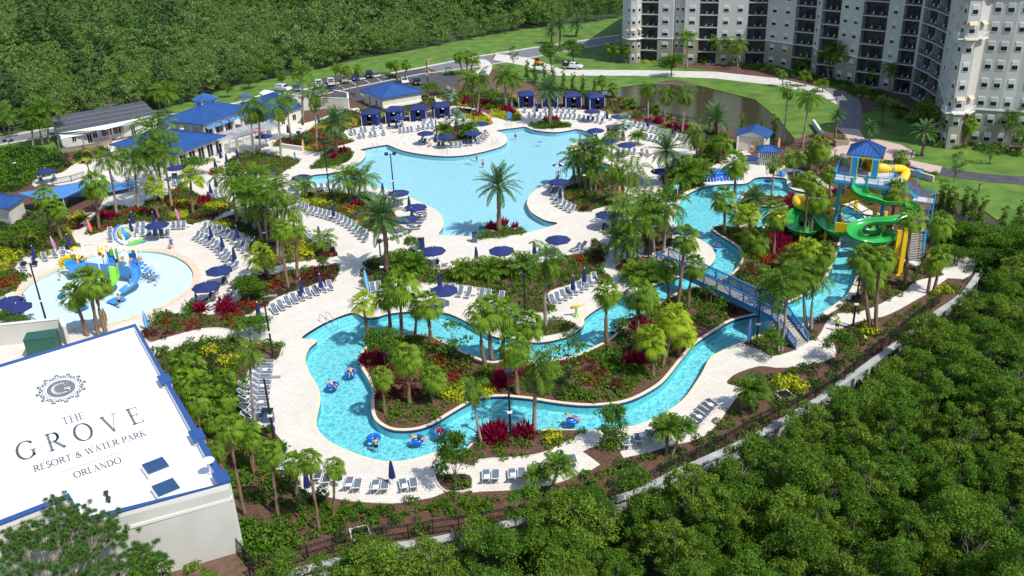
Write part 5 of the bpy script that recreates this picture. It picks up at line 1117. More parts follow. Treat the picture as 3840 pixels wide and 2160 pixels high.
# blue roofed restroom hut by the car park
Fc, L, Rt = g('B', 1275, 410, 3.0), g('B', 1085, 332, 3.0), g('B', 1665, 345, 3.0)
with Group('restroom_building', (Fc.x, Fc.y, 0), 'small cream building with square blue hipped roof beside the car park', 'building') as r:
    hip_roof('roof', Fc, L, Rt, 1.9, r); a, b, c = shrink(Fc, L, Rt, .55); frame_walls('wall', a, b, c, 2.9, M['stucco'], r); wall_open(r, b, a, .05, 2.2, .9, .35, 'door', M['dark']); wall_open(r, b, a, .05, 2.2, .9, .7, 'door', M['dark'])
    mb = MB(); mb.bar(a + Vector((0, 0, -2.3)), c + Vector((0, 0, -2.3)), .72, .5); mb.build('plinth', M['trim'], r)
# huts by the pond
def hut(s, p0, p1, depth, h, rise, name, label, gable=True):
    A_ = g(s, *p0); B_ = g(s, *p1); u = (B_ - A_); n_ = Vector((-u.y, u.x, 0)).normalized() * depth
    with Group(name, A_, label, 'hut') as r:
        C_ = A_ + n_
        frame_walls('wall', A_, C_, B_, h, M['stucco'] if gable else M['white'], r); up = Vector((0, 0, h)); o1 = u.normalized() * .5; o2 = n_.normalized() * .5
        if gable:
            a, b, c, d = A_ - o1 - o2 + up, B_ + o1 - o2 + up, B_ + o1 + o2 + n_ + up, A_ - o1 + o2 + n_ + up; e = (a + b) / 2 + Vector((0, 0, rise)); f = (c + d) / 2 + Vector((0, 0, rise))
            mb = MB(); t = Vector((0, 0, .12)); mb.add([a, e, f, d, a + t, e + t, f + t, d + t], [(0, 1, 2, 3), (7, 6, 5, 4), (0, 4, 5, 1), (3, 2, 6, 7), (0, 3, 7, 4)]); mb.add([b, e, f, c, b + t, e + t, f + t, c + t], [(3, 2, 1, 0), (4, 5, 6, 7), (1, 5, 4, 0), (7, 6, 2, 3), (4, 7, 3, 0)]); rf = mb.build('roof', M['roof_blue'], r)
            mb = MB()
            for k in range(1, 8):
                for x, y in ((a, d), (b, c)): mb.bar(x.lerp(y, k / 8) + t, e.lerp(f, k / 8) + t * 1.3, .05, .05)
            mb.build('roof_seams', M['seam'], rf)
            mb = MB(); a2, b2 = A_ + up, B_ + up; mb.add([a2, b2, (a2 + b2) / 2 + Vector((0, 0, rise * .85))], [(0, 1, 2)]); mb.build('gable', M['white'], r)
            wall_open(r, A_, B_, .05, 2.2, 1.6, .62, 'door', mat('yellow_door', (.62, .45, .12), .6))
            for k in (0.04, .96): p = A_.lerp(B_, k) - o2 * .8; mb = MB(); mb.box((p.x, p.y, h / 2), (.35, .35, h)); mb.build('column', M['stucco'], r)
        else:
            hip_roof('roof', A_ - o1 - o2 + up, C_ - o1 + o2 + up, B_ + o1 - o2 + up, rise, r)
            for k in range(9): p = A_.lerp(B_, (k + .5) / 9) - o2 * .1; mb = MB(); mb.box((p.x, p.y, h / 2), (.12, .1, h * .9), math.atan2(u.y, u.x)); mb.build('slat', M['dark'], r)
hut('X', (1852, 378), (1925, 384), 4.0, 2.8, 1.2, 'towel_hut', 'cream hut with blue gabled roof and yellow door by the pond')
hut('H', (110, 290), (268, 290), 2.0, 2.6, .8, 'ticket_kiosk', 'white slatted kiosk with small blue hipped roof', False)
# blue covered pool canopies at the left edge
def slab_roof(s, pts, z, m, name, label, rise=.5, cat='canopy'):
    P = [g(s, x, y, z) for x, y in pts]; C_ = sum(P, Vector()) / len(P)
    with Group(name, (C_.x, C_.y, 0), label, cat) as r:
        mb = MB(); n = len(P); T = C_ + Vector((0, 0, rise)); mb.add(P + [T] + [p - Vector((0, 0, .12)) for p in P], [(i, (i + 1) % n, n) for i in range(n)] + [(i, n + 1 + i, n + 1 + (i + 1) % n, (i + 1) % n) for i in range(n)]); mb.build('canopy', m, r)
        for p in P: mb = MB(); q = p.lerp(C_, .06); mb.tube([(q.x, q.y, 0), (q.x, q.y, z)], .06, 6); mb.build('post', M['white_metal'], r)
slab_roof('A', [(160, 1265), (740, 1160), (850, 1180), (570, 1310), (330, 1315)], 2.7, M['tent_blue'], 'pool_canopy', 'wide sky blue canopy roof over the covered pool')
slab_roof('A', [(570, 1310), (850, 1180), (1250, 1160), (1180, 1215), (900, 1270)], 1.0, M['tent_blue'], 'pool_cover', 'low blue play surface beside the canopy', .05, 'play surface')
Fc, L, Rt = g('A', 70, 1410, 3.0), g('A', -320, 1330, 3.0), g('A', 222, 1305, 3.0)
with Group('pump_house', (Fc.x, Fc.y, 0), 'cream building with blue seamed roof cut off by the left edge', 'building') as r:
    hip_roof('roof', Fc, L, Rt, .8, r); a, b, c = shrink(Fc, L, Rt, .4); frame_walls('wall', a, b, c, 2.9, M['stucco'], r)
FH = 3.25; NF = 8
def hotel():
    D = lambda x, y: ('D', x, y)
    seq = [(('M', 1112, 592), 't2'), (('M', 1160, 606), 'w'), (('M', 1190, 614), 'w'), (('M', 1248, 614), 'w'), (('M', 1290, 600), 'b'), (('M', 1448, 606), 'w'), (('M', 1592, 612), 'r2'), (('M', 1700, 616), 'w'), (('M', 1842, 618), 'b'), (('M', 2012, 622), 'w2'), (('M', 2300, 626), 'b'),
           (('M', 2476, 630), 'w2'), (D(398, 632), 'b'), (D(572, 655), 'w'), (D(622, 700), 'b'), (D(782, 722), 'w2'), (D(975, 772), 'b'), (D(1188, 800), 'w'), (D(1322, 838), 'b'), (D(1465, 858), 'n'), (D(1490, 880), 'b'), (D(1600, 940), 'b'), (D(1690, 1010), 'w'),
           (D(1740, 1230), 'w'), (D(1755, 1310), 'w'), (D(1800, 1345), 'w'), (D(1905, 1345), 'n'), (D(1960, 1318), 'n'), (D(1985, 1310), 'w2'), (D(2225, 1330), 'w'), (D(2340, 1335), 'w'), (D(2560, 1352), 'w2'), (D(2900, 1375), 'e')]
    P = [g(*a) for a, _ in seq]; root = empty('hotel', (P[0].x, P[0].y, 0), 0, 'eight storey pale hotel with taupe base, screened balconies and corner turrets', 'building'); inv = P[0].copy(); inv.z = 0
    foot = []; wins = []; bals = []
    for i in range(len(P) - 1):
        a, b, st = P[i], P[i + 1], seq[i][1]; d = (b - a); ln = d.length; d.normalize(); n_ = Vector((d.y, -d.x, 0)); foot.append(a)
        if st == 'b':
            foot.extend([a - n_ * 1.7, b - n_ * 1.7])
            for f in range(NF - (1 if False else 0)): bals.append((a, b, d, n_, f, ln))
        elif st == 'r2': foot.extend([a - n_ * 1.5, b - n_ * 1.5]); a2, b2 = a - n_ * 1.5, b - n_ * 1.5
        k = {'w': 1, 'w2': 2, 'r2': 2, 't2': 0}.get(st, 0)
        for f in range(NF):
            for j in range(k):
                t = (j + .5) / k if k == 1 else (.27 + .46 * j)
                A_, B_ = (a2, b2) if st == 'r2' else (a, b); wins.append((A_.lerp(B_, t), d, n_, f, min(1.55, ln * .45 / k if ln < 5 else 1.3)))
    foot.append(P[-1]); back = [(foot[-1].x + 5, foot[-1].y + 30), (foot[-1].x + 5, 330), (foot[0].x + 26, 330)]
    poly = [(p.x - inv.x, p.y - inv.y) for p in foot] + [(x - inv.x, y - inv.y) for x, y in back]
    zt = 2 * FH + .2; top = NF * FH + .4
    for nm, z0, z1, m in (('lower_wall', 0, zt, 'hotel_taupe'), ('upper_wall', zt + .002, top, 'hotel_light')):
        o = sheet(nm, [poly], z0, z1, M[m], kind=None, parent=root)
    o = sheet('string_course', [offset(poly, .10), offset(poly, -.3)], zt - .12, zt + .16, M['white'], kind=None, parent=root)
    o = sheet('parapet', [offset(poly, .22), offset(poly, -.45)], top - .1, top + .75, M['bronze'], kind=None, parent=root)
    for j in range(12):
        mb = MB(); mb.box((P[-2].x - inv.x - 4 + (j % 4) * 3.2, P[-2].y - inv.y + 8 + (j // 4) * 4, top + .7), (1.6, 1.2, 1.4)); mb.build('roof_unit', M['stucco_grey'], root)
    wins.sort(key=lambda w: (w[0] - CP).length); rest = MB()
    for q, (c, d, n_, f, ww) in enumerate(wins):
        rz = math.atan2(d.y, d.x); zc = f * FH + 1.75; c = c - inv
        mb = rest if q >= 100 else MB()
        mb.cur = 0; p = c + n_ * .03; mb.box((p.x, p.y, zc), (ww + .14, .10, 1.62), rz)
        mb.cur = 1; p = c + n_ * .07; mb.box((p.x, p.y, zc - .38), (ww, .06, .70), rz); mb.cur = 2; mb.box((p.x, p.y, zc + .37), (ww, .06, .70), rz)
        if q < 100: mb.build('window', None, root, mats=[M['white'], M['glass'], M['blind']])
    w_ = rest.build('windows', None, root, mats=[M['white'], M['glass'], M['blind']]); w_['kind'] = 'stuff'
    scr = mat('dark_insect_screen', (.035, .04, .048), .6)
    bals.sort(key=lambda w: (w[0] - CP).length); rest = MB()
    for q, (a, b, d, n_, f, ln) in enumerate(bals):
        a = a - inv; b = b - inv; z0 = f * FH; mb = rest if q >= 100 else MB()
        mb.cur = 0; mb.bar(a + Vector((0, 0, z0 + .05)) - n_ * .8, b + Vector((0, 0, z0 + .05)) - n_ * .8, 1.75, .22)
        mb.cur = 1; pz = Vector((0, 0, z0)); bk = -n_ * 1.6; mb.bar(a + bk + Vector((0, 0, z0 + 1.6)), b + bk + Vector((0, 0, z0 + 1.6)), .06, 3.0)
        mb.cur = 2; m2 = a.lerp(b, .55) + bk * .96; mb.box((m2.x, m2.y, z0 + 1.2), (ln * .4, .06, 2.1), math.atan2(d.y, d.x))
        mb.cur = 3
        for h in (.5, 1.15, 3.05): mb.bar(a + Vector((0, 0, z0 + h)), b + Vector((0, 0, z0 + h)), .05, .06)
        for k in range(5): t = k / 4; mb.bar(a.lerp(b, t) + Vector((0, 0, z0 + .15)), a.lerp(b, t) + Vector((0, 0, z0 + 3.1)), .06)
        for k in range(1, int(ln / .45)): t = k * .45 / ln; mb.bar(a.lerp(b, t) + Vector((0, 0, z0 + .15)), a.lerp(b, t) + Vector((0, 0, z0 + 1.15)), .025)
        mb.cur = 4
        for k in (-1, 1): m3 = a.lerp(b, .5 + .17 * k) - n_ * .7; mb.box((m3.x, m3.y, z0 + .45), (.5, .5, .1)); mb.box((m3.x + .2, m3.y, z0 + .75), (.08, .5, .6))
        if q < 100: mb.build('balcony', None, root, mats=[M['hotel_light'], scr, M['glass'], M['black'], M['white']])
    if rest.V: w_ = rest.build('balconies', None, root, mats=[M['hotel_light'], scr, M['glass'], M['black'], M['white']]); w_['kind'] = 'stuff'
    # turret roof, awnings and ring balconies of the near turret
    tc = (P[24] + P[27]) / 2 + Vector((0, 2.0, 0)) - inv; mb = MB(); mb.lathe([(4.6, 0), (4.7, .2), (2.2, 1.7), (.3, 4.2)], 16, (tc.x, tc.y, top + .3)); mb.build('turret_roof', M['bronze'], root)
    for k, i in ((0, 24), (1, 25), (2, 26)):
        a, b = P[i] - inv, P[i + 1] - inv; d = (b - a).normalized(); n_ = Vector((d.y, -d.x, 0)); ln = (b - a).length
        for f in (2, 6):
            mb = MB(); z0 = f * FH + .05; mb.bar(a + n_ * .5 + Vector((0, 0, z0)), b + n_ * .5 + Vector((0, 0, z0)), 1.0, .18)
            mb.bar(a + n_ * .95 + Vector((0, 0, z0 + 1.05)), b + n_ * .95 + Vector((0, 0, z0 + 1.05)), .08)
            for j in range(int(ln / .25) + 1): p = a.lerp(b, min(1, j * .25 / ln)) + n_ * .95; mb.bar(p + Vector((0, 0, z0)), p + Vector((0, 0, z0 + 1.05)), .035)
            mb.build('ring_balcony', M['trim'], root)
            if ln > 1.2:
                mb = MB(); c = a.lerp(b, .5); e = d * min(.9, ln * .35); mb.add([c - e + n_ * .1 + Vector((0, 0, z0 + 3.0)), c + e + n_ * .1 + Vector((0, 0, z0 + 3.0)), c + e + n_ * .8 + Vector((0, 0, z0 + 2.4)), c - e + n_ * .8 + Vector((0, 0, z0 + 2.4))], [(0, 1, 2, 3)]); mb.build('awning', M['awning'], root)
    # far turret
    for i in (1, 2, 3):
        a, b = P[i] - inv, P[i + 1] - inv; d = (b - a).normalized(); n_ = Vector((d.y, -d.x, 0)); z0 = 2 * FH + .2; mb = MB(); mb.bar(a + n_ * .4 + Vector((0, 0, z0)), b + n_ * .4 + Vector((0, 0, z0)), .8, .2); mb.bar(a + n_ * .8 + Vector((0, 0, z0 + 1)), b + n_ * .8 + Vector((0, 0, z0 + 1)), .07); mb.build('ring_balcony', M['trim'], root)
        mb = MB(); c = a.lerp(b, .5); e = d * .7; mb.add([c - e + Vector((0, 0, z0 + 2.9)), c + e + Vector((0, 0, z0 + 2.9)), c + e + n_ * .7 + Vector((0, 0, z0 + 2.3)), c - e + n_ * .7 + Vector((0, 0, z0 + 2.3))], [(0, 1, 2, 3)]); mb.build('awning', M['awning'], root)
hotel()
ZR = 6.3
TR, BR = g('I', 745, 60, ZR), g('I', 1235, 935, ZR)      # inner (roof side) corners on the right edge
def white_building():
    o1 = g('I', 768, 36, ZR); o2 = g('I', 1290, 935, ZR)
    u = (o2 - o1).normalized()                      # down the right side
    l1 = g('I', 0, 268, ZR); v = (l1 - o1).normalized()  # to the left along the top side
    root = empty('event_building', (o2.x, o2.y, -1.0), 0, 'flat white roofed building with blue parapet and grey lettering', 'building'); inv = Vector((o2.x, o2.y, -1.0))  # the grey lettering is a superimposed logo, not part of the building
    nb = g('I', 400, 1015, ZR); nc = g('I', 460, 1160, ZR); lft = v * 60
    corners = [o1, o2, nc + Vector((0, 0, 0)), nb, nb + v * ((g('I', 0, 1150, ZR) - nb).length + 30), o1 + lft]
    poly = [((p - inv).x, (p - inv).y) for p in corners]
    sheet('wall', [poly], -.8, ZR - .35 + 1.0, M['stucco_grey'], kind=None, parent=root)
    roofm = mat('white_roof_membrane', (.86, .86, .87), .6, var=.015, vscale=.3)
    sheet('roof_membrane', [offset(poly, -.5)], ZR - .349 + 1.0, ZR - .32 + 1.0, roofm, kind=None, parent=root)
    sheet('parapet', [offset(poly, .02), offset(poly, -.5)], ZR - .35 + 1.0, ZR + .15 + 1.0, M['white'], kind=None, parent=root)
    sheet('parapet_cap', [offset(poly, .10), offset(poly, -.5)], ZR + .15 + 1.0, ZR + .27 + 1.0, mat('blue_parapet_flashing', (.03, .085, .26), .45), kind=None, parent=root)
    sheet('cornice', [offset(poly, .14), offset(poly, -.05)], ZR - 1.4 + 1.0, ZR - 1.15 + 1.0, M['trim'], kind=None, parent=root)
    sheet('upper_cornice', [offset(poly, .08), offset(poly, -.05)], ZR - .25 + 1.0, ZR + .14 + 1.0, M['trim'], kind=None, parent=root)
    # raised corner piers
    for c, nm in ((o2, 'pier'), (o1.lerp(o2, .76), 'pier'), (o1.lerp(o2, .42), 'pier')):
        q = c - inv; mb = MB(); rz = math.atan2(u.y, u.x); p = q - u * (.9 if c is o2 else 0) + v * .2
        mb.cur = 0; mb.box((p.x, p.y, 3.1), (1.5, .9, 6.0 + 2.2), rz); mb.cur = 1; mb.box((p.x, p.y, ZR + 1.3), (1.65, 1.05, .16), rz)
        mb.build('pier', None, root, mats=[M['stucco_grey'], bpy.data.materials['blue_parapet_flashing']])
    # skylights
    gl = mat('blue_tinted_skylight', (.03, .08, .18), .12)
    for x, y in ((882, 832), (940, 955)):
        p = g('I', x, y, ZR + .1) - inv; mb = MB(); rz = math.atan2(v.y, v.x)
        mb.cur = 0; mb.box((p.x, p.y, p.z - .12), (1.75, 1.7, .40), rz); mb.cur = 1; mb.box((p.x, p.y, p.z + .14), (1.6, 1.55, .14), rz); mb.build('skylight', None, root, mats=[M['white_metal'], gl])
    for x, y in ((600, 978), (613, 1012)):
        p = g('I', x, y, ZR) - inv; mb = MB(); mb.lathe([(.12, -.35), (.12, -.02), (.2, 0), (.18, .12), (0, .17)], 12, p); mb.build('roof_vent', M['black'], root, True)
    p = g('I', 1188, 850, ZR + .2) - inv; mb = MB(); mb.lathe([(.5, .9), (.42, 1.0), (.2, 1.12), (0, 1.15)], 14, (p.x, p.y, p.z)); mb.tube([(p.x, p.y, p.z - .3), (p.x, p.y, p.z + 1.0)], .05, 6); mb.build('dish', M['white'], root)
    # superimposed logo, not roof paint: strokes laid out in the roof's own plane
    A0 = g('I', 345, 555, ZR); bx = g('I', 815, 632, ZR) - g('I', 182, 838, ZR); ex = bx.normalized(); ey = Vector((-ex.y, ex.x, 0))
    zl = ZR - .30 + 1.0
    ink = mat('grey_overlay_logo', (.16, .175, .18), .8)
    def place2(P, org): return [((org + ex * x + ey * y - inv).x, (org + ex * x + ey * y - inv).y, zl) for x, y in P]
    def stroke(mb, pts, w_, org, sc, sx=1):
        P = [Vector((x, y, 0)) for x, y in pts]; n = len(P)
        for i in range(n - 1):
            a, b = P[i], P[i + 1]; d = (b - a).normalized(); nn = Vector((-d.y, d.x, 0)); wa = w_[i] if isinstance(w_, list) else w_; wb = w_[i + 1] if isinstance(w_, list) else w_
            e = d * .02; Q = [a - e - nn * wa / 2, b + e - nn * wb / 2, b + e + nn * wb / 2, a - e + nn * wa / 2]
            mb.add(place2([(q.x * sc * sx, q.y * sc * EYS[0]) for q in Q], org), [(0, 1, 2, 3)])
    EYS = [1.0]
    def arc(cx, cy, rx, ry, a0, a1, n=22): return [(cx + rx * math.cos(R(a0 + (a1 - a0) * k / n)), cy + ry * math.sin(R(a0 + (a1 - a0) * k / n))) for k in range(n + 1)]
    def glyph(ch, tk, th):
        S = []; s_ = .16
        def stem(x, w_=tk, y0=0, y1=1): S.append(([(x, y0), (x, y1)], w_)); S.append(([(x - s_, y0 + th / 2), (x + s_, y0 + th / 2)], th)); S.append(([(x - s_, y1 - th / 2), (x + s_, y1 - th / 2)], th))
        def thick(n, lo=None): return [th + (tk - th) * abs(math.cos(R(a))) for a in n]
        if ch == 'T': stem(.4); S.append(([(0, .96), (.8, .96)], th)); S.append(([(.03, 1), (.03, .82)], th)); S.append(([(.77, 1), (.77, .82)], th)); return S, .8
        if ch == 'H': stem(.14); stem(.78); S.append(([(.14, .5), (.78, .5)], th)); return S, .92
        if ch in 'EF': stem(.14); S += [([(.14, .97), (.6, .97)], th), ([(.6, 1), (.6, .82)], th), ([(.14, .53), (.48, .53)], th), ([(.48, .62), (.48, .44)], th)]; S += [([(.14, .03), (.64, .03)], th), ([(.64, 0), (.66, .2)], th)]; return S, .72
        if ch in 'OGC':
            a0, a1 = (0, 360) if ch == 'O' else (38, 322); n = 28; an = [a0 + (a1 - a0) * k / n for k in range(n + 1)]
            S.append((arc(.5, .5, .46, .5, a0, a1, n), thick(an)))
            if ch == 'G': S.append(([(.86, .42), (.86, .1)], tk)); S.append(([(.7, .42), (1.0, .42)], th))
            if ch != 'O': S.append(([(.86, .97), (.86, .78)], th))
            return S, 1.02
        if ch in 'RPD':
            stem(.14)
            if ch == 'D': an = [-90 + 180 * k / 20 for k in range(21)]; S.append(([(.14, .03), (.4, .03)], th)); S.append(([(.14, .97), (.4, .97)], th)); S.append((arc(.38, .5, .46, .47, -90, 90, 20), thick(an))); return S, .95
            an = [-90 + 180 * k / 16 for k in range(17)]; S += [([(.14, .97), (.4, .97)], th), ([(.14, .49), (.4, .49)], th), (arc(.4, .73, .24, .24, -90, 90, 16), thick(an))]
            if ch == 'R': S.append(([(.36, .5), (.78, .03), (.9, .02)], [tk, tk, th])); return S, .86
            return S, .7
        if ch == 'V': S += [([(.1, 1), (.46, 0)], tk), ([(.46, .02), (.8, 1)], th), ([(-.04, .98), (.26, .98)], th), ([(.66, .98), (.94, .98)], th)]; return S, .9
        if ch == 'W': S += [([(.08, 1), (.38, 0)], tk), ([(.38, .02), (.62, .95)], th), ([(.6, 1), (.9, 0)], tk), ([(.9, .02), (1.18, 1)], th), ([(-.04, .98), (.22, .98)], th), ([(.5, .98), (.72, .98)], th), ([(1.06, .98), (1.3, .98)], th)]; return S, 1.26
        if ch == 'A': S += [([(.1, 0), (.42, 1)], th), ([(.42, 1), (.78, 0)], tk), ([(.22, .36), (.66, .36)], th), ([(-.02, .02), (.24, .02)], th), ([(.64, .02), (.92, .02)], th)]; return S, .9
        if ch == 'K': stem(.14); S += [([(.16, .42), (.66, .97)], th), ([(.34, .58), (.74, .03), (.86, .02)], [tk, tk, th]), ([(.54, .98), (.8, .98)], th)]; return S, .84
        if ch == 'L': stem(.14); S += [([(.14, .03), (.6, .03)], th), ([(.6, 0), (.63, .2)], th)]; return S, .66
        if ch == 'N': S += [([(.14, 0), (.14, .98)], th), ([(.8, 0), (.8, 1)], th), ([(.12, .98), (.8, .02)], tk), ([(0, .02), (.28, .02)], th), ([(.66, .98), (.94, .98)], th), ([(0, .98), (.18, .98)], th)]; return S, .94
        if ch == 'S': S += [(arc(.3, .74, .23, .24, 40, 250, 14), [th + (tk - th) * .6] * 15), (arc(.3, .26, .26, .26, 90, -140, 14), [th + (tk - th) * .8] * 15), ([(.5, .95), (.5, .78)], th), ([(.06, .22), (.05, .04)], th)]; return S, .6
        if ch == '&': S += [(arc(.42, .78, .17, .2, 0, 360, 16), th * 1.4), ([(.3, .66), (.86, .02)], tk), (arc(.36, .27, .3, .27, 100, 330, 16), th * 1.6), ([(.62, .14), (.8, .5)], th), ([(.66, .5), (.94, .5)], th)]; return S, .98
        return S, .34
    def word(txt, org, hgt_, width, tk=.16, th=.055):
        G_ = [glyph(c, tk, th) if c != ' ' else ([], .34) for c in txt]; tot = sum(w_ for _, w_ in G_); gap = .62 if txt == 'GROVE' else .13; x = 0; mb = MB()
        k_ = width / hgt_ / (tot + gap * (len(txt) - 1))
        for S, w_ in G_:
            for pts, ww in S: stroke(mb, [(px_ + x, py_) for px_, py_ in pts], ww, org, hgt_, k_)
            x += w_ + gap
        return mb.build('lettering', ink, root)  # lettering of the superimposed logo, not on the roof itself
    def wd(x0, y0, x1, y1): a, b = g('I', x0, y0, ZR), g('I', x1, y1, ZR); return a, abs((b - a).dot(ex))
    def hh(x0, y0, x1, y1): return abs((g('I', x1, y1, ZR) - g('I', x0, y0, ZR)).dot(ey))
    o_, w_ = wd(352, 578, 484, 541); word('THE', o_, hh(365, 578, 352, 540), w_, .15, .06)
    o_, w_ = wd(100, 782, 822, 565); word('GROVE', o_ - ey * .05, hh(290, 735, 245, 645), w_, .155, .045)
    o_, w_ = wd(190, 842, 828, 640); word('RESORT & WATER PARK', o_, hh(200, 842, 180, 812), w_, .2, .08)
    o_, w_ = wd(418, 878, 690, 796); word('ORLANDO', o_, hh(418, 878, 405, 845), w_, .2, .08)
    mb = MB(); a, b = g('I', 341, 842, ZR), g('I', 707, 722, ZR); stroke(mb, [((a - A0).dot(ex), (a - A0).dot(ey)), ((b - A0).dot(ex), (a - A0).dot(ey))], .07, A0, 1); mb.build('rule_line', ink, root)
    # round emblem of the superimposed logo: disc with white G, thin ring, wreath of scrolls and flowers
    C_ = g('I', 341, 371, ZR); rr = (g('I', 262, 396, ZR) - g('I', 420, 346, ZR)).length / 2
    EYS[0] = 1.42
    mb = MB(); mb.add(place2([(rr * math.cos(2 * math.pi * k / 40), 1.42 * rr * math.sin(2 * math.pi * k / 40)) for k in range(40)], C_), [tuple(range(40))]); mb.build('overlay_emblem_disc', ink, root)
    mb = MB()
    def ring(cx, cy, r_, w_): stroke(mb, arc(cx, cy, r_, r_, 0, 360, 26 if r_ > .5 else 9), w_, C_, 1)
    ring(0, 0, rr * 1.13, rr * .045); ring(0, 0, rr * 1.28, rr * .03)
    for k in range(24):
        a = 2 * math.pi * k / 24; big = k % 2 == 0; q = rr * (1.58 if big else 1.44)
        ring(q * math.cos(a), q * math.sin(a), rr * .10, rr * .05)
        if big:
            for j in range(5): b = a + (j - 2) * .5; stroke(mb, [(q * math.cos(a) + rr * .08 * math.cos(b), q * math.sin(a) + rr * .08 * math.sin(b)), (q * math.cos(a) + rr * .2 * math.cos(b), q * math.sin(a) + rr * .2 * math.sin(b))], rr * .07, C_, 1)
        for sgn in (-1, 1):
            pts = [(rr * (1.3 + .28 * t + .04 * math.sin(6 * t)) * math.cos(a + sgn * (.03 + .16 * t * (1.1 - t) * 2)), rr * (1.3 + .28 * t + .04 * math.sin(6 * t)) * math.sin(a + sgn * (.03 + .16 * t * (1.1 - t) * 2))) for t in [i / 6 for i in range(7)]]
            stroke(mb, pts, rr * .05, C_, 1)
    mb.build('overlay_emblem_wreath', ink, root)
    ink2 = bpy.data.materials['white_roof_membrane']; mb = MB(); S, ww = glyph('G', .27, .11); zl += .01; hG = rr * 1.15
    for pts, w2 in S: stroke(mb, [(x_ - .5, y_ - .5) for x_, y_ in pts], w2, C_, hG)
    mb.build('overlay_emblem_letter', ink2, root)
white_building()
# low plant enclosure beside it, with the green tank
wall_run('I', [(-60, 150), (372, 105), (395, 150)], 2.6, .35, M['stucco_grey'], 'plant_wall', 'pale grey wall of the plant yard behind the white roof')
p = g('I', 255, 170, 0.5); mb = MB(); mb.box((0, 0, 1.2), (3.2, 2.0, 2.4), .25); mb.box((0, 0, 2.45), (3.3, 2.1, .1), .25); o = mb.build('green_tank', mat('dark_green_steel', (.02, .10, .075), .5)); o.location = (p.x, p.y, 0); tag(o, 'dark green equipment cabinet against the pale grey wall', 'cabinet')
lay('bare_ground', PX('I', 880, 1449, 1250, 1300, 1330, 1285, 1440, 1500, 1000, 1700), -.03, M['bare_earth'], False)
M['sky_blue'] = mat('bright_blue_paint', (.03, .19, .46), .4)
M['cyan'] = mat('turquoise_blue_paint', (.015, .30, .58), .4)
M['yellow'] = mat('yellow_paint', (.80, .52, .015), .4)
M['green_slide'] = mat('green_fibreglass', (.03, .36, .07), .22, var=.06, vscale=.7)
M['lime'] = mat('lime_fibreglass', (.20, .56, .05), .3)
M['blue_slide'] = mat('blue_fibreglass', (.05, .24, .62), .25)
M['floor_grey'] = mat('grey_deck_panel', (.5, .5, .49), .8, var=.06)
M['orange'] = mat('orange_plastic', (.85, .22, .02), .4)
def sweep_trough(mb, path, r, depth=.5, seg=10, th=.05, full=False):
    P = [Vector(p) for p in catmull(path, 7, closed=False)]; V = []; F = []
    n = (16 if full else seg + 1)
    for rr_ in ((r, r - th) if not full else (r,)):
        b0 = len(V)
        for i, p in enumerate(P):
            t = (P[min(i + 1, len(P) - 1)] - P[max(i - 1, 0)]).normalized(); s = t.cross(Vector((0, 0, 1))).normalized(); u = s.cross(t)
            for k in range(n):
                a = (2 * math.pi * k / n) if full else math.pi + math.pi * k / seg
                V.append(p + s * math.cos(a) * rr_ + u * (math.sin(a) * rr_ * (1 if full else .85) + (0 if full else r * .85)))
        for i in range(len(P) - 1):
            for k in range(n if full else n - 1):
                k2 = (k + 1) % n; F.append((b0 + i * n + k, b0 + i * n + k2, b0 + (i + 1) * n + k2, b0 + (i + 1) * n + k))
    if not full:
        m_ = len(P) * n
        for i in range(len(P) - 1):
            for k in (0, n - 1): F.append((i * n + k, (i + 1) * n + k, m_ + (i + 1) * n + k, m_ + i * n + k))
    mb.add(V, F)
    return P
def rail(mb, pts, h=1.1, post=1.2, bal=.16, w_=.06, mid=(), solid=False):
    for a, b in zip(pts[:-1], pts[1:]):
        a, b = Vector(a), Vector(b); up = Vector((0, 0, h)); mb.bar(a + up, b + up, w_ * 1.3); mb.bar(a + Vector((0, 0, .1)), b + Vector((0, 0, .1)), w_)
        for q in mid: mb.bar(a + Vector((0, 0, h * q)), b + Vector((0, 0, h * q)), w_ * .5)
        L = (b - a).length; n = max(1, round(L / post))
        for k in range(n + 1): p = a.lerp(b, k / n); mb.bar(p, p + up, w_ * 1.2)
        if bal:
            n = int(L / bal)
            for k in range(1, n): p = a.lerp(b, k / n); mb.bar(p + Vector((0, 0, .1)), p + up, .02)
ZP = 8.4
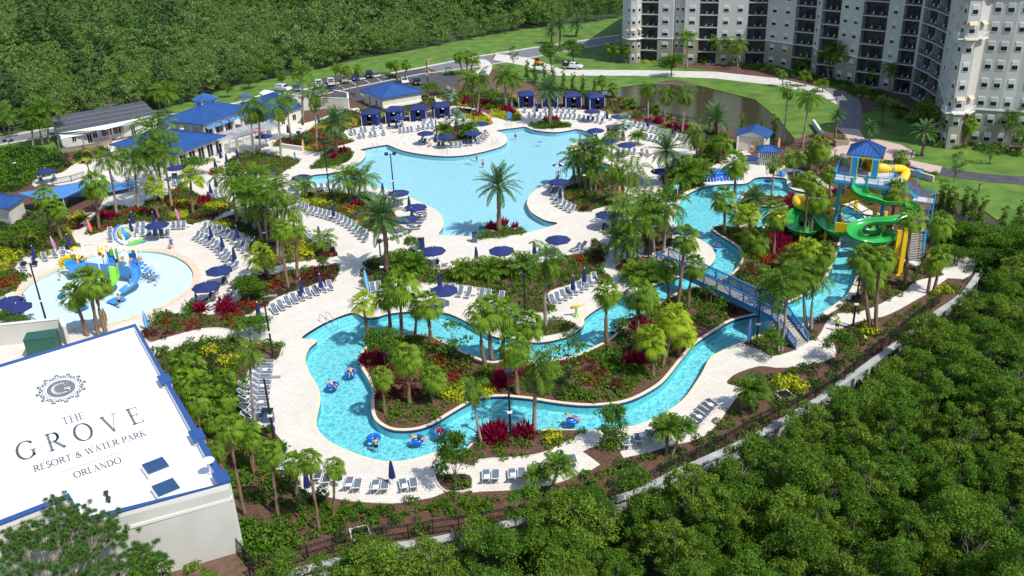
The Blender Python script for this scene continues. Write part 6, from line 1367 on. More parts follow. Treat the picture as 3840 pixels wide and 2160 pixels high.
def slide_tower():
    fl, fr = g('H', 790, 425, ZP), g('H', 1300, 490, ZP); d = (fr - fl); bl = g('H', 845, 300, ZP); br = bl + d
    base = Vector((fl.x, fl.y, 0))
    with Group('slide_tower', base, 'tall blue and yellow water slide tower with blue hipped roof', 'slide tower') as r:
        mb = MB(); u = d.normalized(); v = (bl - fl).normalized(); gap0, gap1 = fl + u * (d.length * .38), fl + u * (d.length * .56)
        mb.prism([(p.x, p.y) for p in (fl, fr, br, bl)], ZP - .12, ZP); mb.build('platform', M['floor_grey'], r)
        mb = MB()
        for a, b in ((fl, fr), (fr, br), (br, bl), (bl, fl), (fl.lerp(bl, .5), fr.lerp(br, .5))): mb.bar(a - Vector((0, 0, .3)), b - Vector((0, 0, .3)), .2, .34)
        mb.build('platform_beam', M['cyan'], r)
        for pts in ([gap0, fl, bl, br], [gap1, fr, fr.lerp(br, .35)]):
            mb = MB(); rail(mb, pts, 1.15, 1.6, .14, .07, (.5,)); mb.build('railing', M['cyan'], r)
        # legs and bracing
        cs = [fl + u * .8 + v * .3, fr - u * .6 + v * .3, br - u * .6 - v * .3, bl + u * .8 - v * .3]; ft = [Vector((c.x, c.y, 0)) for c in cs]
        for c, f in zip(cs, ft): mb = MB(); mb.bar(f, c - Vector((0, 0, .4)), .30); mb.build('leg', M['cyan'], r)
        for i in range(4):
            a, b = ft[i], ft[(i + 1) % 4]
            for z0, z1 in ((.3, 4.0), (4.0, 7.8)):
                mb = MB(); mb.bar(a + Vector((0, 0, z0)), b + Vector((0, 0, z1)), .13); mb.bar(a + Vector((0, 0, z1)), b + Vector((0, 0, z0)), .13); mb.build('brace', M['yellow'], r)
            mb = MB(); mb.bar(a + Vector((0, 0, 4)), b + Vector((0, 0, 4)), .2); mb.build('cross_beam', M['cyan'], r)
        for x, y, z1 in ((1150, 800, 5.2), (1240, 850, 5.6), (1010, 500, 7.9)): p = g('H', x, y + 0, 3.4) ; mb = MB(); mb.bar((p.x, p.y, 0), (p.x, p.y, z1), .42, .42); mb.build('yellow_column', M['yellow'], r)
        a, b = g('H', 800, 845, 3.2), g('H', 965, 865, 3.2); mb = MB(); mb.bar(a, b, .25, 1.3); mb.build('yellow_panel', M['yellow'], r)
        # roof on four turquoise posts with yellow edges
        hs = []
        q = [g('H', 965, 385, ZP), g('H', 1150, 410, ZP), g('H', 1185, 330, ZP), g('H', 1010, 305, ZP)]
        for p in q:
            mb = MB(); mb.cur = 0; mb.box((p.x, p.y, ZP + 1.35), (.75, .75, 2.7), math.atan2(u.y, u.x)); mb.cur = 1
            for sx in (-1, 1): e = p + u * (sx * .42) - v * .36; mb.box((e.x, e.y, ZP + 1.35), (.1, .1, 2.7), math.atan2(u.y, u.x))
            mb.build('post', None, r, mats=[M['cyan'], M['yellow']])
        Fc, Rt_, Lf = g('H', 905, 190, ZP + 2.8), g('H', 1238, 225, ZP + 2.8), g('H', 935, 100, ZP + 2.8)
        Lf = Fc + v * (Lf - Fc).length
        rf = hip_roof('roof', Fc, Lf, Rt_, 1.5, r, seams=.5)
        mb = MB(); dn = Vector((0, 0, -.26)); Bk = Lf + Rt_ - Fc
        for a, b in ((Fc, Rt_), (Rt_, Bk), (Bk, Lf), (Lf, Fc)): mb.bar(a + dn, b + dn, .12, .2)
        mb.build('fascia', M['yellow'], rf)
        # stairs: upper flight to the right, landing, lower flights coming forward
        def flight(a, b, w_, n, nm='stair_flight'):
            mb = MB(); a, b = Vector(a), Vector(b); h = Vector((b.x - a.x, b.y - a.y, 0)); hh_ = h.normalized(); sd_ = Vector((-hh_.y, hh_.x, 0)); 
            mb.cur = 0
            for k in range(n): p = a.lerp(b, (k + .5) / n); mb.box((p.x, p.y, p.z), (h.length / n * .85, w_, .06), math.atan2(hh_.y, hh_.x))
            mb.cur = 1
            for s in (-1, 1): e = sd_ * (s * w_ / 2); mb.bar(a + e, b + e, .10, .36)
            mb.cur = 2
            for s in (-1, 1): e = sd_ * (s * w_ / 2); rail(mb, [a + e, b + e], 1.05, 1.4, .2, .055)
            return mb.build(nm, None, r, mats=[M['floor_grey'], M['cyan'], M['cyan']])
        L1 = g('H', 1605, 600, 5.6); L1c = L1
        top = fr.lerp(br, .55); flight(top, g('H', 1520, 570, 5.6), 1.5, 16)
        mb = MB(); mb.cur = 0; mb.box((L1.x, L1.y, 5.55), (2.6, 2.0, .12), math.atan2(u.y, u.x)); mb.cur = 1
        e1, e2 = u * 1.3, v * 1.0; rail(mb, [L1 - e1 + e2, L1 + e1 + e2, L1 + e1 - e2], 1.1, 1.3, .14, .06); mb.build('landing', None, r, mats=[M['floor_grey'], M['cyan']])
        m1 = g('H', 1560, 860, 2.9); flight(g('H', 1595, 650, 5.5), g('H', 1565, 820, 2.9), 1.7, 15)
        mb = MB(); mb.cur = 0; mb.box((m1.x, m1.y, 2.85), (2.2, 1.8, .12), math.atan2(u.y, u.x)); mb.cur = 1; rail(mb, [m1 + u * 1.1 + v * .9, m1 + u * 1.1 - v * .9], 1.1, 1.3, .14, .06); mb.build('landing', None, r, mats=[M['floor_grey'], M['cyan']])
        flight(g('H', 1550, 905, 2.8), g('H', 1525, 1150, .05), 1.7, 16)
        for p, z in ((L1 + e1 - e2, 5.5), (L1 - e1 + e2, 5.5), (L1 + e1 + e2, 5.5), (m1 + u, 2.8), (m1 - u, 2.8), (m1 - u * 1.1 + v, 5.4)): mb = MB(); mb.bar((p.x, p.y, 0), (p.x, p.y, z), .16); mb.build('leg', M['cyan'], r)
        for x, y, z in ((1555, 240 + 140, 9.6),): p = g('H', x, y, z); mb = MB(); mb.tube([(L1.x - 1, L1.y + .8, 5.5), (L1.x - 1, L1.y + .8, 9.5)], .07, 8); mb.lathe([(.5, 9.45), (.45, 9.55), (0, 9.6)], 12, (L1.x - 1, L1.y + .8, 0)); mb.build('lamp', M['cyan'], r)
    return u, v
TU, TV = slide_tower()
for i, (bx, by_, tx, ty, nm) in enumerate(((1335, 1200, 1385, 880, 'left'), (1380, 1280, 1445, 860, 'right'))):
    b = g('H', bx, by_); h = hgt(px('H', bx, by_), px('H', tx, ty)); mb = MB(); mb.box((0, 0, h / 2), (.55, .4, h)); mb.box((0, 0, .05), (.95, .8, .1)); o = mb.build('slide_support', M['yellow']); o.location = b
    tag(o, f'{nm} tall yellow support column in front of the blue stairs', 'support column', 'yellow slide support columns')
for i, (bx, by_, h, lb) in enumerate(((700, 1010, 2.0, 'under the middle of the green slide'), (1045, 1390, 2.2, 'by the lamp beside the river'), (1020, 1060, 2.6, 'under the right green spiral'), (480, 1010, 1.6, 'under the left green spiral'), (1230, 1050, 3.0, 'under the right end of the green spiral'))):
    b = g('H', bx, by_); mb = MB(); mb.box((0, 0, h / 2), (.3, .3, h)); mb.box((0, 0, .05), (.6, .6, .1)); mb.bar((0, 0, h * .8), (.7, .2, h), .1); o = mb.build('slide_support', M['yellow']); o.location = b; tag(o, 'short yellow support column ' + lb, 'support column')
def hp(L): return [g('H', x, y, z) for x, y, z in L]
def flume(name, path, r, m, label, full=False):
    P0 = path[-1]
    with Group(name, (P0.x, P0.y, 0), label, 'water slide') as rt:
        mb = MB(); P = sweep_trough(mb, path, r, full=full); o = mb.build('slide_tube' if full else 'slide_trough', m, rt, True)
        mb = MB(); n = 0
        for i in range(6, len(P) - 2, 9):
            t = (P[i + 1] - P[i]).normalized(); s = t.cross(Vector((0, 0, 1))).normalized(); u = s.cross(t); K = 14
            ring = [P[i] + s * math.cos(a) * (r + .02) + u * (math.sin(a) * (r + .02) * (1 if full else .85) + (0 if full else r * .85)) for a in [(2 * math.pi * k / K if full else math.pi + math.pi * k / K) for k in range(K + 1)]]
            for a, b in zip(ring[:-1], ring[1:]): mb.bar(a, b, .07, .05, up=t)
        mb.build('joint_flange', m, o, True)
        if not full:
            for sg in (-1, 1):
                mb = MB(); L_ = []
                for i, p in enumerate(P): t = (P[min(i + 1, len(P) - 1)] - P[max(i - 1, 0)]).normalized(); s = t.cross(Vector((0, 0, 1))).normalized(); u = s.cross(t); L_.append(p + s * sg * r + u * r * .85)
                mb.tube(L_, .05, 6); mb.build('rim', m, o, True)
flume('green_water_slide', hp([(1030, 415, 8.3), (1025, 480, 7.9), (1015, 545, 7.4), (1060, 595, 7.0), (1150, 620, 6.7), (1250, 650, 6.3), (1340, 655, 6.0), (1430, 672, 5.7), (1500, 715, 5.4), (1500, 765, 5.1), (1420, 800, 4.8), (1290, 825, 4.5), (1120, 835, 4.2), (1010, 865, 3.9), (965, 920, 3.6),
      (1000, 980, 3.3), (1100, 1015, 3.0), (1220, 1010, 2.8), (1280, 970, 2.6), (1230, 930, 2.45), (1130, 935, 2.3), (1010, 950, 2.2), (880, 945, 2.1), (770, 915, 2.0), (700, 850, 1.95), (640, 765, 1.85), (550, 725, 1.75), (450, 745, 1.6), (395, 810, 1.45), (420, 890, 1.3), (520, 925, 1.2), (610, 895, 1.1), (610, 840, 1.0), (500, 815, .85), (350, 830, .65), (190, 850, .35)]), .92, M['green_slide'], 'long winding open green water slide with two spirals')
flume('yellow_tube_slide', hp([(1080, 300, 9.3), (1090, 270, 9.25), (1180, 305, 9.1), (1300, 320, 8.8), (1400, 325, 8.5), (1440, 360, 8.1), (1400, 420, 7.7), (1250, 470, 7.2), (1100, 520, 6.5), (980, 565, 5.9), (860, 605, 5.2), (720, 635, 4.5), (600, 625, 4.0), (510, 590, 3.6), (455, 590, 3.3), (470, 640, 3.0), (600, 690, 2.4), (740, 705, 2.0), (790, 750, 1.7), (700, 790, 1.3), (500, 780, .9), (260, 775, .5)]), .62, M['yellow'], 'enclosed yellow tube slide looping behind the tower', True)
ZB = 2.1
def footbridge():
    nl, nr = g('S', 215, 275, ZB), g('S', 1705, 1000, ZB); fr = g('S', 1862, 925, ZB); w_ = fr - nr; fl = nl + w_; d = (nr - nl)
    with Group('footbridge', (nl.x, nl.y, 0), 'blue steel footbridge with plank deck crossing the lazy river', 'bridge') as r:
        mb = MB(); n = 60
        for k in range(n): a, b = nl + d * ((k + .06) / n), nl + d * ((k + .9) / n); mb.prism([(p.x, p.y) for p in (a, b, b + w_, a + w_)], ZB - .08, ZB)
        mb.build('deck', mat('grey_brown_planks', (.40, .34, .27), .85, var=.15), r)
        for s, nm in ((Vector(), 'near'), (w_, 'far')):
            mb = MB(); a, b = nl + s, nr + s; mb.bar(a - Vector((0, 0, .25)), b - Vector((0, 0, .25)), .14, .5); rail(mb, [a, b], 1.25, 2.2, 0, .11, (.14, .28, .42, .56, .70, .84))
            m_ = 10
            for k in range(m_): p, q = a.lerp(b, k / m_), a.lerp(b, (k + 1) / m_); mb.bar(p if k % 2 else p + Vector((0, 0, 1.2)), q + Vector((0, 0, 1.2)) if k % 2 else q, .06)
            mb.build('truss_railing', M['sky_blue'], r)
        bn, bf = g('S', 2010, 1415, .05), g('S', 2170, 1325, .05); n = 13
        mb = MB()
        for k in range(n): t = (k + .5) / n; a = nr.lerp(bn, t); b = fr.lerp(bf, t); mb.bar(a, b, .30, .06)
        mb.build('stair_tread', mat('grey_stair_planks', (.38, .33, .27), .85), r)
        for a, b in ((nr, bn), (fr, bf)): mb = MB(); mb.bar(a - Vector((0, 0, .1)), b, .1, .3); rail(mb, [a, b], 1.1, 1.5, 0, .09, (.2, .35, .5, .65, .8)); mb.build('stair_railing', M['sky_blue'], r)
        for c in (nr.lerp(fr, .5), nl.lerp(fl, .5)): mb = MB(); dd = d.normalized(); mb.box((c.x, c.y, ZB / 2 - .3), (.5, w_.length, ZB - .5), math.atan2(dd.y, dd.x)); mb.build('abutment', M['stucco_grey'], r)
        a0, a1 = g('S', 10, 340, .1), g('S', 330, 130, .1)
        # ramp up at the left end
        e = -d.normalized() * 2.6; mb = MB(); n = 8
        for k in range(n): p = nl + e * ((k + .5) / n); p.z = ZB * (1 - (k + .5) / n); mb.bar(p, p + w_, .42, .07)
        mb.build('stair_tread', bpy.data.materials['grey_stair_planks'], r)
        for s in (Vector(), w_): mb = MB(); q = nl + e + s; q.z = .1; rail(mb, [nl + s, q], 1.1, 1.5, 0, .09, (.2, .35, .5, .65, .8)); mb.bar(nl + s, q, .1, .3); mb.build('stair_railing', M['sky_blue'], r)
footbridge()
def n_(x, y, z): return g('N', x, y, z)
def play():
    c = n_(1250, 560, 0)
    with Group('splash_playground', c, 'blue, green and yellow children climbing frame standing in the splash pool', 'climbing frame') as r:
        def post(x, y, h, t=.075, m='white_metal'): p = n_(x, y, -.2); mb = MB(); mb.tube([p, p + Vector((0, 0, h + .2))], t, 8); mb.build('post', M[m], r, True); return p
        for x, y, h in ((330, 620, 3.0), (480, 580, 3.1), (620, 480, 3.0), (905, 780, 4.8), (850, 560, 3.1), (1040, 690, 4.6), (1215, 700, 4.9), (1355, 710, 4.7), (1445, 745, 6.6), (1610, 710, 4.3), (1130, 470, 3.0), (1640, 470, 4.7), (1480, 480, 3.6), (940, 500, 3.0)): post(x, y, h)
        for x, y, h in ((1755, 600, 1.5), (1825, 610, 2.0), (1925, 670, 2.0)): post(x, y, h, .06)
        def panel(a, b, z0, z1, m, nm='panel', th=.08): mb = MB(); A_, B_ = n_(*a, 0), n_(*b, 0); mb.bar(A_ + Vector((0, 0, (z0 + z1) / 2)), B_ + Vector((0, 0, (z0 + z1) / 2)), th, z1 - z0); mb.build(nm, M[m], r)
        def plat(P, z, m='blue_slide'): mb = MB(); mb.prism([tuple(n_(x, y, 0))[:2] for x, y in P], z - .12, z); mb.build('platform', M[m], r)
        plat([(1030, 690), (1200, 700), (1180, 560), (1010, 560)], 2.0); plat([(1440, 720), (1610, 710), (1600, 600), (1420, 610)], 1.9); plat([(1215, 705), (1440, 740), (1420, 640), (1190, 620)], 1.35); plat([(330, 720), (640, 660), (600, 560), (260, 640)], 1.4); plat([(640, 660), (1030, 700), (1010, 610), (620, 590)], 1.4)
        for a, b, z0, z1, m in (((330, 720), (640, 660), .9, 2.1, 'blue_slide'), ((640, 660), (1030, 700), .9, 2.1, 'blue_slide'), ((1215, 715), (1445, 745), .5, 2.0, 'blue_slide'), ((1010, 560), (1190, 570), 1.5, 2.9, 'cyan'), ((1440, 600), (1600, 590), 1.5, 2.9, 'blue_slide'), ((1030, 690), (1010, 560), 1.4, 2.7, 'blue_slide'), ((1600, 700), (1620, 600), 1.3, 2.6, 'blue_slide'), ((1200, 620), (1240, 560), 1.5, 3.4, 'green_slide'), ((1500, 590), (1560, 585), 2.0, 3.3, 'lime'), ((260, 640), (620, 570), .9, 2.1, 'cyan'), ((1100, 570), (1190, 575), 2.4, 3.3, 'lime')): panel(a, b, z0, z1, m)
        # slides
        for nm, P, m in (('blue_slide', [(1500, 500, 2.15), (1505, 590, 1.75), (1520, 700, 1.2), (1470, 810, .75), (1370, 890, .45), (1260, 975, .18)], 'blue_slide'), ('green_slide', [(1085, 500, 2.2), (1105, 610, 1.75), (1125, 730, 1.2), (1070, 840, .8), (960, 930, .5), (830, 1030, .18)], 'lime')):
            mb = MB(); path = [n_(*p) for p in P]; sweep_trough(mb, path, .52, th=.06); o = mb.build(nm, M[m], r, True)
            for sg in (-1, 1):
                Pp = [Vector(p) for p in catmull(path, 7, closed=False)]; L_ = []
                for i, p in enumerate(Pp): t = (Pp[min(i + 1, len(Pp) - 1)] - Pp[max(i - 1, 0)]).normalized(); s = t.cross(Vector((0, 0, 1))).normalized(); u = s.cross(t); L_.append(p + s * sg * .52 + u * .44)
                mb = MB(); mb.tube(L_, .07, 6); mb.build('rim', M[m], o, True)
        for P in ([(950, 1105), (1110, 1165), (1330, 1060), (1180, 1000)], [(285, 1235), (440, 1300), (655, 1195), (520, 1130)], [(60, 1010), (120, 1050), (250, 990), (150, 940)]):
            mb = MB(); mb.prism([tuple(n_(x, y, 0))[:2] for x, y in P], -.07, -.03); mb.build('landing_mat', M['blue_slide'], r)
        # stairs
        for k in range(7): t = k / 6; p = n_(1620 + 260 * t, 560 + 90 * t, 0); q = n_(1560 + 240 * t, 650 + 70 * t, 0); mb = MB(); zz = 1.8 - 1.7 * t; mb.bar(p + Vector((0, 0, zz)), q + Vector((0, 0, zz)), .45, .1); mb.build('stair_tread', M['blue_slide'], r)
        for a, b in (((1640, 400, 3.0), (1800, 480, 1.9)), ((1590, 460, 2.9), (1740, 520, 1.8))): mb = MB(); mb.tube([n_(*a), n_(*b)], .05, 6); mb.build('hand_rail', M['white_metal'], r, True)
        for x, y in ((1835, 510), (1935, 540)): p = n_(x, y, 1.3); mb = MB(); mb.tube([p + Vector((.4 * math.cos(a), 0, .42 * math.sin(a))) for a in [2 * math.pi * k / 16 for k in range(17)]], .03, 6); mb.build('spray_loop', M['white_metal'], r, True)
        # yellow tube ring at the left end
        mb = MB(); sweep_trough(mb, [n_(*p) for p in ((210, 520, .5), (160, 460, 1.0), (140, 390, 1.7), (200, 330, 2.2), (330, 310, 2.4), (440, 310, 2.3), (520, 325, 2.2))], .34, full=True); mb.build('yellow_tube', M['yellow'], r, True)
        # tipping ball with striped shell, on its mast
        bc = g('E', 1125, 425, 5.2); mb = MB()
        for k, mm in enumerate(range(12)):
            mb.cur = k % 3
            for j in range(8):
                V = [bc + Vector((.95 * math.sin(math.pi * jj / 8) * math.cos(2 * math.pi * kk / 12 + jj * .18), .95 * math.sin(math.pi * jj / 8) * math.sin(2 * math.pi * kk / 12 + jj * .18), .95 * math.cos(math.pi * jj / 8))) for jj, kk in ((j, k), (j + 1, k), (j + 1, k + 1), (j, k + 1))]; mb.add(V, [(0, 1, 2, 3)])
        mb.build('tipping_ball', None, r, True, mats=[M['blue_slide'], M['yellow'], M['cyan']])
        mb = MB(); f = n_(1445, 745, -.2); mb.tube([(f.x, f.y, 0), (f.x - .3, f.y, 4.0), tuple(bc)], .09, 8); mb.build('mast', M['white_metal'], r, True)
        # curved leaf shaped arm
        P = [g('E', x, y, z) for x, y, z in ((1085, 345, 6.2), (1040, 380, 6.0), (1025, 430, 5.5), (1045, 480, 5.0), (1100, 520, 4.6), (1180, 530, 4.5), (1260, 510, 4.6), (1330, 488, 4.8))]
        mb = MB(); mb.tube([tuple(p) for p in catmull([tuple(p) for p in P], 5, closed=False)], .10, 8); mb.build('curved_arm', M['sky_blue'], r, True)
        P2 = [g('E', x, y, z) for x, y, z in ((1100, 340, 5.8), (1055, 380, 5.6), (1040, 430, 5.2), (1060, 470, 4.8))]; mb = MB(); mb.tube([tuple(p) for p in catmull([tuple(p) for p in P2], 5, closed=False)], .07, 8); mb.build('curved_arm', M['cyan'], r, True)
        mb = MB(); a = [g('E', x, y, 4.6) for x, y in ((1130, 535), (1215, 485), (1275, 472), (1332, 488), (1290, 510), (1210, 532))]; mb.add(a + [p - Vector((0, 0, .08)) for p in a], [tuple(range(6)), tuple(range(6, 12))[::-1]] + [(i, i + 6, (i + 1) % 6 + 6, (i + 1) % 6) for i in range(6)]); mb.build('leaf_canopy', M['lime'], r)
        # sprayers
        for x, y, z in ((380, 140, 4.0), (925, 120, 3.9), (850, 180, 3.6)):
            p = n_(x, y, z); mb = MB(); mb.lathe([(.48, -.16), (.42, .02), (.2, .14), (0, .18)], 12, p); o = mb.build('flower_sprayer', M['yellow'], r, True); mb = MB(); mb.tube([(p.x + .2, p.y - .3, 0), (p.x, p.y, z)], .05, 6); mb.build('sprayer_stem', M['white_metal'], o, True)
        for x, y, z in ((585, 345, 2.6), (440, 405, 2.7), (840, 255, 2.9), (900, 290, 2.9), (1240, 330, 3.0), (1410, 355, 3.0), (1555, 330, 3.0)): p = n_(x, y, z); mb = MB(); mb.lathe([(.1, -.2), (.26, .1), (.2, .2), (0, .22)], 8, p); mb.build('bucket', M['orange'], r, True)
        for P in (((80, 185, 2.6), (200, 175, 3.0), (300, 235, 2.7), (370, 430, .3)), ((570, 100, 2.4), (720, 70, 3.0), (800, 110, 2.6), (850, 300, .3)), ((330, 220, 3.0), (400, 260, 2.4), (430, 400, .5))):
            mb = MB(); mb.tube([tuple(p) for p in catmull([tuple(n_(*p)) for p in P], 5, closed=False)], .06, 6); mb.build('spray_arch', M['white_metal'], r, True)
play()
# water cannon on the river deck
def cannon(s, x, y, lb):
    p = g(s, x, y)
    with Group('water_cannon', p, lb, 'water cannon') as r:
        mb = MB(); mb.lathe([(.35, 0), (.33, .12), (.12, .18), (.12, 1.0), (.2, 1.1), (0, 1.15)], 12, p); mb.build('pedestal', M['lime'], r, True)
        mb = MB(); mb.tube([p + Vector((-.7, 0, 1.2)), p + Vector((.3, .1, 1.35)), p + Vector((1.1, .2, 1.55))], [.17, .14, .07], 10); mb.build('barrel', M['yellow'], r, True)
cannon('G', 872, 1178, 'green and yellow toy water cannon on the river deck')
def bucketdump(s, x, y):
    p = g(s, x, y)
    with Group('spray_post', p, 'blue spray barrel with yellow flower top at the activity pool edge', 'spray post') as r:
        mb = MB(); mb.lathe([(.5, .1), (.5, .9), (.3, 1.0), (0, 1.0)], 12, p); mb.build('barrel', M['blue_slide'], r, True)
        mb = MB(); mb.tube([p, p + Vector((0, 0, 1.9))], .05, 6); mb.lathe([(.4, 1.7), (.35, 1.9), (0, 2.0)], 10, p); mb.build('flower_top', M['yellow'], r, True)
bucketdump('H', 320, 390)
M['sling'] = mat('slate_mesh_fabric', (.13, .16, .20), .85, var=.12, vscale=2)
M['sling_shade'] = mat('shade_painted_mesh_fabric', (.06, .07, .09), .85)  # darker copy of the slate sling, shade painted in for covered loungers
M['towel'] = mat('white_towel', (.80, .80, .78), .9)
def dirw(s, x, y, dx, dy):
    a, b = g(s, x, y), g(s, x + dx * 20, y + dy * 20); return math.atan2(b.y - a.y, b.x - a.x)
def lounger_proto(m):
    root = empty('sun_lounger')
    mb = MB()
    for sy in (-.33, .33):
        mb.bar((-.98, sy, .34), (.35, sy, .34), .05, .06); mb.bar((.35, sy, .34), (1.0, sy, .86), .05, .06)
    for x in (-.98, .35): mb.bar((x, -.33, .34), (x, .33, .34), .05, .05)
    mb.bar((1.0, -.33, .86), (1.0, .33, .86), .05, .05); mb.build('frame', M['white_metal'], root)
    for x in (-.85, .62):
        for sy in (-.32, .32): mb = MB(); mb.bar((x, sy, 0), (x, sy, .34 if x < 0 else .52), .05, .05); mb.build('leg', M['white_metal'], root)
    mb = MB(); mb.box((-.31, 0, .365), (1.30, .60, .03)); mb.build('seat', m, root)
    mb = MB(); mb.bar((.37, 0, .38), (.98, 0, .87), .60, .03); mb.build('backrest', m, root)
    return root
LP = [lounger_proto(M['sling']), lounger_proto(M['sling_shade']), lounger_proto(M['towel'])]
def table_proto():
    root = empty('side_table'); mb = MB(); mb.box((0, 0, .40), (.48, .48, .04)); mb.build('tabletop', M['white_metal'], root)
    for x in (-.2, .2):
        for y in (-.2, .2): mb = MB(); mb.bar((x, y, 0), (x, y, .38), .04); mb.build('leg', M['white_metal'], root)
    return root
TBP = table_proto()
def along(pts, n):
    P = [Vector((x, y)) for x, y in pts]
    if n == 1: return [tuple(P[0])]
    L = [0]
    for a, b in zip(P[:-1], P[1:]): L.append(L[-1] + (b - a).length)
    out = []
    for k in range(n):
        t = L[-1] * k / (n - 1)
        for i in range(len(P) - 1):
            if t <= L[i + 1] + 1e-6: out.append(tuple(P[i].lerp(P[i + 1], (t - L[i]) / max(1e-6, L[i + 1] - L[i])))); break
    return out
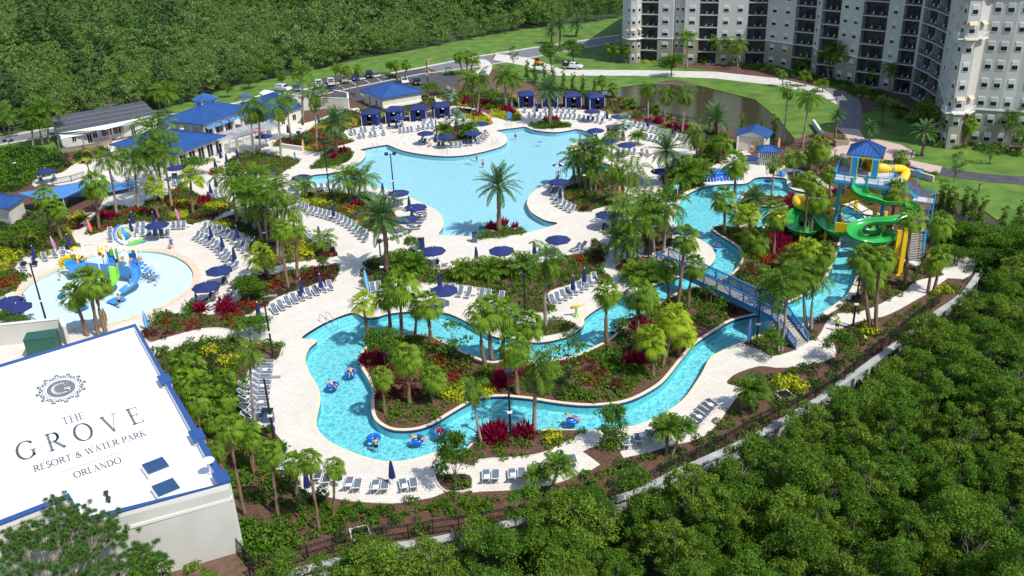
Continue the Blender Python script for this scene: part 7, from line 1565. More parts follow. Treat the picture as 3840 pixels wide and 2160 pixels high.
ROWS = [
 ('B', [(1010, 740), (1042, 732)], 2, -.5, -1, 0, 'beside the tall hedge at the left cabana'), ('B', [(1085, 770), (1120, 763)], 2, -.4, -1, 0, 'in front of the left cabana, nearest the pool'), ('B', [(1102, 715), (1135, 708)], 2, -.4, -1, 0, 'beside the left cabana post'),
 ('B', [(1185, 755), (1225, 750)], 2, -.4, -1, 0, 'between the two left cabanas'), ('B', [(1212, 695), (1280, 680)], 2, -.4, -1, 0, 'at the door of the leftmost cabana'), ('B', [(1302, 740)], 1, -.4, -1, 0, 'standing alone in front of the cabanas'), ('B', [(1352, 680), (1470, 655)], 2, -.3, -1, 0, 'under the canopy of the second cabana'),
 ('B', [(1450, 718), (1490, 714), (1555, 706)], 4, -.25, -1, 0, 'in the row of four before the third cabana'), ('B', [(1620, 695), (1690, 680), (1745, 680)], 4, -.25, -1, 0, 'before the fourth cabana'), ('B', [(1668, 640), (1735, 630)], 2, -.2, -1, 0, 'close to the fourth cabana curtain'), ('B', [(1810, 670), (1870, 615)], 2, .2, -1, 0, 'right of the fourth cabana'),
 ('B', [(1800, 845), (1838, 848)], 2, .3, -1, 0, 'at the lower left of the round bed'), ('B', [(1918, 848), (1995, 845)], 3, 0, -1, 0, 'directly below the round bed'), ('B', [(2050, 835), (2092, 828)], 2, -.5, -.9, 0, 'at the lower right of the round bed'), ('B', [(2150, 815), (2190, 798), (2220, 770), (2240, 740)], 6, -1, -.45, 0, 'fanned along the right of the round bed'), ('B', [(1640, 800), (1665, 820)], 2, .8, -.5, 1, 'shaded by the round bed umbrella'), ('B', [(1722, 832)], 1, .6, -.7, 2, 'with white towels by the round bed'),
 ('B', [(580, 1232), (905, 1235)], 7, -.3, -1, 0, 'along the wading corner'), ('B', [(1130, 1280), (1290, 1310), (1450, 1350)], 9, -.75, .55, 0, 'along the west rim of the main pool'), ('F', [(1640, 235), (1645, 290), (1600, 340), (1580, 390)], 6, -1, .1, 1, 'beside the paired navy umbrellas'), ('F', [(1500, 430), (1430, 460), (1370, 470), (1290, 490)], 6, .1, 1, 2, 'covered with white towels under the big date palm'),
 ('F', [(540, 190), (600, 215)], 3, .8, -1, 0, 'at the upper end of the long terrace'), ('F', [(640, 240), (860, 300), (1000, 370), (1140, 490)], 15, .85, -.75, 0, 'along the terrace west of the date palm'), ('F', [(320, 1140), (460, 1060), (650, 985), (820, 925)], 9, -.75, -1, 0, 'below the maroon hedge'),
 ('F', [(600, 420), (680, 500), (780, 560)], 6, -1, -.2, 0, 'behind the small feather palm'), ('F', [(1205, 945), (1258, 938)], 2, -.2, -1, 0, 'beside the striped surfboard'), ('F', [(1920, 960), (2010, 985), (2070, 990)], 3, .45, -1, 0, 'right of the low navy umbrella'), ('F', [(2185, 1005), (2245, 1015)], 2, .45, -1, 0, 'behind the river palms'), ('G', [(190, 1030)], 1, .4, -1, 0, 'left of the thin lamp'),
 ('G', [(660, 1060), (780, 1005), (910, 940), (1045, 855)], 9, -.7, -1, 0, 'above the toy water cannon'), ('C', [(680, 1270), (760, 1215), (880, 1170)], 7, .6, -.5, 0, 'in the bay beside the lifeguard chair'), ('G', [(640, 25), (690, 160), (830, 225)], 8, .8, -.65, 0, 'along the east rim of the main pool'), ('G', [(1290, 530), (1410, 560)], 4, .85, -.6, 0, 'at the foot of the tall bridge palms'), ('G', [(865, 575), (920, 560)], 2, .9, -.4, 0, 'below the centre umbrella'),
 ('G', [(1120, 400), (1180, 440), (1240, 470)], 5, .5, -.9, 1, 'in the shade below the tall palms'), ('G', [(1700, 280), (1560, 300)], 3, .6, -.8, 0, 'behind the tall palms at the river'), ('G', [(1900, 590)], 1, .4, -.9, 0, 'alone on the white river peninsula'),
 ('C', [(1400, 655), (1530, 705), (1660, 735), (1800, 775), (1920, 805)], 14, .7, -.7, 0, 'in the back row beside the pond bed'), ('C', [(1500, 780), (1700, 815)], 6, .7, -.7, 0, 'in the front row beside the pond bed'), ('C', [(730, 590), (820, 590), (960, 605), (1100, 635)], 10, .5, -1, 0, 'in the front row below the upper cabanas'), ('C', [(650, 530), (760, 535), (855, 540)], 5, .35, -1, 0, 'in the back row below the upper cabanas'),
 ('C', [(405, 535), (480, 525), (590, 530)], 3, -.1, -1, 0, 'at the doors of the upper left cabanas'), ('C', [(445, 575), (545, 575), (650, 580)], 5, 0, -1, 0, 'beside the cabana date palm'), ('C', [(1010, 565), (1095, 570), (1190, 600)], 4, .7, -.7, 0, 'by the rightmost upper cabana'), ('C', [(1250, 915), (1295, 915)], 2, .3, -1, 0, 'left under the island umbrella'), ('C', [(1350, 910), (1395, 910)], 2, .2, -1, 0, 'right under the island umbrella'), ('C', [(1470, 915), (1515, 925)], 2, -.5, -.9, 0, 'at the end of the island row'),
 ('E', [(1000, 430), (1003, 490)], 2, 0, -1, 0, 'beside the tipping ball'), ('E', [(1250, 385), (1300, 380)], 2, .1, -1, 0, 'in the back row behind the splash pool'), ('E', [(1575, 378), (1620, 376), (1665, 374)], 3, .25, -1, 0, 'below the pink surfboard'), ('E', [(1240, 440), (1300, 440), (1370, 455), (1520, 450)], 6, .2, -1, 0, 'in the front row behind the splash pool'),
 ('E', [(1780, 470), (1870, 510), (1970, 570), (2040, 650), (2125, 750)], 13, .85, -.6, 0, 'in the front row of the right terrace'), ('E', [(1850, 390), (1990, 420), (2080, 470), (2220, 590)], 11, .8, -.65, 0, 'in the back row of the right terrace'), ('E', [(215, 750), (375, 690), (410, 665)], 3, -.7, -1, 0, 'at the left rim of the splash pool'), ('E', [(500, 635), (580, 615)], 2, -.6, -1, 0, 'beside the spray arch'), ('E', [(2050, 830), (1960, 970), (1880, 1040)], 4, .8, -.5, 1, 'under the two right umbrellas'), ('E', [(2140, 870), (2110, 960), (2050, 1040), (1950, 1100)], 6, .9, -.4, 0, 'behind the two right umbrellas'),
 ('A', [(1325, 1105), (1372, 1105)], 2, .7, -.8, 0, 'beside the three tall palms'), ('A', [(1150, 1095), (1258, 1100)], 2, .7, -.6, 0, 'behind the three tall palms'), ('A', [(375, 1165), (500, 1145)], 2, -.5, -1, 0, 'beside the lone umbrella at the hedge'), ('A', [(1895, 1310), (1960, 1290)], 3, -.3, -1, 0, 'by the closed umbrellas of the cafe'), ('A', [(1580, 1195), (1620, 1200)], 2, -.3, -1, 0, 'near the cafe litter bin'),
 ('J', [(145, 250), (135, 330), (120, 420), (110, 560)], 11, -1, 0, 0, 'in the column left of the river deck'), ('J', [(50, 390), (45, 470), (70, 560)], 5, -1, 0, 0, 'in the outer column left of the river deck'), ('J', [(440, 905), (490, 925)], 2, -.25, 1, 1, 'behind the leaning fan palms'), ('J', [(615, 945), (665, 955)], 2, -.25, 1, 0, 'right of the last leaning palm'), ('J', [(765, 962), (820, 962)], 2, -.15, 1, 0, 'below the closed umbrella on the lower deck'), ('J', [(928, 955), (985, 950)], 2, .15, 1, 0, 'at the right end of the lower deck'),
 ('K', [(32, 955), (80, 955)], 2, 0, 1, 0, 'in the lower bay, first pair'), ('K', [(165, 950), (215, 945)], 2, .15, 1, 0, 'in the lower bay, second pair'), ('K', [(480, 875)], 1, .4, 1, 0, 'at the corner wall of the lower bay'), ('K', [(750, 785), (830, 758), (870, 745)], 3, .3, 1, 0, 'in the bay right of the leafy shrub'), ('K', [(1095, 680), (1130, 650), (1160, 610), (1195, 580)], 6, .8, .5, 1, 'in the shaded bay by the lower fence'), ('J', [(225, 820), (300, 880)], 3, -.6, .8, 0, 'hidden behind the leaning palms'),
 ('F', [(1780, 700), (1860, 715)], 2, .4, 1, 2, 'in front of the left centre umbrella'),
]
used = {0: 0, 1: 0, 2: 0}
for s, pts, n, dx, dy, kd, wh in ROWS:
    P = along(pts, n); L_ = []; T_ = []
    for k, (x, y) in enumerate(P):
        rz = dirw(s, x, y, dx, dy) + random.uniform(-.05, .05); L_.append(place(LP[kd], g(s, x, y), rz))
        if n >= 4 and k % 3 == 1 and k + 1 < n: q = (g(s, x, y) + g(s, *P[k + 1])) / 2 - Vector((math.cos(rz), math.sin(rz), 0)) * .1; T_.append(place(TBP, q, rz))
    if n in (2, 3): x, y = P[-1]; rz = dirw(s, x, y, dx, dy); q = g(s, x, y) + Vector((math.sin(rz), -math.cos(rz), 0)) * (.75 if dy > 0 else .75); T_.append(place(TBP, q, rz))
    run_labels(L_, ['grey sun lounger', 'shaded grey sun lounger', 'towel covered sun lounger'][kd], wh, 'sun lounger', 'sun loungers ' + wh)
    if T_: run_labels(T_, 'small white table', wh, 'side table', 'side tables ' + wh)
def rmtree(o):
    for c in list(o.children): rmtree(c)
    bpy.data.objects.remove(o)
for o in LP + [TBP]: rmtree(o)
# umbrellas
def umb_open():
    root = empty('parasol'); R0 = 1.78; n = 8; ring = [Vector((R0 * math.cos(math.pi / 8 + 2 * math.pi * k / n), R0 * math.sin(math.pi / 8 + 2 * math.pi * k / n), 2.30)) for k in range(n)]; T = Vector((0, 0, 2.86)); mb = MB()
    V = ring + [T] + [p - Vector((0, 0, .13)) for p in ring]; F = [(k, (k + 1) % n, n) for k in range(n)] + [(n + 1 + k, n + 1 + (k + 1) % n, (k + 1) % n, k) for k in range(n)]
    mb.add(V, F); mb.build('canopy', M['navy'], root)
    mb = MB(); mb.tube([(0, 0, .05), (0, 0, 2.95)], .028, 8); mb.build('pole', M['white_metal'], root)
    mb = MB(); mb.lathe([(.045, 2.84), (.05, 2.95), (0, 3.02)], 8); mb.build('finial', M['white_metal'], root)
    mb = MB(); mb.lathe([(.32, 0), (.32, .06), (.08, .1), (.05, .3), (0, .3)], 12); mb.build('base', M['white_metal'], root)
    mb = MB()
    for p in ring: mb.bar(T - Vector((0, 0, .06)), p - Vector((0, 0, .06)), .03); mb.bar(Vector((0, 0, 2.1)), T.lerp(p, .5) - Vector((0, 0, .06)), .02)
    mb.build('ribs', M['white_metal'], root); return root
def umb_closed():
    root = empty('closed_parasol'); mb = MB(); n = 16
    prof = [(.03, 2.72), (.10, 2.55), (.17, 2.0), (.22, 1.5), (.27, 1.0), (.23, .93), (.02, .96)]; V = []; F = []
    for i, (r_, z) in enumerate(prof):
        for k in range(n): rr = r_ * (1 + (.22 if k % 2 else -.18) * (1 if 0 < i < 6 else 0)); V.append((rr * math.cos(2 * math.pi * k / n), rr * math.sin(2 * math.pi * k / n), z))
    for i in range(len(prof) - 1):
        for k in range(n): F.append((i * n + k, (i + 1) * n + k, (i + 1) * n + (k + 1) % n, i * n + (k + 1) % n))
    mb.add(V, F); mb.build('canopy', M['navy'], root); mb = MB(); mb.tube([(0, 0, .05), (0, 0, 2.85)], .028, 8); mb.build('pole', M['white_metal'], root)
    mb = MB(); mb.lathe([(.05, 2.76), (.05, 2.86), (0, 2.9)], 8); mb.build('finial', M['white_metal'], root)
    mb = MB(); mb.lathe([(.3, 0), (.3, .06), (.06, .1), (.05, .3), (0, .3)], 12); mb.build('base', M['white_metal'], root); return root
UO, UC = umb_open(), umb_closed()
OPEN = {'beside the covered pool hedge': [('A', 410, 1060)], 'over the cafe walk by the red surfboard': [('B', 213, 745)], 'beside the round lounger bed': [('B', 1680, 718), ('B', 1870, 748), ('B', 2105, 717)], 'near the orange surfboard': [('B', 2182, 632)], 'before the second cabana': [('B', 1432, 575)], 'over the wading corner': [('B', 555, 1115)],
 'on the west rim of the main pool': [('B', 1435, 1257), ('B', 1590, 1385), ('F', 1505, 290)], 'at the cafe dining wing': [('A', 1590, 1030)], 'at the east corner of the main pool': [('C', 1047, 692), ('C', 1140, 793)], 'over the island loungers': [('C', 1325, 823)], 'by the silver palm': [('C', 1268, 567)], 'before the right upper cabana': [('C', 1012, 520)],
 'beside the lifeguard chair': [('C', 715, 1155)], 'behind the feather palms of the east bed': [('C', 1035, 1040)], 'beside the large date palm': [('C', 1640, 1060), ('C', 1770, 1010)], 'in the middle of the beach deck': [('G', 705, 470), ('G', 195, 570), ('F', 1745, 572)], 'in the palm shade near the bridge': [('G', 1150, 245), ('G', 1270, 385), ('G', 1530, 235)],
 'beside the river bend': [('G', 1840, 385)], 'above the splash pool loungers': [('E', 1420, 340)], 'at the right rim of the splash pool': [('E', 1980, 750), ('E', 1865, 895)], 'at the left edge by the splash pool': [('E', 75, 1030), ('E', 150, 1085)], 'low over the lounger row by the river palms': [('F', 1845, 930)], 'by the small hut': [('H', 20, 215)]}
for wh, L in OPEN.items(): run_labels([place(UO, g(s, x, y, 2.45).xy.to_3d(), random.uniform(0, .5)) for s, x, y in L], 'open navy umbrella', wh, 'umbrella', 'open umbrellas ' + wh)
CLOSED = {'left of the splash pool': [('E', 285, 535), ('E', 600, 430)], 'behind the tipping ball': [('E', 1185, 230), ('E', 1170, 300), ('E', 1378, 228)], 'on the right splash terrace': [('E', 1895, 350), ('E', 1997, 438), ('E', 2135, 355), ('E', 2105, 540), ('E', 2305, 460)], 'in the red shrubs': [('E', 2322, 1045)],
 'on the long west terrace': [('F', 835, 160), ('F', 705, 350), ('F', 1525, 80), ('F', 1550, 190)], 'below the central palm clump': [('F', 130, 455)], 'along the lounger row below the hedge': [('F', 717, 788), ('F', 542, 835), ('F', 150, 1045)], 'on the west pool rim': [('B', 1285, 1163)], 'in the open deck right of the bin': [('F', 2135, 535)],
 'behind the low open umbrella': [('F', 1800, 770)], 'before the left cabanas': [('B', 1242, 570), ('B', 1412, 603)], 'beside the tall lamp': [('B', 1765, 722)], 'on the cafe walk': [('B', 425, 640), ('B', 558, 572), ('B', 706, 550)], 'outside the dining wing': [('A', 985, 858), ('A', 1985, 863), ('A', 2140, 860), ('A', 2040, 900), ('A', 1937, 942)],
 'by the north bed loungers': [('A', 1893, 1170), ('A', 1942, 1113)], 'before the upper cabanas': [('C', 515, 450), ('C', 1152, 515)], 'in the pond bed': [('C', 1520, 580), ('C', 1747, 645)], 'at the east pool corner': [('C', 1055, 718)], 'in the east lounger bay': [('C', 850, 1038), ('C', 727, 1208)], 'between the two centre umbrellas': [('G', 490, 490)],
 'above the water cannon': [('G', 840, 808), ('G', 945, 735)], 'on the lower river deck': [('J', 850, 790), ('J', 545, 800), ('J', 365, 842)], 'over the bottom channel': [('K', 415, 797), ('K', 710, 567)]}
for wh, L in CLOSED.items(): run_labels([place(UC, g(s, x, y, 2.8).xy.to_3d(), random.uniform(0, 1)) for s, x, y in L], 'closed navy umbrella', wh, 'umbrella', 'closed umbrellas ' + wh)
rmtree(UO); rmtree(UC)
# cabanas
def cabana():
    root = empty('cabana'); W_ = 1.75; mb = MB()
    c = [(-W_, -W_), (W_, -W_), (W_, W_), (-W_, W_)]; z0, z1 = 2.35, 2.6
    V = [(x * 1.06, y * 1.06, z0) for x, y in c] + [(x * 1.06, y * 1.06, z1) for x, y in c] + [(x * .62, y * .62, 3.15) for x, y in c] + [(0, 0, 3.35)]
    F = [(i, (i + 1) % 4, 4 + (i + 1) % 4, 4 + i) for i in range(4)] + [(4 + i, 4 + (i + 1) % 4, 8 + (i + 1) % 4, 8 + i) for i in range(4)] + [(8 + i, 8 + (i + 1) % 4, 12) for i in range(4)]
    mb.add(V, F); mb.build('canopy_roof', M['navy'], root)
    def curt(a, b, nm='curtain'):
        mb = MB(); n = 18; a, b = Vector(a), Vector(b); d = (b - a).normalized(); q = Vector((-d.y, d.x)); P = [a.lerp(b, k / n) + q * (.05 * (1 if k % 2 else -1)) for k in range(n + 1)]
        V = [(p.x, p.y, .08) for p in P] + [(p.x, p.y, 2.4) for p in P]; mb.add(V, [(k, k + 1, n + 2 + k, n + 1 + k) for k in range(n)]); mb.build(nm, M['navy'], root)
    curt(c[1], c[2]); curt(c[2], c[3]); curt(c[3], c[0]); curt(c[0], (-.5, -W_)); curt((.45, -W_), c[1])
    for x, y in c: mb = MB(); mb.box((x, y, 1.2), (.09, .09, 2.4)); mb.build('post', M['white_metal'], root)
    mb = MB(); mb.box((.15, -W_ * 1.09, 2.2), (.36, .03, .22)); mb.build('number_plate', M['white'], root)
    mb = MB(); mb.box((0, .5, .4), (2.2, .8, .45)); mb.build('sofa', M['white'], root); return root
CB = cabana()
for z_, L, wh in (('B', [(1195, 640, -.1), (1410, 615, -.1), (1622, 600, 0), (1825, 575, .2)], 'in the lower row of four cabanas'), ('C', [(420, 470, .0), (630, 480, 0), (835, 480, .1), (1038, 490, .25)], 'in the upper row by the pond')):
    run_labels([place(CB, g(z_, x, y), a, 1.02) for x, y, a in L], 'navy curtained cabana', wh, 'cabana', 'cabanas ' + wh)
rmtree(CB)
# lamp posts
def lamp(s, bx, by_, tx, ty, kind, label):
    b = g(s, bx, by_); h = hgt(px(s, bx, by_), px(s, tx, ty)); h = max(4, min(11, h))
    root = empty('lamp_post', b, 0, label, 'lamp post', 'black lamp posts of the park'); mb = MB(); mb.tube([(0, 0, 0), (0, 0, h)], [.13, .085], 8); mb.lathe([(.22, 0), (.2, .25), (.13, .3)], 8); mb.build('pole', M['black'], root)
    if kind == 2:
        for sx in (-1, 1): mb = MB(); mb.bar((0, 0, h), (sx * .55, 0, h + .1), .07); mb.box((sx * .65, -.15, h + .15), (.55, .5, .22), 0, .6); mb.build('floodlight', M['black'], root)
    elif kind == 1: mb = MB(); mb.bar((0, 0, h), (.55, .1, h + .05), .08); mb.box((1.0, .15, h + .06), (.95, .36, .1)); mb.build('lamp_head', mat('lamp_head_grey', (.25, .28, .33), .4) if 'lamp_head_grey' not in bpy.data.materials else bpy.data.materials['lamp_head_grey'], root)
    else: mb = MB(); mb.box((0, 0, h), (.6, .45, .3), .3, .4); mb.build('lamp_head', M['black'], root)
    if h > 6: mb = MB(); mb.box((0, -.1, h * .42), (.45, .3, .16)); mb.build('camera_box', M['white'], root)
for a in [('E', 432, 1262, 290, 700, 2, 'twin floodlight lamp post leaning over the splash pool'), ('B', 815, 1285, 778, 780, 2, 'lamp post behind the wading corner'), ('B', 1400, 1320, 1368, 915, 2, 'lamp post on the west rim of the main pool'), ('C', 944, 1300, 930, 820, 2, 'lamp post in the bed east of the main pool'), ('C', 1190, 1190, 1190, 690, 2, 'lamp post behind the island umbrella'),
          ('B', 1780, 750, 1765, 365, 0, 'lamp post before the fourth cabana'), ('B', 2115, 640, 2108, 315, 2, 'lamp post by the path fork'), ('A', 170, 1130, 98, 795, 2, 'lamp post left of the covered pool'), ('A', 835, 1185, 792, 990, 2, 'lamp post behind the covered pool'), ('F', 245, 572, 178, 190, 2, 'lamp post in the central palm clump'), ('F', 1300, 885, 1272, 495, 0, 'lamp post beside the curved walk crossing'),
          ('J', 188, 205, 150, -130, 1, 'lamp post at the left corner of the river deck'), ('J', 196, 682, 140, 333, 1, 'lamp post beside the left lounger column'), ('G', 405, 1132, 393, 805, 0, 'thin lamp post left of the water cannon'), ('K', 158, 750, 148, 400, 0, 'tall lamp post in the crimson shrubs of the lower river bed'), ('L', 386, 458, 408, 220, 0, 'lamp post beside the bridge stairs'), ('L', 803, 370, 832, 140, 1, 'lamp post on the lower walk'),
          ('G', 1525, 650, 1537, 365, 1, 'lamp post left of the footbridge'), ('B', 1703, 290, 1692, 62, 1, 'lamp post in the car park'), ('C', 2035, 950, 2040, 810, 0, 'short lamp post by the pond hut bed')]: lamp(*a)
# surfboards (upright decorations)
def surf(s, x, y, h, c1, label, tilt=0, flat=False, z=0):
    p = g(s, x, y, z); n = 20; out = [(.27 * math.sin(math.pi * t) ** .75 * (1.05 - .2 * t), (t - 0) * h) for t in [k / n for k in range(n + 1)]]
    P = [(w_, z_) for w_, z_ in out] + [(-w_, z_) for w_, z_ in out[::-1]]; V = [(x_, -.04, z_) for x_, z_ in P] + [(x_, .04, z_) for x_, z_ in P]; m_ = len(P)
    root = empty('surfboard', p, 0, label, 'surfboard'); mb = MB(); mb.add(V, [tuple(range(m_)), tuple(range(m_, 2 * m_))[::-1]] + [(i, m_ + i, m_ + (i + 1) % m_, (i + 1) % m_) for i in range(m_)]); mb.build('board', mat('board_paint', c1, .3), root)
    mb = MB(); mb.box((0, -.05, h * .5), (.05, .02, h * .86)); mb.build('stripe', M['white'], root); root.rotation_euler = (0, tilt, random.uniform(-.2, .2))
    if flat: root.rotation_euler = (0, R(90), .2)
for a in [('E', 835, 425, 2.4, (.75, .09, .02), 'orange surfboard at the curved walk', -.1), ('E', 515, 590, 2.6, (.62, .20, .42), 'pink surfboard beside the left closed umbrella', -.15), ('E', 1630, 320, 2.4, (.62, .14, .35), 'pink surfboard in the yellow shrubs', -.12), ('E', 1335, 1300, 2.6, (.05, .35, .75), 'blue surfboard at the bed right of the splash pool'), ('E', 965, 1250, 2.3, (.55, .38, .03), 'ochre surfboard behind the white roof'),
          ('F', 1165, 955, 3.2, (.08, .40, .75), 'blue and yellow striped surfboard at the walk crossing', -.08), ('B', 578, 880, 2.4, (.60, .28, .05), 'brown orange surfboard beside the low wall'), ('B', 703, 890, 2.3, (.85, .12, .02), 'red orange surfboard in the pool corner bed'), ('B', 2270, 632, 2.2, (.85, .14, .02), 'orange surfboard at the path fork'), ('S', 1405, 1345, 3.2, (.06, .30, .72), 'tall blue surfboard beside the river at the bridge'), ('C', 1265, 1290 + 20, 2.2, (.8, .10, .08), 'red surfboard in the bed behind the lounger bay'),
          ('H', 1635, 1180, 2.2, (.85, .10, .02), 'orange red surfboard by the foot of the tower stairs'), ('H', 288, 140, 2.2, (.8, .2, .03), 'orange surfboard right of the kiosk'), ('G', 1345, 690, 2.4, (.2, .35, .6), 'grey blue surfboard by the bridge ramp'), ('A', 2165, 900, 3.0, (.80, .62, .02), 'yellow surfboard under the white pergola', -.1)]: surf(*a)
surf('B', 115, 690, 2.4, (.75, .02, .05), 'red surfboard mounted on the white pergola', 0, True, 3.3)
# bins, board, lifeguard chair
def boxthing(name, s, x, y, size, m, label, cat, rz=0, lid=None):
    p = g(s, x, y); root = empty(name, p, rz, label, cat); mb = MB(); mb.box((0, 0, size[2] / 2), size); mb.build('body', m, root)
    mb = MB(); mb.box((0, 0, size[2] + .03), (size[0] * 1.06, size[1] * 1.06, .08)); mb.build('lid', lid or M['black'], root)
    if cat in ('bin', 'litter bin'): mb = MB(); mb.box((0, -size[1] / 2 - .01, size[2] * .78), (size[0] * .6, .03, .14)); mb.build('opening', M['dark'], root)
slate = mat('slate_blue_panel', (.05, .11, .20), .5)
for a in [('litter_bin', 'F', 2127, 500, (.75, .7, 1.35), slate, 'slate blue litter bin at the left of the beach palm bed', 'litter bin'), ('towel_bin', 'F', 1645, 565, (.9, .6, 1.6), M['navy'], 'tall navy towel cabinet left of the centre umbrella', 'towel bin'), ('litter_bin', 'B', 295, 1120, (.9, .7, 1.1), slate, 'blue litter bin at the corner of the cafe bed', 'litter bin'), ('litter_bin', 'A', 1590, 1150, (.8, .7, 1.2), slate, 'slate litter bin outside the dining wing', 'litter bin'),
          ('litter_bin', 'B', 533, 755, (.75, .7, 1.1), slate, 'slate litter bin on the cafe walk', 'litter bin'), ('towel_bin', 'G', 1520, 615, (1.1, .8, 1.2), M['black'], 'dark cabinet beside the bridge ramp', 'towel bin'), ('towel_bin', 'J', 165, 575, (1.0, .6, 1.3), slate, 'slate cabinet at the end of the left lounger column', 'towel bin'), ('info_post', 'B', 503, 975, (.25, .2, 1.6), M['sky_blue'], 'thin blue information post at the cafe bed tip', 'post')]: boxthing(*a)
p = g('C', 268, 610); root = empty('notice_board', p, 0, 'blue notice board on two legs at the cabana path', 'sign')
mb = MB(); mb.box((0, 0, 1.15), (1.0, .06, 1.3)); mb.build('board', M['blue_slide'], root)
for sx in (-.45, .45): mb = MB(); mb.box((sx, 0, .5), (.06, .06, 1.0)); mb.build('leg', M['black'], root)
p = g('C', 712, 1140); root = empty('lifeguard_chair', p, 0, 'white lifeguard chair under a navy and white umbrella', 'lifeguard chair')
for x, y in ((-.5, -.5), (.5, -.5), (.5, .5), (-.5, .5)): mb = MB(); mb.bar((x, y, 0), (x * .7, y * .7, 1.3), .06); mb.build('leg', M['white_metal'], root)
mb = MB(); mb.box((0, 0, 1.3), (.8, .8, .06)); mb.box((.35, 0, 1.65), (.06, .8, .7)); mb.build('seat', M['white_metal'], root); mb = MB(); n = 8
mb.cur = 0
for k in range(8): mb.cur = k % 2; a0, a1 = 2 * math.pi * k / 8, 2 * math.pi * (k + 1) / 8; mb.add([(0, 0, 3.0), (1.25 * math.cos(a0), 1.25 * math.sin(a0), 2.6), (1.25 * math.cos(a1), 1.25 * math.sin(a1), 2.6)], [(0, 1, 2)])
mb.build('umbrella_canopy', None, root, mats=[M['navy'], M['white']]); mb = MB(); mb.tube([(0, 0, 1.3), (0, 0, 3.0)], .03, 6); mb.build('pole', M['white_metal'], root)
p = g('B', 1460, 830); root = empty('pool_lift', p, 0, 'white pool access lift at the cabana deck', 'pool lift'); mb = MB(); mb.box((0, 0, .2), (1.2, .7, .4)); mb.tube([(0, 0, .3), (0, 0, 1.6), (.9, -.3, 1.9)], .06, 6); mb.build('frame', M['white_metal'], root); mb = MB(); mb.box((.9, -.3, .9), (.5, .5, .08)); mb.box((.9, -.05, 1.2), (.5, .06, .6)); mb.build('seat', M['white'], root)
# pool handrails
def handrail(s, x, y, dx, dy, label):
    p = g(s, x, y); root = empty('pool_handrail', p, dirw(s, x, y, dx, dy), label, 'handrail')
    for sy in (-.45, .45): mb = MB(); mb.tube([tuple(q) for q in catmull([(-.9, sy, 0), (-.9, sy, .7), (-.6, sy, .95), (.3, sy, .8), (1.3, sy, .1), (1.5, sy, -.5)], 4, closed=False)], .035, 6); mb.build('rail', mat('steel', (.55, .55, .55), .25, .8) if 'steel' not in bpy.data.materials else bpy.data.materials['steel'], root, True)
handrail('F', 790, 1225, 1, .6, 'double steel handrail down the river entry steps'); handrail('B', 1230, 860, .5, .6, 'steel handrail at the upper steps of the main pool'); handrail('B', 1860, 905, 0, 1, 'steel ladder below the round lounger bed'); handrail('B', 2310, 830, .6, .6, 'steel handrail right of the round lounger bed'); handrail('C', 265, 650, .6, .8, 'steel handrail near the notice board')
# river entry steps and wading steps, under water
for s, pts in (('F', [(600, 1385), (740, 1290), (880, 1220), (1020, 1175)]), ('B', [(1110, 900), (1200, 870), (1320, 855)])):
    P = [g(s, x, y, -.3) for x, y in pts]; nrm = (P[-1] - P[0]).normalized(); nr = Vector((nrm.y, -nrm.x, 0))
    for k in range(3):
        mb = MB(); Q = [tuple(p + nr * (.45 * k)) for p in P]; Q = [Vector(q) for q in catmull(Q, 4, closed=False)]
        for a, b in zip(Q[:-1], Q[1:]): mb.bar(a - Vector((0, 0, .12 + .22 * k)), b - Vector((0, 0, .12 + .22 * k)), .42, .5)
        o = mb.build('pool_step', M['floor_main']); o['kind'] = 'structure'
# inner tubes
def tube_proto():
    V = []; F = []; a, b = 20, 10
    for i in range(a):
        for j in range(b): t, u = 2 * math.pi * i / a, 2 * math.pi * j / b; V.append(((.42 + .19 * math.cos(u)) * math.cos(t), (.42 + .19 * math.cos(u)) * math.sin(t), .19 * math.sin(u)))
    F = [(i * b + j, ((i + 1) % a) * b + j, ((i + 1) % a) * b + (j + 1) % b, i * b + (j + 1) % b) for i in range(a) for j in range(b)]
    return meshobj('inner_tube', V, F, mat('translucent_blue_vinyl', (.01, .13, .62), .12), None, True)
TB = tube_proto(); L_ = []
for k in range(12):
    for j in range(3):
        o = TB.copy(); COL.objects.link(o); p = g('C', 2045 + 27 * k, 1160 + (0 if k < 9 else 4) - k * 1.2); o.location = (p.x, p.y + .15 * j, .32 + .62 * j); o.rotation_euler = (R(65), 0, random.uniform(-.2, .2)); L_.append(o)
for o in L_: tag(o, 'glossy blue inner tube stacked in the rack beside the activity pool', 'inner tube', 'inner tubes stacked by the activity pool')
p0, p1 = g('C', 2030, 1185), g('C', 2370, 1165); mb = MB(); mb.bar(p0 + Vector((0, 0, .06)), p1 + Vector((0, 0, .06)), 1.3, .12)
for k in range(13): q = p0.lerp(p1, k / 12); mb.bar(q + Vector((0, -.3, .1)), q + Vector((0, .4, .9)), .05)
o = mb.build('tube_rack', M['white']); o.data.transform(Matrix.Translation(-p0)); o.location = p0; tag(o, 'white rack holding the stacked blue inner tubes', 'rack')
FT = [('J', 627, 297, 'round the swimmer nearest the island'), ('J', 525, 368, 'round the swimmer in the left channel'), ('J', 757, 668, 'pushed by the bather in the lower left bend'), ('J', 1005, 675, 'under the man lying face down'), ('J', 1133, 638, 'round the swimmer in red'), ('K', 475, 650, 'under the man floating in the bottom channel'), ('H', 195, 432, 'at the activity pool steps'), ('G', 2140, 535, 'round the pair of floating bathers')]
for s, x, y, lb in FT: o = TB.copy(); COL.objects.link(o); p = g(s, x, y, -.1); o.location = (p.x, p.y, -.08); o.scale = (1.15, 1.15, 1.0); tag(o, 'blue inner tube ' + lb, 'inner tube')
bpy.data.objects.remove(TB)
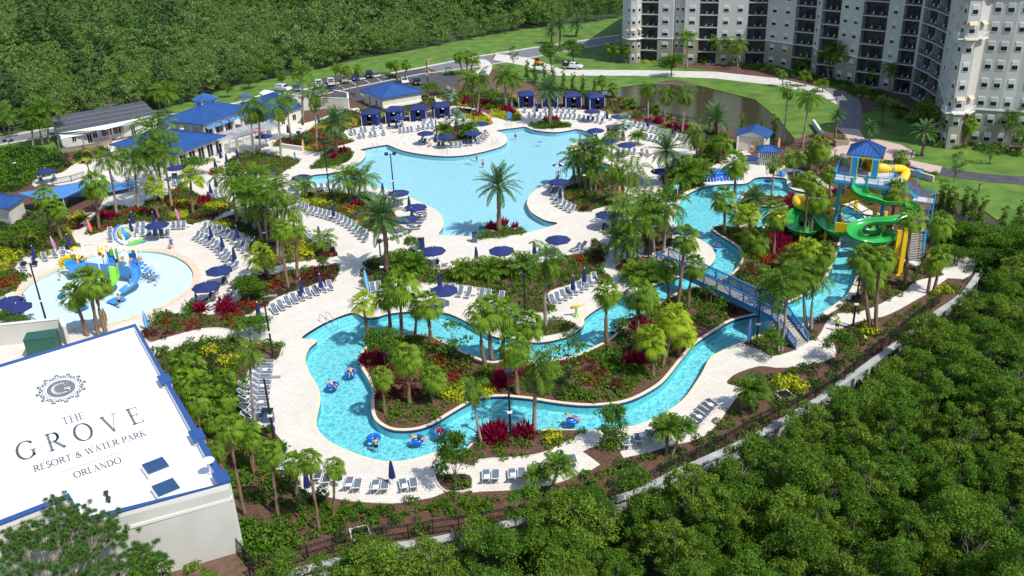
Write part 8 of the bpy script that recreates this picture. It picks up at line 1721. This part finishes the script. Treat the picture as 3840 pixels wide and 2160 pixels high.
o = meshobj('kickboard', [(-.5, -.25, 0), (.5, -.25, 0), (.5, .25, 0), (-.5, .25, 0), (-.5, -.25, .06), (.5, -.25, .06), (.5, .25, .06), (-.5, .25, .06)], [(3, 2, 1, 0), (4, 5, 6, 7), (0, 1, 5, 4), (1, 2, 6, 5), (2, 3, 7, 6), (3, 0, 4, 7)], M['sky_blue']); o.location = g('C', 540, 803, -.1); tag(o, 'small blue float drifting in the main pool', 'float')
def fence(name, s_pts, label, h=1.35, z=0, post=2.4, bal=.17, m='black'):
    W = [G(p, z) for p in s_pts]
    with Group(name, W[0], label, 'fence') as r:
        pn = MB(); L_ = 0
        for a, b in zip(W[:-1], W[1:]):
            n = max(1, round((b - a).length / post))
            for k in range(n): p = a.lerp(b, k / n); mb = MB(); mb.bar(p, p + Vector((0, 0, h + .08)), .10); mb.build('post', M[m], r)
            for q in (.12, h - .15, h): pn.bar(a + Vector((0, 0, q)), b + Vector((0, 0, q)), .045)
            n = int((b - a).length / bal)
            for k in range(n): p = a.lerp(b, k / n); pn.bar(p + Vector((0, 0, .05)), p + Vector((0, 0, h)), .026)
        pn.build('railing_panel', M[m], r)
fence('black_fence', PX('I', 1330, 1290, 1450, 1440), 'black fence running down beside the grey building corner')
fence('black_fence', PX('J', 60, 1460, 240, 1400, 530, 1315, 665, 1275, 955, 1235, 1095, 1210, 1240, 1190, 1375, 1165) + PX('K', 0, 1198, 140, 1170, 262, 1145, 380, 1115, 500, 1090, 620, 1060, 735, 1030, 850, 990, 925, 950, 1015, 905, 1105, 862, 1200, 810) + PX('L', 250, 890, 400, 800, 560, 735, 640, 690, 720, 645, 765, 610, 805, 580, 850, 540, 885, 500, 960, 450, 1010, 405, 1100, 330, 1180, 270), 'long black picket fence above the concrete retaining wall')
fence('black_fence', PX('C', 430, 250, 500, 300, 620, 330, 780, 370, 920, 390), 'black fence behind the bamboo clumps', 1.3)
fence('black_fence', PX('C', 1150, 470, 1430, 515, 1600, 570, 1800, 610, 1960, 640), 'black fence between pond bed and pond', 1.2)
fence('black_fence', PX('D', 240, 1320, 340, 1350, 480, 1350, 620, 1340), 'black fence right of the pond hut', 1.2)
fence('black_fence', PX('H', 1690, 730, 1850, 800, 2000, 860, 2240, 940), 'dark screened fence by the right hand pond', 1.6)
fence('pool_fence', PX('A', 480, 1190, 650, 1160, 775, 1120), 'dark railing on the deck above the covered pool', 1.1)
fence('pool_fence', PX('A', 970, 1290, 1080, 1250, 1210, 1210), 'dark railing in front of the blue play surface', 1.1)
def retaining():
    CW_ = mat('weathered_concrete', (.38, .39, .38), .9, var=.2, vscale=.5)
    W = [Vector((p[0], p[1], 0)) for p in WLs]
    with Group('retaining_wall', W[len(W) // 2], 'long pale concrete retaining wall at the edge of the woods', 'wall') as r:
        V = []; n = len(W); nr = []
        for i in range(n): t = (W[min(i + 1, n - 1)] - W[max(i - 1, 0)]).normalized(); nr.append(Vector((t.y, -t.x, 0)))
        for i in range(n): V += [tuple(W[i] + nr[i] * .06 + Vector((0, 0, -1.7))), tuple(W[i] + nr[i] * .06 + Vector((0, 0, .04))), tuple(W[i] - nr[i] * .3 + Vector((0, 0, .04))), tuple(W[i] - nr[i] * .3 + Vector((0, 0, -1.7)))]
        meshobj('wall_panel', V, [(4 * i + j, 4 * i + (j + 1) % 4, 4 * i + 4 + (j + 1) % 4, 4 * i + 4 + j) for i in range(n - 1) for j in range(4)], CW_, r)
        V = []
        for i in range(n): V += [tuple(W[i] + nr[i] * .34 + Vector((0, 0, .05))), tuple(W[i] + nr[i] * .34 + Vector((0, 0, .22))), tuple(W[i] - nr[i] * .38 + Vector((0, 0, .22))), tuple(W[i] - nr[i] * .38 + Vector((0, 0, .05)))]
        meshobj('wall_cap', V, [(4 * i + j, 4 * i + (j + 1) % 4, 4 * i + 4 + (j + 1) % 4, 4 * i + 4 + j) for i in range(n - 1) for j in range(4)], CW_, r)
        acc = 0
        for i in range(n - 1):
            acc += (W[i + 1] - W[i]).length
            if acc > 2.6:
                acc = 0; X_, Y_ = proj(W[i])
                if 0 < X_ < 3840 and Y_ < 2160: mb = MB(); p = W[i] + nr[i] * .18; mb.box((p.x, p.y, -.8), (.4, .36, 1.7), math.atan2(nr[i].y, nr[i].x)); mb.build('buttress', CW_, r)
retaining()
wall_run('H', [(1440, 365), (1560, 400), (1690, 440)], .9, .2, M['concrete'], 'planter_wall', 'low pale planter wall at the edge of the right lawn')
wall_run('D', [(600, 1130), (640, 1190), (680, 1250)], 1.0, .3, M['concrete'], 'culvert_wall', 'sloping concrete culvert wall beside the pond')
p = g('D', 850, 1310); root = empty('planter_box', p, .1, 'dark square planter box on the pink plaza', 'planter'); mb = MB(); mb.box((0, 0, .5), (2.6, 1.3, 1.0)); mb.build('box', M['wood'], root)
o = bpy.data.objects.new('planting', SM['T'][1]); link(o, root); o.location = (0, 0, .9)
for (x, y), lb in (((835, 870), 'dark slanted panel beside the grey drive'),): p = g('D', x - 20, y + 40); root = empty('solar_sign', p, 0, lb, 'sign'); mb = MB(); mb.box((0, 0, 1.6), (1.9, .1, 1.3), .1, -.3); mb.build('panel', M['black'], root); mb = MB(); mb.tube([(0, 0, 0), (0, 0, 1.6)], .08, 6); mb.build('post', M['black'], root)
for s, x, y, lb in (('J', 680, 1210, 'black grated drain box in the mulch below the river deck'), ('L', 505, 670, 'small concrete drain frame above the lower fence')):
    p = g(s, x, y); root = empty('storm_drain', p, .3, lb, 'drain', s=.72); mb = MB()
    for a, b in (((-1, -1), (1, -1)), ((1, -1), (1, 1)), ((1, 1), (-1, 1)), ((-1, 1), (-1, -1))): mb.bar((a[0], a[1], .12), (b[0], b[1], .12), .2, .24)
    mb.build('frame', M['concrete'], root); mb = MB()
    for k in range(9): mb.bar((-.9 + .225 * k, -.9, .14), (-.9 + .225 * k, .9, .14), .06); mb.bar((-.9, -.9 + .225 * k, .15), (.9, -.9 + .225 * k, .15), .04)
    mb.build('grate', M['black'], root)
# stop sign, bollards, small signs
p = g('B', 1712, 130); root = empty('stop_sign', p, 0, 'round red road sign on a white post at the car park entrance', 'road sign'); h = 2.4; mb = MB(); mb.tube([(0, 0, 0), (0, 0, h)], .04, 6); mb.build('post', M['white_metal'], root)
mb = MB(); mb.add([(.42 * math.cos(math.pi / 8 + math.pi * k / 4), -.05, h + .42 * math.sin(math.pi / 8 + math.pi * k / 4)) for k in range(8)], [tuple(range(8))[::-1]]); mb.add([(.42 * math.cos(math.pi / 8 + math.pi * k / 4), -.03, h + .42 * math.sin(math.pi / 8 + math.pi * k / 4)) for k in range(8)], [tuple(range(8))]); mb.build('plate', mat('sign_red', (.65, .01, .02), .4), root); mb = MB(); mb.box((0, -.07, h), (.6, .02, .13)); mb.build('bar', M['white'], root)
p = g('G', 1758, 60 + 75); root = empty('pool_sign', p, 0, 'small turquoise lettered sign at the head of the river', 'sign'); mb = MB(); mb.box((0, 0, 2.4), (1.5, .06, .75), .25); mb.build('board', mat('turquoise_sign', (.01, .35, .36), .5), root)
for k in range(2): mb = MB(); mb.box((0, -.05, 2.55 - .28 * k), (1.15 - .3 * k, .02, .10), .25); mb.build('lettering', M['white'], root)
for sx in (-.5, .5): mb = MB(); mb.box((sx, sx * .25, 1.05), (.05, .05, 2.1)); mb.build('post', M['white_metal'], root)
L_ = []
for s, x, y in (('H', 895, 95), ('H', 797, 205), ('H', 1492, 215), ('H', 2100, 520), ('B', 1238, 630)):
    p = g(s, x, y); root = empty('bollard_light', p, 0); mb = MB(); mb.box((0, 0, .55), (.12, .12, 1.1)); mb.build('post', M['black'], root); mb = MB(); mb.box((.15, 0, 1.1), (.42, .14, .1)); mb.build('lamp_head', M['black'], root); L_.append(root)
run_labels(L_, 'black bollard light', 'beside the plaza and lawn paths', 'bollard light', 'bollard lights by the plaza')
def vehicle(kind, s, x, y, dx, dy, col, label):
    p = g(s, x, y); rz = dirw(s, x, y, dx, dy); root = empty(kind, p, rz, label, 'pickup truck' if 'truck' in kind else 'car'); W_ = .92
    pm = mat('car_paint', col, .22, .2); prof = dict(
        parked_car=[(-2.2, .35), (-2.25, .75), (-1.9, 1.0), (-1.5, 1.42), (.1, 1.46), (.95, 1.0), (2.0, .88), (2.25, .6), (2.2, .32)],
        parked_suv=[(-2.3, .4), (-2.35, .95), (-2.2, 1.15), (-2.0, 1.75), (.3, 1.78), (1.05, 1.15), (2.15, 1.05), (2.4, .75), (2.35, .4)],
        pickup_truck=[(-2.8, .5), (-2.8, 1.15), (-.75, 1.15), (-.7, 1.85), (.75, 1.85), (1.25, 1.22), (2.55, 1.12), (2.8, .85), (2.75, .48)])[kind]
    n = len(prof); body = MB()
    V = [(x_, -W_ * (.86 if z_ > 1.3 else 1), z_) for x_, z_ in prof] + [(x_, W_ * (.86 if z_ > 1.3 else 1), z_) for x_, z_ in prof]; body.add(V, [tuple(range(n))[::-1], tuple(range(n, 2 * n))] + [(i, (i + 1) % n, n + (i + 1) % n, n + i) for i in range(n)])
    bo = body.build('body', pm, root); bv = bo.modifiers.new('b', 'BEVEL'); bv.width = .06; bv.segments = 2
    hi = max(z for _, z in prof); gl = MB(); x0, x1 = (-1.45, .55) if kind == 'parked_car' else ((-1.9, .65) if kind == 'parked_suv' else (-.55, .85)); lo = hi - .55
    for sg in (-1, 1): gl.box(((x0 + x1) / 2 - .1, sg * (W_ * .90 + .012), (lo + hi) / 2 - .03), (x1 - x0 - .25, .05, .34)); 
    gl.bar((x1 + .02 + .12, 0, hi - .08), (x1 + .42 + .1, 0, lo + .06), W_ * 1.55, .05); gl.bar((x0 - .12, 0, hi - .12), (x0 - .34, 0, lo + .08), W_ * 1.5, .05); gl.build('windows', M['glass'], root)
    for sx in (-1.4, 1.4) if 'truck' not in kind else (-1.8, 1.75):
        for sg in (-1, 1):
            mb = MB(); mb.tube([(sx, sg * (W_ - .16), .36), (sx, sg * (W_ + .05), .36)], .36, 14); wl = mb.build('wheel', M['black'], root); mb = MB(); mb.tube([(sx, sg * (W_ + .04), .36), (sx, sg * (W_ + .07), .36)], .2, 10); mb.build('rim', M['white_metal'], wl)
    for sg in (-1, 1): mb = MB(); mb.box((prof[-2][0] - .03, sg * .62, prof[-2][1]), (.1, .32, .14)); mb.build('headlight', M['white'], root); mb = MB(); mb.box((prof[1][0] + .02, sg * .7, prof[1][1] - .1), (.08, .22, .16)); mb.build('tail_light', mat('tail_red', (.4, .01, .01), .3) if 'tail_red' not in bpy.data.materials else bpy.data.materials['tail_red'], root)
    if kind == 'pickup_truck': mb = MB(); mb.box((-1.78, 0, 1.155), (1.85, 1.55, .02)); mb.build('bed', M['dark'], root)
    return root
for a in [('pickup_truck', 'B', 825, 285, -.35, -.75, (.75, .75, .75), 'white pickup truck parked beside the tan van'), ('pickup_truck', 'B', 715, 300, -.35, -.75, (.72, .72, .70), 'white pickup truck half hidden by the palm crown'), ('parked_suv', 'B', 945, 262, .4, .8, (.28, .24, .17), 'tan estate van parked right of the white pickup'), ('parked_car', 'B', 1050, 238, .3, .8, (.02, .035, .12), 'dark blue car parked between van and black suv'),
          ('parked_suv', 'B', 1175, 215, .4, .8, (.015, .018, .025), 'black suv parked at the end of the row'), ('parked_car', 'B', 1490, 268, .55, .75, (.72, .74, .76), 'white car behind the blue roofed hut'), ('parked_suv', 'B', 1605, 280, .5, .8, (.015, .03, .035), 'dark suv right of the blue roofed hut'), ('parked_suv', 'B', 395, 340, 1, .1, (.75, .75, .75), 'white van behind the cafe roof'), ('parked_car', 'B', 515, 335, .5, .8, (.08, .11, .2), 'grey blue car behind the cafe roof')]: vehicle(*a)
rt = vehicle('pickup_truck', 'C', 840, 140, 1, .06, (.78, .78, .77), 'white crew cab work truck with black bed on the hotel path')
mb = MB(); mb.box((-1.8, 0, 1.2), (2.0, 1.86, .9)); mb.build('black_bed', M['black'], rt)
for k in range(3): mb = MB(); mb.lathe([(.3, 1.6), (.3, 1.95), (0, 2.0)], 10, (-2.4 + .6 * k, (.3, -.4, .2)[k], 0)); mb.build('tank', [M['white'], M['floor_grey'], M['black']][k], rt)
p = g('C', 520, 110); root = empty('loader', p, -.3, 'orange and black compact loader on the lawn', 'loader'); mb = MB(); mb.box((0, 0, .8), (1.6, 1.0, .9)); mb.bar((-.9, -.6, 1.6), (1.2, -.6, .5), .16); mb.bar((-.9, .6, 1.6), (1.2, .6, .5), .16); mb.build('body', M['orange'], root); mb = MB(); mb.box((-.1, 0, 1.6), (1.0, .9, .8)); mb.build('cab', M['black'], root)
for sx in (-.55, .55):
    for sg in (-1, 1): mb = MB(); mb.tube([(sx, sg * .6, .38), (sx, sg * .85, .38)], .38, 12); mb.build('wheel', M['black'], root)
mb = MB(); mb.box((1.5, 0, .35), (.5, 1.7, .5)); mb.build('bucket', M['black'], root)
p = g('B', 1890, 195); root = empty('utility_cart', p, 0, 'green and yellow utility cart parked at the grass edge', 'utility cart'); mb = MB(); mb.box((.2, 0, .7), (2.6, 1.4, .5)); mb.build('body', mat('tractor_green', (.02, .16, .03), .4), root); mb = MB(); mb.box((0, 0, 1.0), (.5, 1.3, .3)); mb.build('seat', M['yellow'], root); mb = MB(); mb.box((0, 0, 1.95), (1.5, 1.4, .06))
for sx in (-.7, .7):
    for sg in (-.65, .65): mb.bar((sx, sg, .9), (sx, sg, 1.95), .06)
mb.build('roll_cage', M['black'], root)
for sx in (-.8, 1.0):
    for sg in (-1, 1): mb = MB(); mb.tube([(sx, sg * .55, .35), (sx, sg * .8, .35)], .35, 12); mb.build('wheel', M['black'], root)
# car park markings
for k, (x, y) in enumerate(((1010, 260), (1130, 240), (1240, 225), (900, 290), (1090, 365))):
    a, b = g('B', x, y, -.012), g('B', x + 45, y + 28, -.012); mb = MB(); mb.bar(a, b, .14, .004); o = mb.build('parking_line', M['line']); o['kind'] = 'structure'
a = MB(); P = [g('B', x, y, .05) for x, y in ((1680, 145), (1730, 175), (1790, 170))]
for q, w2 in zip(P[:-1], P[1:]): a.bar(q, w2, .25, .16)
o = a.build('yellow_kerb', M['yellow_line']); o['kind'] = 'structure'
# island kerbs in the car park
for q in ((('B', 1285, 200), ('B', 1380, 195), ('B', 1470, 210), ('B', 1460, 235), ('B', 1380, 230), ('B', 1300, 212)),):
    P = catmull([tuple(g(*p))[:2] for p in q], 3); sheet('kerb_island', [P], -.03, .1, M['curb']); sheet('kerb_island_soil', [offset(P, -.25)], .1, .13, M['mulch']); cover('ground_cover', offset(P, -.3), .8, ['shrub', 'dark'], 'low green shrubs on the car park kerb island', seed=77)
SK = {k: mat('skin_' + k, c, .55) for k, c in dict(fair=(.62, .36, .25), tan=(.45, .24, .15), dark=(.20, .10, .06)).items()}
HAIR = mat('dark_hair', (.03, .02, .015), .8); CL = {}
def cloth(c):
    if c not in CL: CL[c] = mat('cloth', c, .8)
    return CL[c]
POSE = {  # hip, chest, neck, head, shoulder/elbow/hand L,R, knee/foot L,R
 'stand': dict(hip=(0, 0, .92), chest=(0, 0, 1.3), neck=(0, 0, 1.50), head=(0, -.02, 1.66), sl=(-.19, 0, 1.42), el=(-.26, .02, 1.14), hl=(-.27, -.08, .88), sr=(.19, 0, 1.42), er=(.27, .02, 1.14), hr=(.25, -.1, .9), kl=(-.11, -.02, .48), fl=(-.12, 0, .06), kr=(.11, -.04, .48), fr=(.13, -.02, .06)),
 'walk': dict(hip=(0, 0, .92), chest=(0, -.03, 1.3), neck=(0, -.04, 1.50), head=(0, -.07, 1.66), sl=(-.19, -.02, 1.42), el=(-.26, .14, 1.16), hl=(-.25, .08, .92), sr=(.19, -.02, 1.42), er=(.26, -.12, 1.16), hr=(.22, -.30, 1.0), kl=(-.1, -.18, .50), fl=(-.1, -.22, .06), kr=(.1, .06, .48), fr=(.1, .28, .1)),
 'photo': dict(hip=(0, 0, .92), chest=(0, 0, 1.3), neck=(0, 0, 1.50), head=(0, -.03, 1.65), sl=(-.2, 0, 1.42), el=(-.34, -.12, 1.22), hl=(-.10, -.30, 1.52), sr=(.2, 0, 1.42), er=(.34, -.12, 1.22), hr=(.10, -.30, 1.52), kl=(-.12, -.02, .48), fl=(-.14, 0, .06), kr=(.12, -.02, .48), fr=(.15, 0, .06)),
 'bend': dict(hip=(0, .1, .86), chest=(0, -.18, 1.12), neck=(0, -.32, 1.22), head=(0, -.44, 1.28), sl=(-.19, -.26, 1.18), el=(-.22, -.34, .9), hl=(-.2, -.42, .66), sr=(.19, -.26, 1.18), er=(.22, -.34, .9), hr=(.2, -.42, .66), kl=(-.12, -.02, .46), fl=(-.13, .06, .06), kr=(.12, -.02, .46), fr=(.13, .06, .06)),
 'sit': dict(hip=(0, 0, .12), chest=(0, .08, .48), neck=(0, .1, .68), head=(0, .06, .84), sl=(-.19, .08, .60), el=(-.27, .02, .36), hl=(-.24, -.2, .26), sr=(.19, .08, .60), er=(.27, .02, .36), hr=(.24, -.2, .26), kl=(-.12, -.44, .30), fl=(-.12, -.62, -.10), kr=(.12, -.44, .28), fr=(.13, -.66, -.12)),
 'tube': dict(hip=(0, 0, -.06), chest=(0, .26, .18), neck=(0, .42, .30), head=(0, .54, .40), sl=(-.2, .36, .24), el=(-.45, .26, .20), hl=(-.52, .02, .16), sr=(.2, .36, .24), er=(.45, .26, .20), hr=(.52, .02, .16), kl=(-.14, -.42, .22), fl=(-.16, -.74, .10), kr=(.14, -.42, .22), fr=(.18, -.76, .08)),
 'prone': dict(hip=(0, 0, .16), chest=(0, .40, .24), neck=(0, .60, .26), head=(0, .76, .32), sl=(-.19, .50, .22), el=(-.42, .62, .12), hl=(-.62, .5, .02), sr=(.19, .50, .22), er=(.42, .60, .12), hr=(.60, .44, .02), kl=(-.12, -.44, .12), fl=(-.16, -.86, .06), kr=(.13, -.44, .12), fr=(.22, -.84, .04)),
 'lie': dict(hip=(0, 0, .10), chest=(0, .34, .26), neck=(0, .52, .38), head=(0, .66, .48), sl=(-.19, .46, .32), el=(-.28, .22, .22), hl=(-.2, .02, .22), sr=(.19, .46, .32), er=(.28, .22, .22), hr=(.2, .02, .22), kl=(-.1, -.44, .12), fl=(-.12, -.88, .08), kr=(.1, -.42, .20), fr=(.12, -.86, .08)),
}
def person(s, x, y, pose, face, skin, top, bottom, label, size=1.0, z=0.0, hair=HAIR):
    p = g(s, x, y, max(z, 0)); P = {k: Vector(v) for k, v in POSE[pose].items()}; rz = dirw(s, x, y, *face) + math.pi / 2
    root = empty('person', (p.x, p.y, z), rz, label, 'person', s=size)
    V = []; E = []; Rd = []
    def ad(v, r, par=None): V.append(tuple(v)); Rd.append(r); (E.append((par, len(V) - 1)) if par is not None else None); return len(V) - 1
    hip = ad(P['hip'], .145); wst = ad(P['hip'].lerp(P['chest'], .5), .125, hip); ch = ad(P['chest'], .15, wst); nk = ad(P['neck'], .058, ch)
    hv = (P['head'] - P['neck']); j = ad(P['head'] - hv * .35, .078, nk); hd = ad(P['head'], .105, j); ad(P['head'] + hv.normalized() * .11, .075, hd)
    ad(P['head'] + Vector((0, -.125, 0)) if pose in ('stand', 'walk', 'photo', 'sit') else P['head'] + hv.normalized() * .02, .022, hd)
    for q, sg in (('l', -1), ('r', 1)):
        sh = ad(P['s' + q], .062, ch); el = ad(P['e' + q], .042, sh); wr = ad(P['e' + q].lerp(P['h' + q], .86), .027, el); fd = (P['h' + q] - P['e' + q]).normalized(); pm = ad(P['h' + q], .036, wr)
        side = fd.cross(Vector((0, 0, 1)) if abs(fd.z) < .8 else Vector((0, 1, 0))).normalized()
        for k, ln in enumerate((.066, .078, .082, .072)): b_ = P['h' + q] + fd * .04 + side * ((k - 1.5) * .022); a1 = ad(b_, .011, pm); a2 = ad(b_ + fd * ln * .55 + Vector((0, 0, -.006)), .009, a1); ad(b_ + fd * ln + Vector((0, 0, -.018)), .007, a2)
        t1 = ad(P['h' + q] + side * -.04 + fd * .01, .012, pm); ad(P['h' + q] + side * -.062 + fd * .05, .009, t1)
        th = ad(P['hip'] + Vector((sg * .09, 0, -.02)), .11, hip); kn = ad(P['k' + q], .066, th); an = ad(P['f' + q], .042, kn); t = (P['f' + q] - P['k' + q]).normalized(); toe = Vector((0, -.17, -.02)) if pose in ('stand', 'walk', 'photo', 'bend') else t * .14; ad(P['f' + q] + toe, .034, an)
    me = bpy.data.meshes.new('body'); me.from_pydata(V, E, []); o = bpy.data.objects.new('body', me); COL.objects.link(o)
    md = o.modifiers.new('s', 'SKIN'); sv = me.skin_vertices[0].data
    for i, r_ in enumerate(Rd): sv[i].radius = (r_, r_ * (.78 if i in (0, 1, 2) else 1))
    sv[0].use_root = True; o.modifiers.new('u', 'SUBSURF').levels = 1
    dg = bpy.context.evaluated_depsgraph_get(); m2 = bpy.data.meshes.new_from_object(o.evaluated_get(dg)); bpy.data.objects.remove(o); m2.materials.append(SK[skin]); m2.polygons.foreach_set('use_smooth', [True] * len(m2.polygons)); link(bpy.data.objects.new('body', m2), root)
    mb = MB(); H_ = P['head']; u = hv.normalized(); mb.tube([H_ - u * .03 + Vector((0, .05, 0)), H_ + u * .05 + Vector((0, .02, 0)), H_ + u * .13], [.118, .122, .05], 10); mb.build('hair', hair, root, True)
    if bottom:
        mb = MB(); mb.tube([P['hip'].lerp(P['chest'], .28), P['hip'] - (P['chest'] - P['hip']).normalized() * .04], [.155, .175], 12)
        for q, sg in (('l', -1), ('r', 1)): a = P['hip'] + Vector((sg * .09, 0, -.02)); mb.tube([a, a.lerp(P['k' + q], .62)], [.125, .112], 10)
        mb.build('shorts', cloth(bottom), root, True)
    if top:
        mb = MB(); mb.tube([P['hip'].lerp(P['chest'], .12), P['hip'].lerp(P['chest'], .5), P['chest'], P['chest'].lerp(P['neck'], .75)], [.165, .155, .178, .09], 12)
        for q in 'lr': mb.tube([P['chest'].lerp(P['s' + q], .5), P['s' + q], P['s' + q].lerp(P['e' + q], .6)], [.09, .085, .065], 8)
        mb.build('shirt', cloth(top), root, True)
    return root
BK, WH, NV = (.02, .02, .025), (.75, .75, .75), (.02, .03, .12)
for a in [
 ('N', 1215, 1205, 'photo', (-.1, -1), 'fair', None, BK, 'person in black shorts wading below the blue slide'), ('N', 1775, 745, 'bend', (.6, .4), 'tan', WH, (.2, .3, .3), 'person in a white shirt bending by the splash stairs'), ('N', 1880, 800, 'stand', (-1, 0), 'fair', None, (.3, .45, .7), 'small child standing right of the adult at the splash stairs', .66),
 ('N', 125, 705, 'stand', (1, .2), 'fair', (.8, .35, .4), (.8, .35, .4), 'small child in pink wading left of the climbing frame', .66), ('E', 1562, 560, 'walk', (-.6, .8), 'fair', (.05, .12, .4), (.05, .12, .4), 'adult in blue walking beside the splash pool'), ('E', 1545, 568, 'stand', (-.6, .8), 'tan', (.85, .2, .05), (.85, .2, .05), 'child in orange walking with the adult in blue', .6),
 ('E', 1785, 1045, 'stand', (-1, .3), 'tan', None, (.5, .1, .15), 'bather in a swimsuit standing under the right umbrella'), ('E', 238, 1085, 'stand', (1, 0), 'fair', (.02, .4, .5), BK, 'person in teal beside the left umbrellas'), ('N', 1165, 480, 'bend', (.2, 1), 'tan', NV, BK, 'person in navy leaning on the climbing frame platform', .9, 1.95),
 ('A', 1172, 1240, 'stand', (-1, .3), 'tan', (.8, .25, .1), (.5, .12, .05), 'person in orange at the railing of the blue play surface'), ('A', 1082, 1212, 'bend', (-1, .3), 'fair', (.75, .65, .2), NV, 'person in pale yellow bending at the railing'), ('A', 1035, 1195, 'stand', (.3, -1), 'tan', (.1, .2, .6), NV, 'person in blue on the blue play surface'),
 ('L', 733, 392, 'walk', (-.3, 1), 'tan', (.45, .75, .05), BK, 'worker in a lime safety vest on the lower walk'), ('L', 852, 455, 'bend', (-1, .3), 'tan', (.35, .75, .05), BK, 'worker in a lime shirt bending in the golden shrubs'), ('H', 40, 178, 'stand', (0, 1), 'fair', (.7, .4, .4), (.1, .1, .2), 'person standing at the door of the pond hut'),
 ('B', 2300, 50, 'stand', (-1, .2), 'tan', (.85, .2, .03), (.6, .15, .05), 'person in orange walking along the road')]: person(*a)
for a in [
 ('C', 320, 745, 'stand', (.1, 1), 'fair', None, NV, 'person wading chest deep at the top of the main pool', 1.0, -.85), ('C', 906, 748, 'stand', (-1, .4), 'tan', None, (.2, .5, .1), 'child up to the neck near the east pool corner', .8, -.95), ('B', 2145, 940, 'stand', (-1, .3), 'fair', None, NV, 'swimmer upright below the round lounger bed', .9, -.95),
 ('B', 2095, 965, 'prone', (.9, .2), 'fair', None, (.1, .4, .6), 'swimmer floating flat below the round lounger bed', 1, -.12), ('B', 2198, 990, 'stand', (0, 1), 'tan', None, BK, 'swimmer in the middle of the main pool', .9, -.95), ('J', 627, 297, 'tube', (0, 1), 'fair', None, BK, 'person lounging in the inner tube nearest the island', 1, .02), ('J', 525, 368, 'tube', (.8, .5), 'fair', None, BK, 'person lounging in the inner tube of the left channel', 1, .02),
 ('J', 768, 705, 'photo', (-.2, -1), 'fair', None, BK, 'bather pushing an inner tube in the lower left bend', .95, -.9), ('J', 1012, 675, 'prone', (1, .15), 'fair', None, BK, 'person in black trunks lying face down across a tube', 1.05, .06), ('J', 1133, 637, 'tube', (.2, 1), 'fair', (.75, .05, .05), (.6, .04, .04), 'person in red lounging in an inner tube', .95, .02), ('K', 480, 645, 'prone', (1, .3), 'fair', None, (.15, .18, .25), 'person in grey trunks floating in the bottom channel', 1.05, .06),
 ('G', 2140, 535, 'tube', (-1, .2), 'dark', None, BK, 'swimmer drifting down the shaded river bend', 1, 0), ('H', 205, 436, 'tube', (.2, 1), 'tan', None, NV, 'person on a tube at the activity pool steps', 1, .02), ('S', 975, 480, 'stand', (-1, 0), 'fair', None, (.6, .1, .1), 'swimmer seen through the footbridge railing', .9, -.9),
 ('B', 1722, 828, 'lie', (-.6, .7), 'fair', None, (.7, .08, .08), 'sunbather lying on the towel covered lounger by the round bed', 1, .40), ('B', 2205, 780, 'lie', (1, .45), 'fair', None, (.6, .06, .06), 'sunbather lying right of the round bed', 1, .40), ('F', 1790, 700, 'sit', (-.4, -1), 'tan', BK, NV, 'person seated under the left centre umbrella', 1, .38), ('F', 1400, 462, 'lie', (-.1, -1), 'fair', None, (.05, .2, .6), 'sunbather in blue on a towel covered lounger', 1, .40),
 ('C', 1475, 912, 'lie', (.5, .9), 'fair', None, (.6, .1, .05), 'sunbather on the island row of loungers', 1, .40), ('C', 708, 1135, 'sit', (-1, .3), 'dark', (.75, .04, .04), (.6, .03, .03), 'lifeguard in red seated in the white chair', 1, 1.3)]: person(*a)
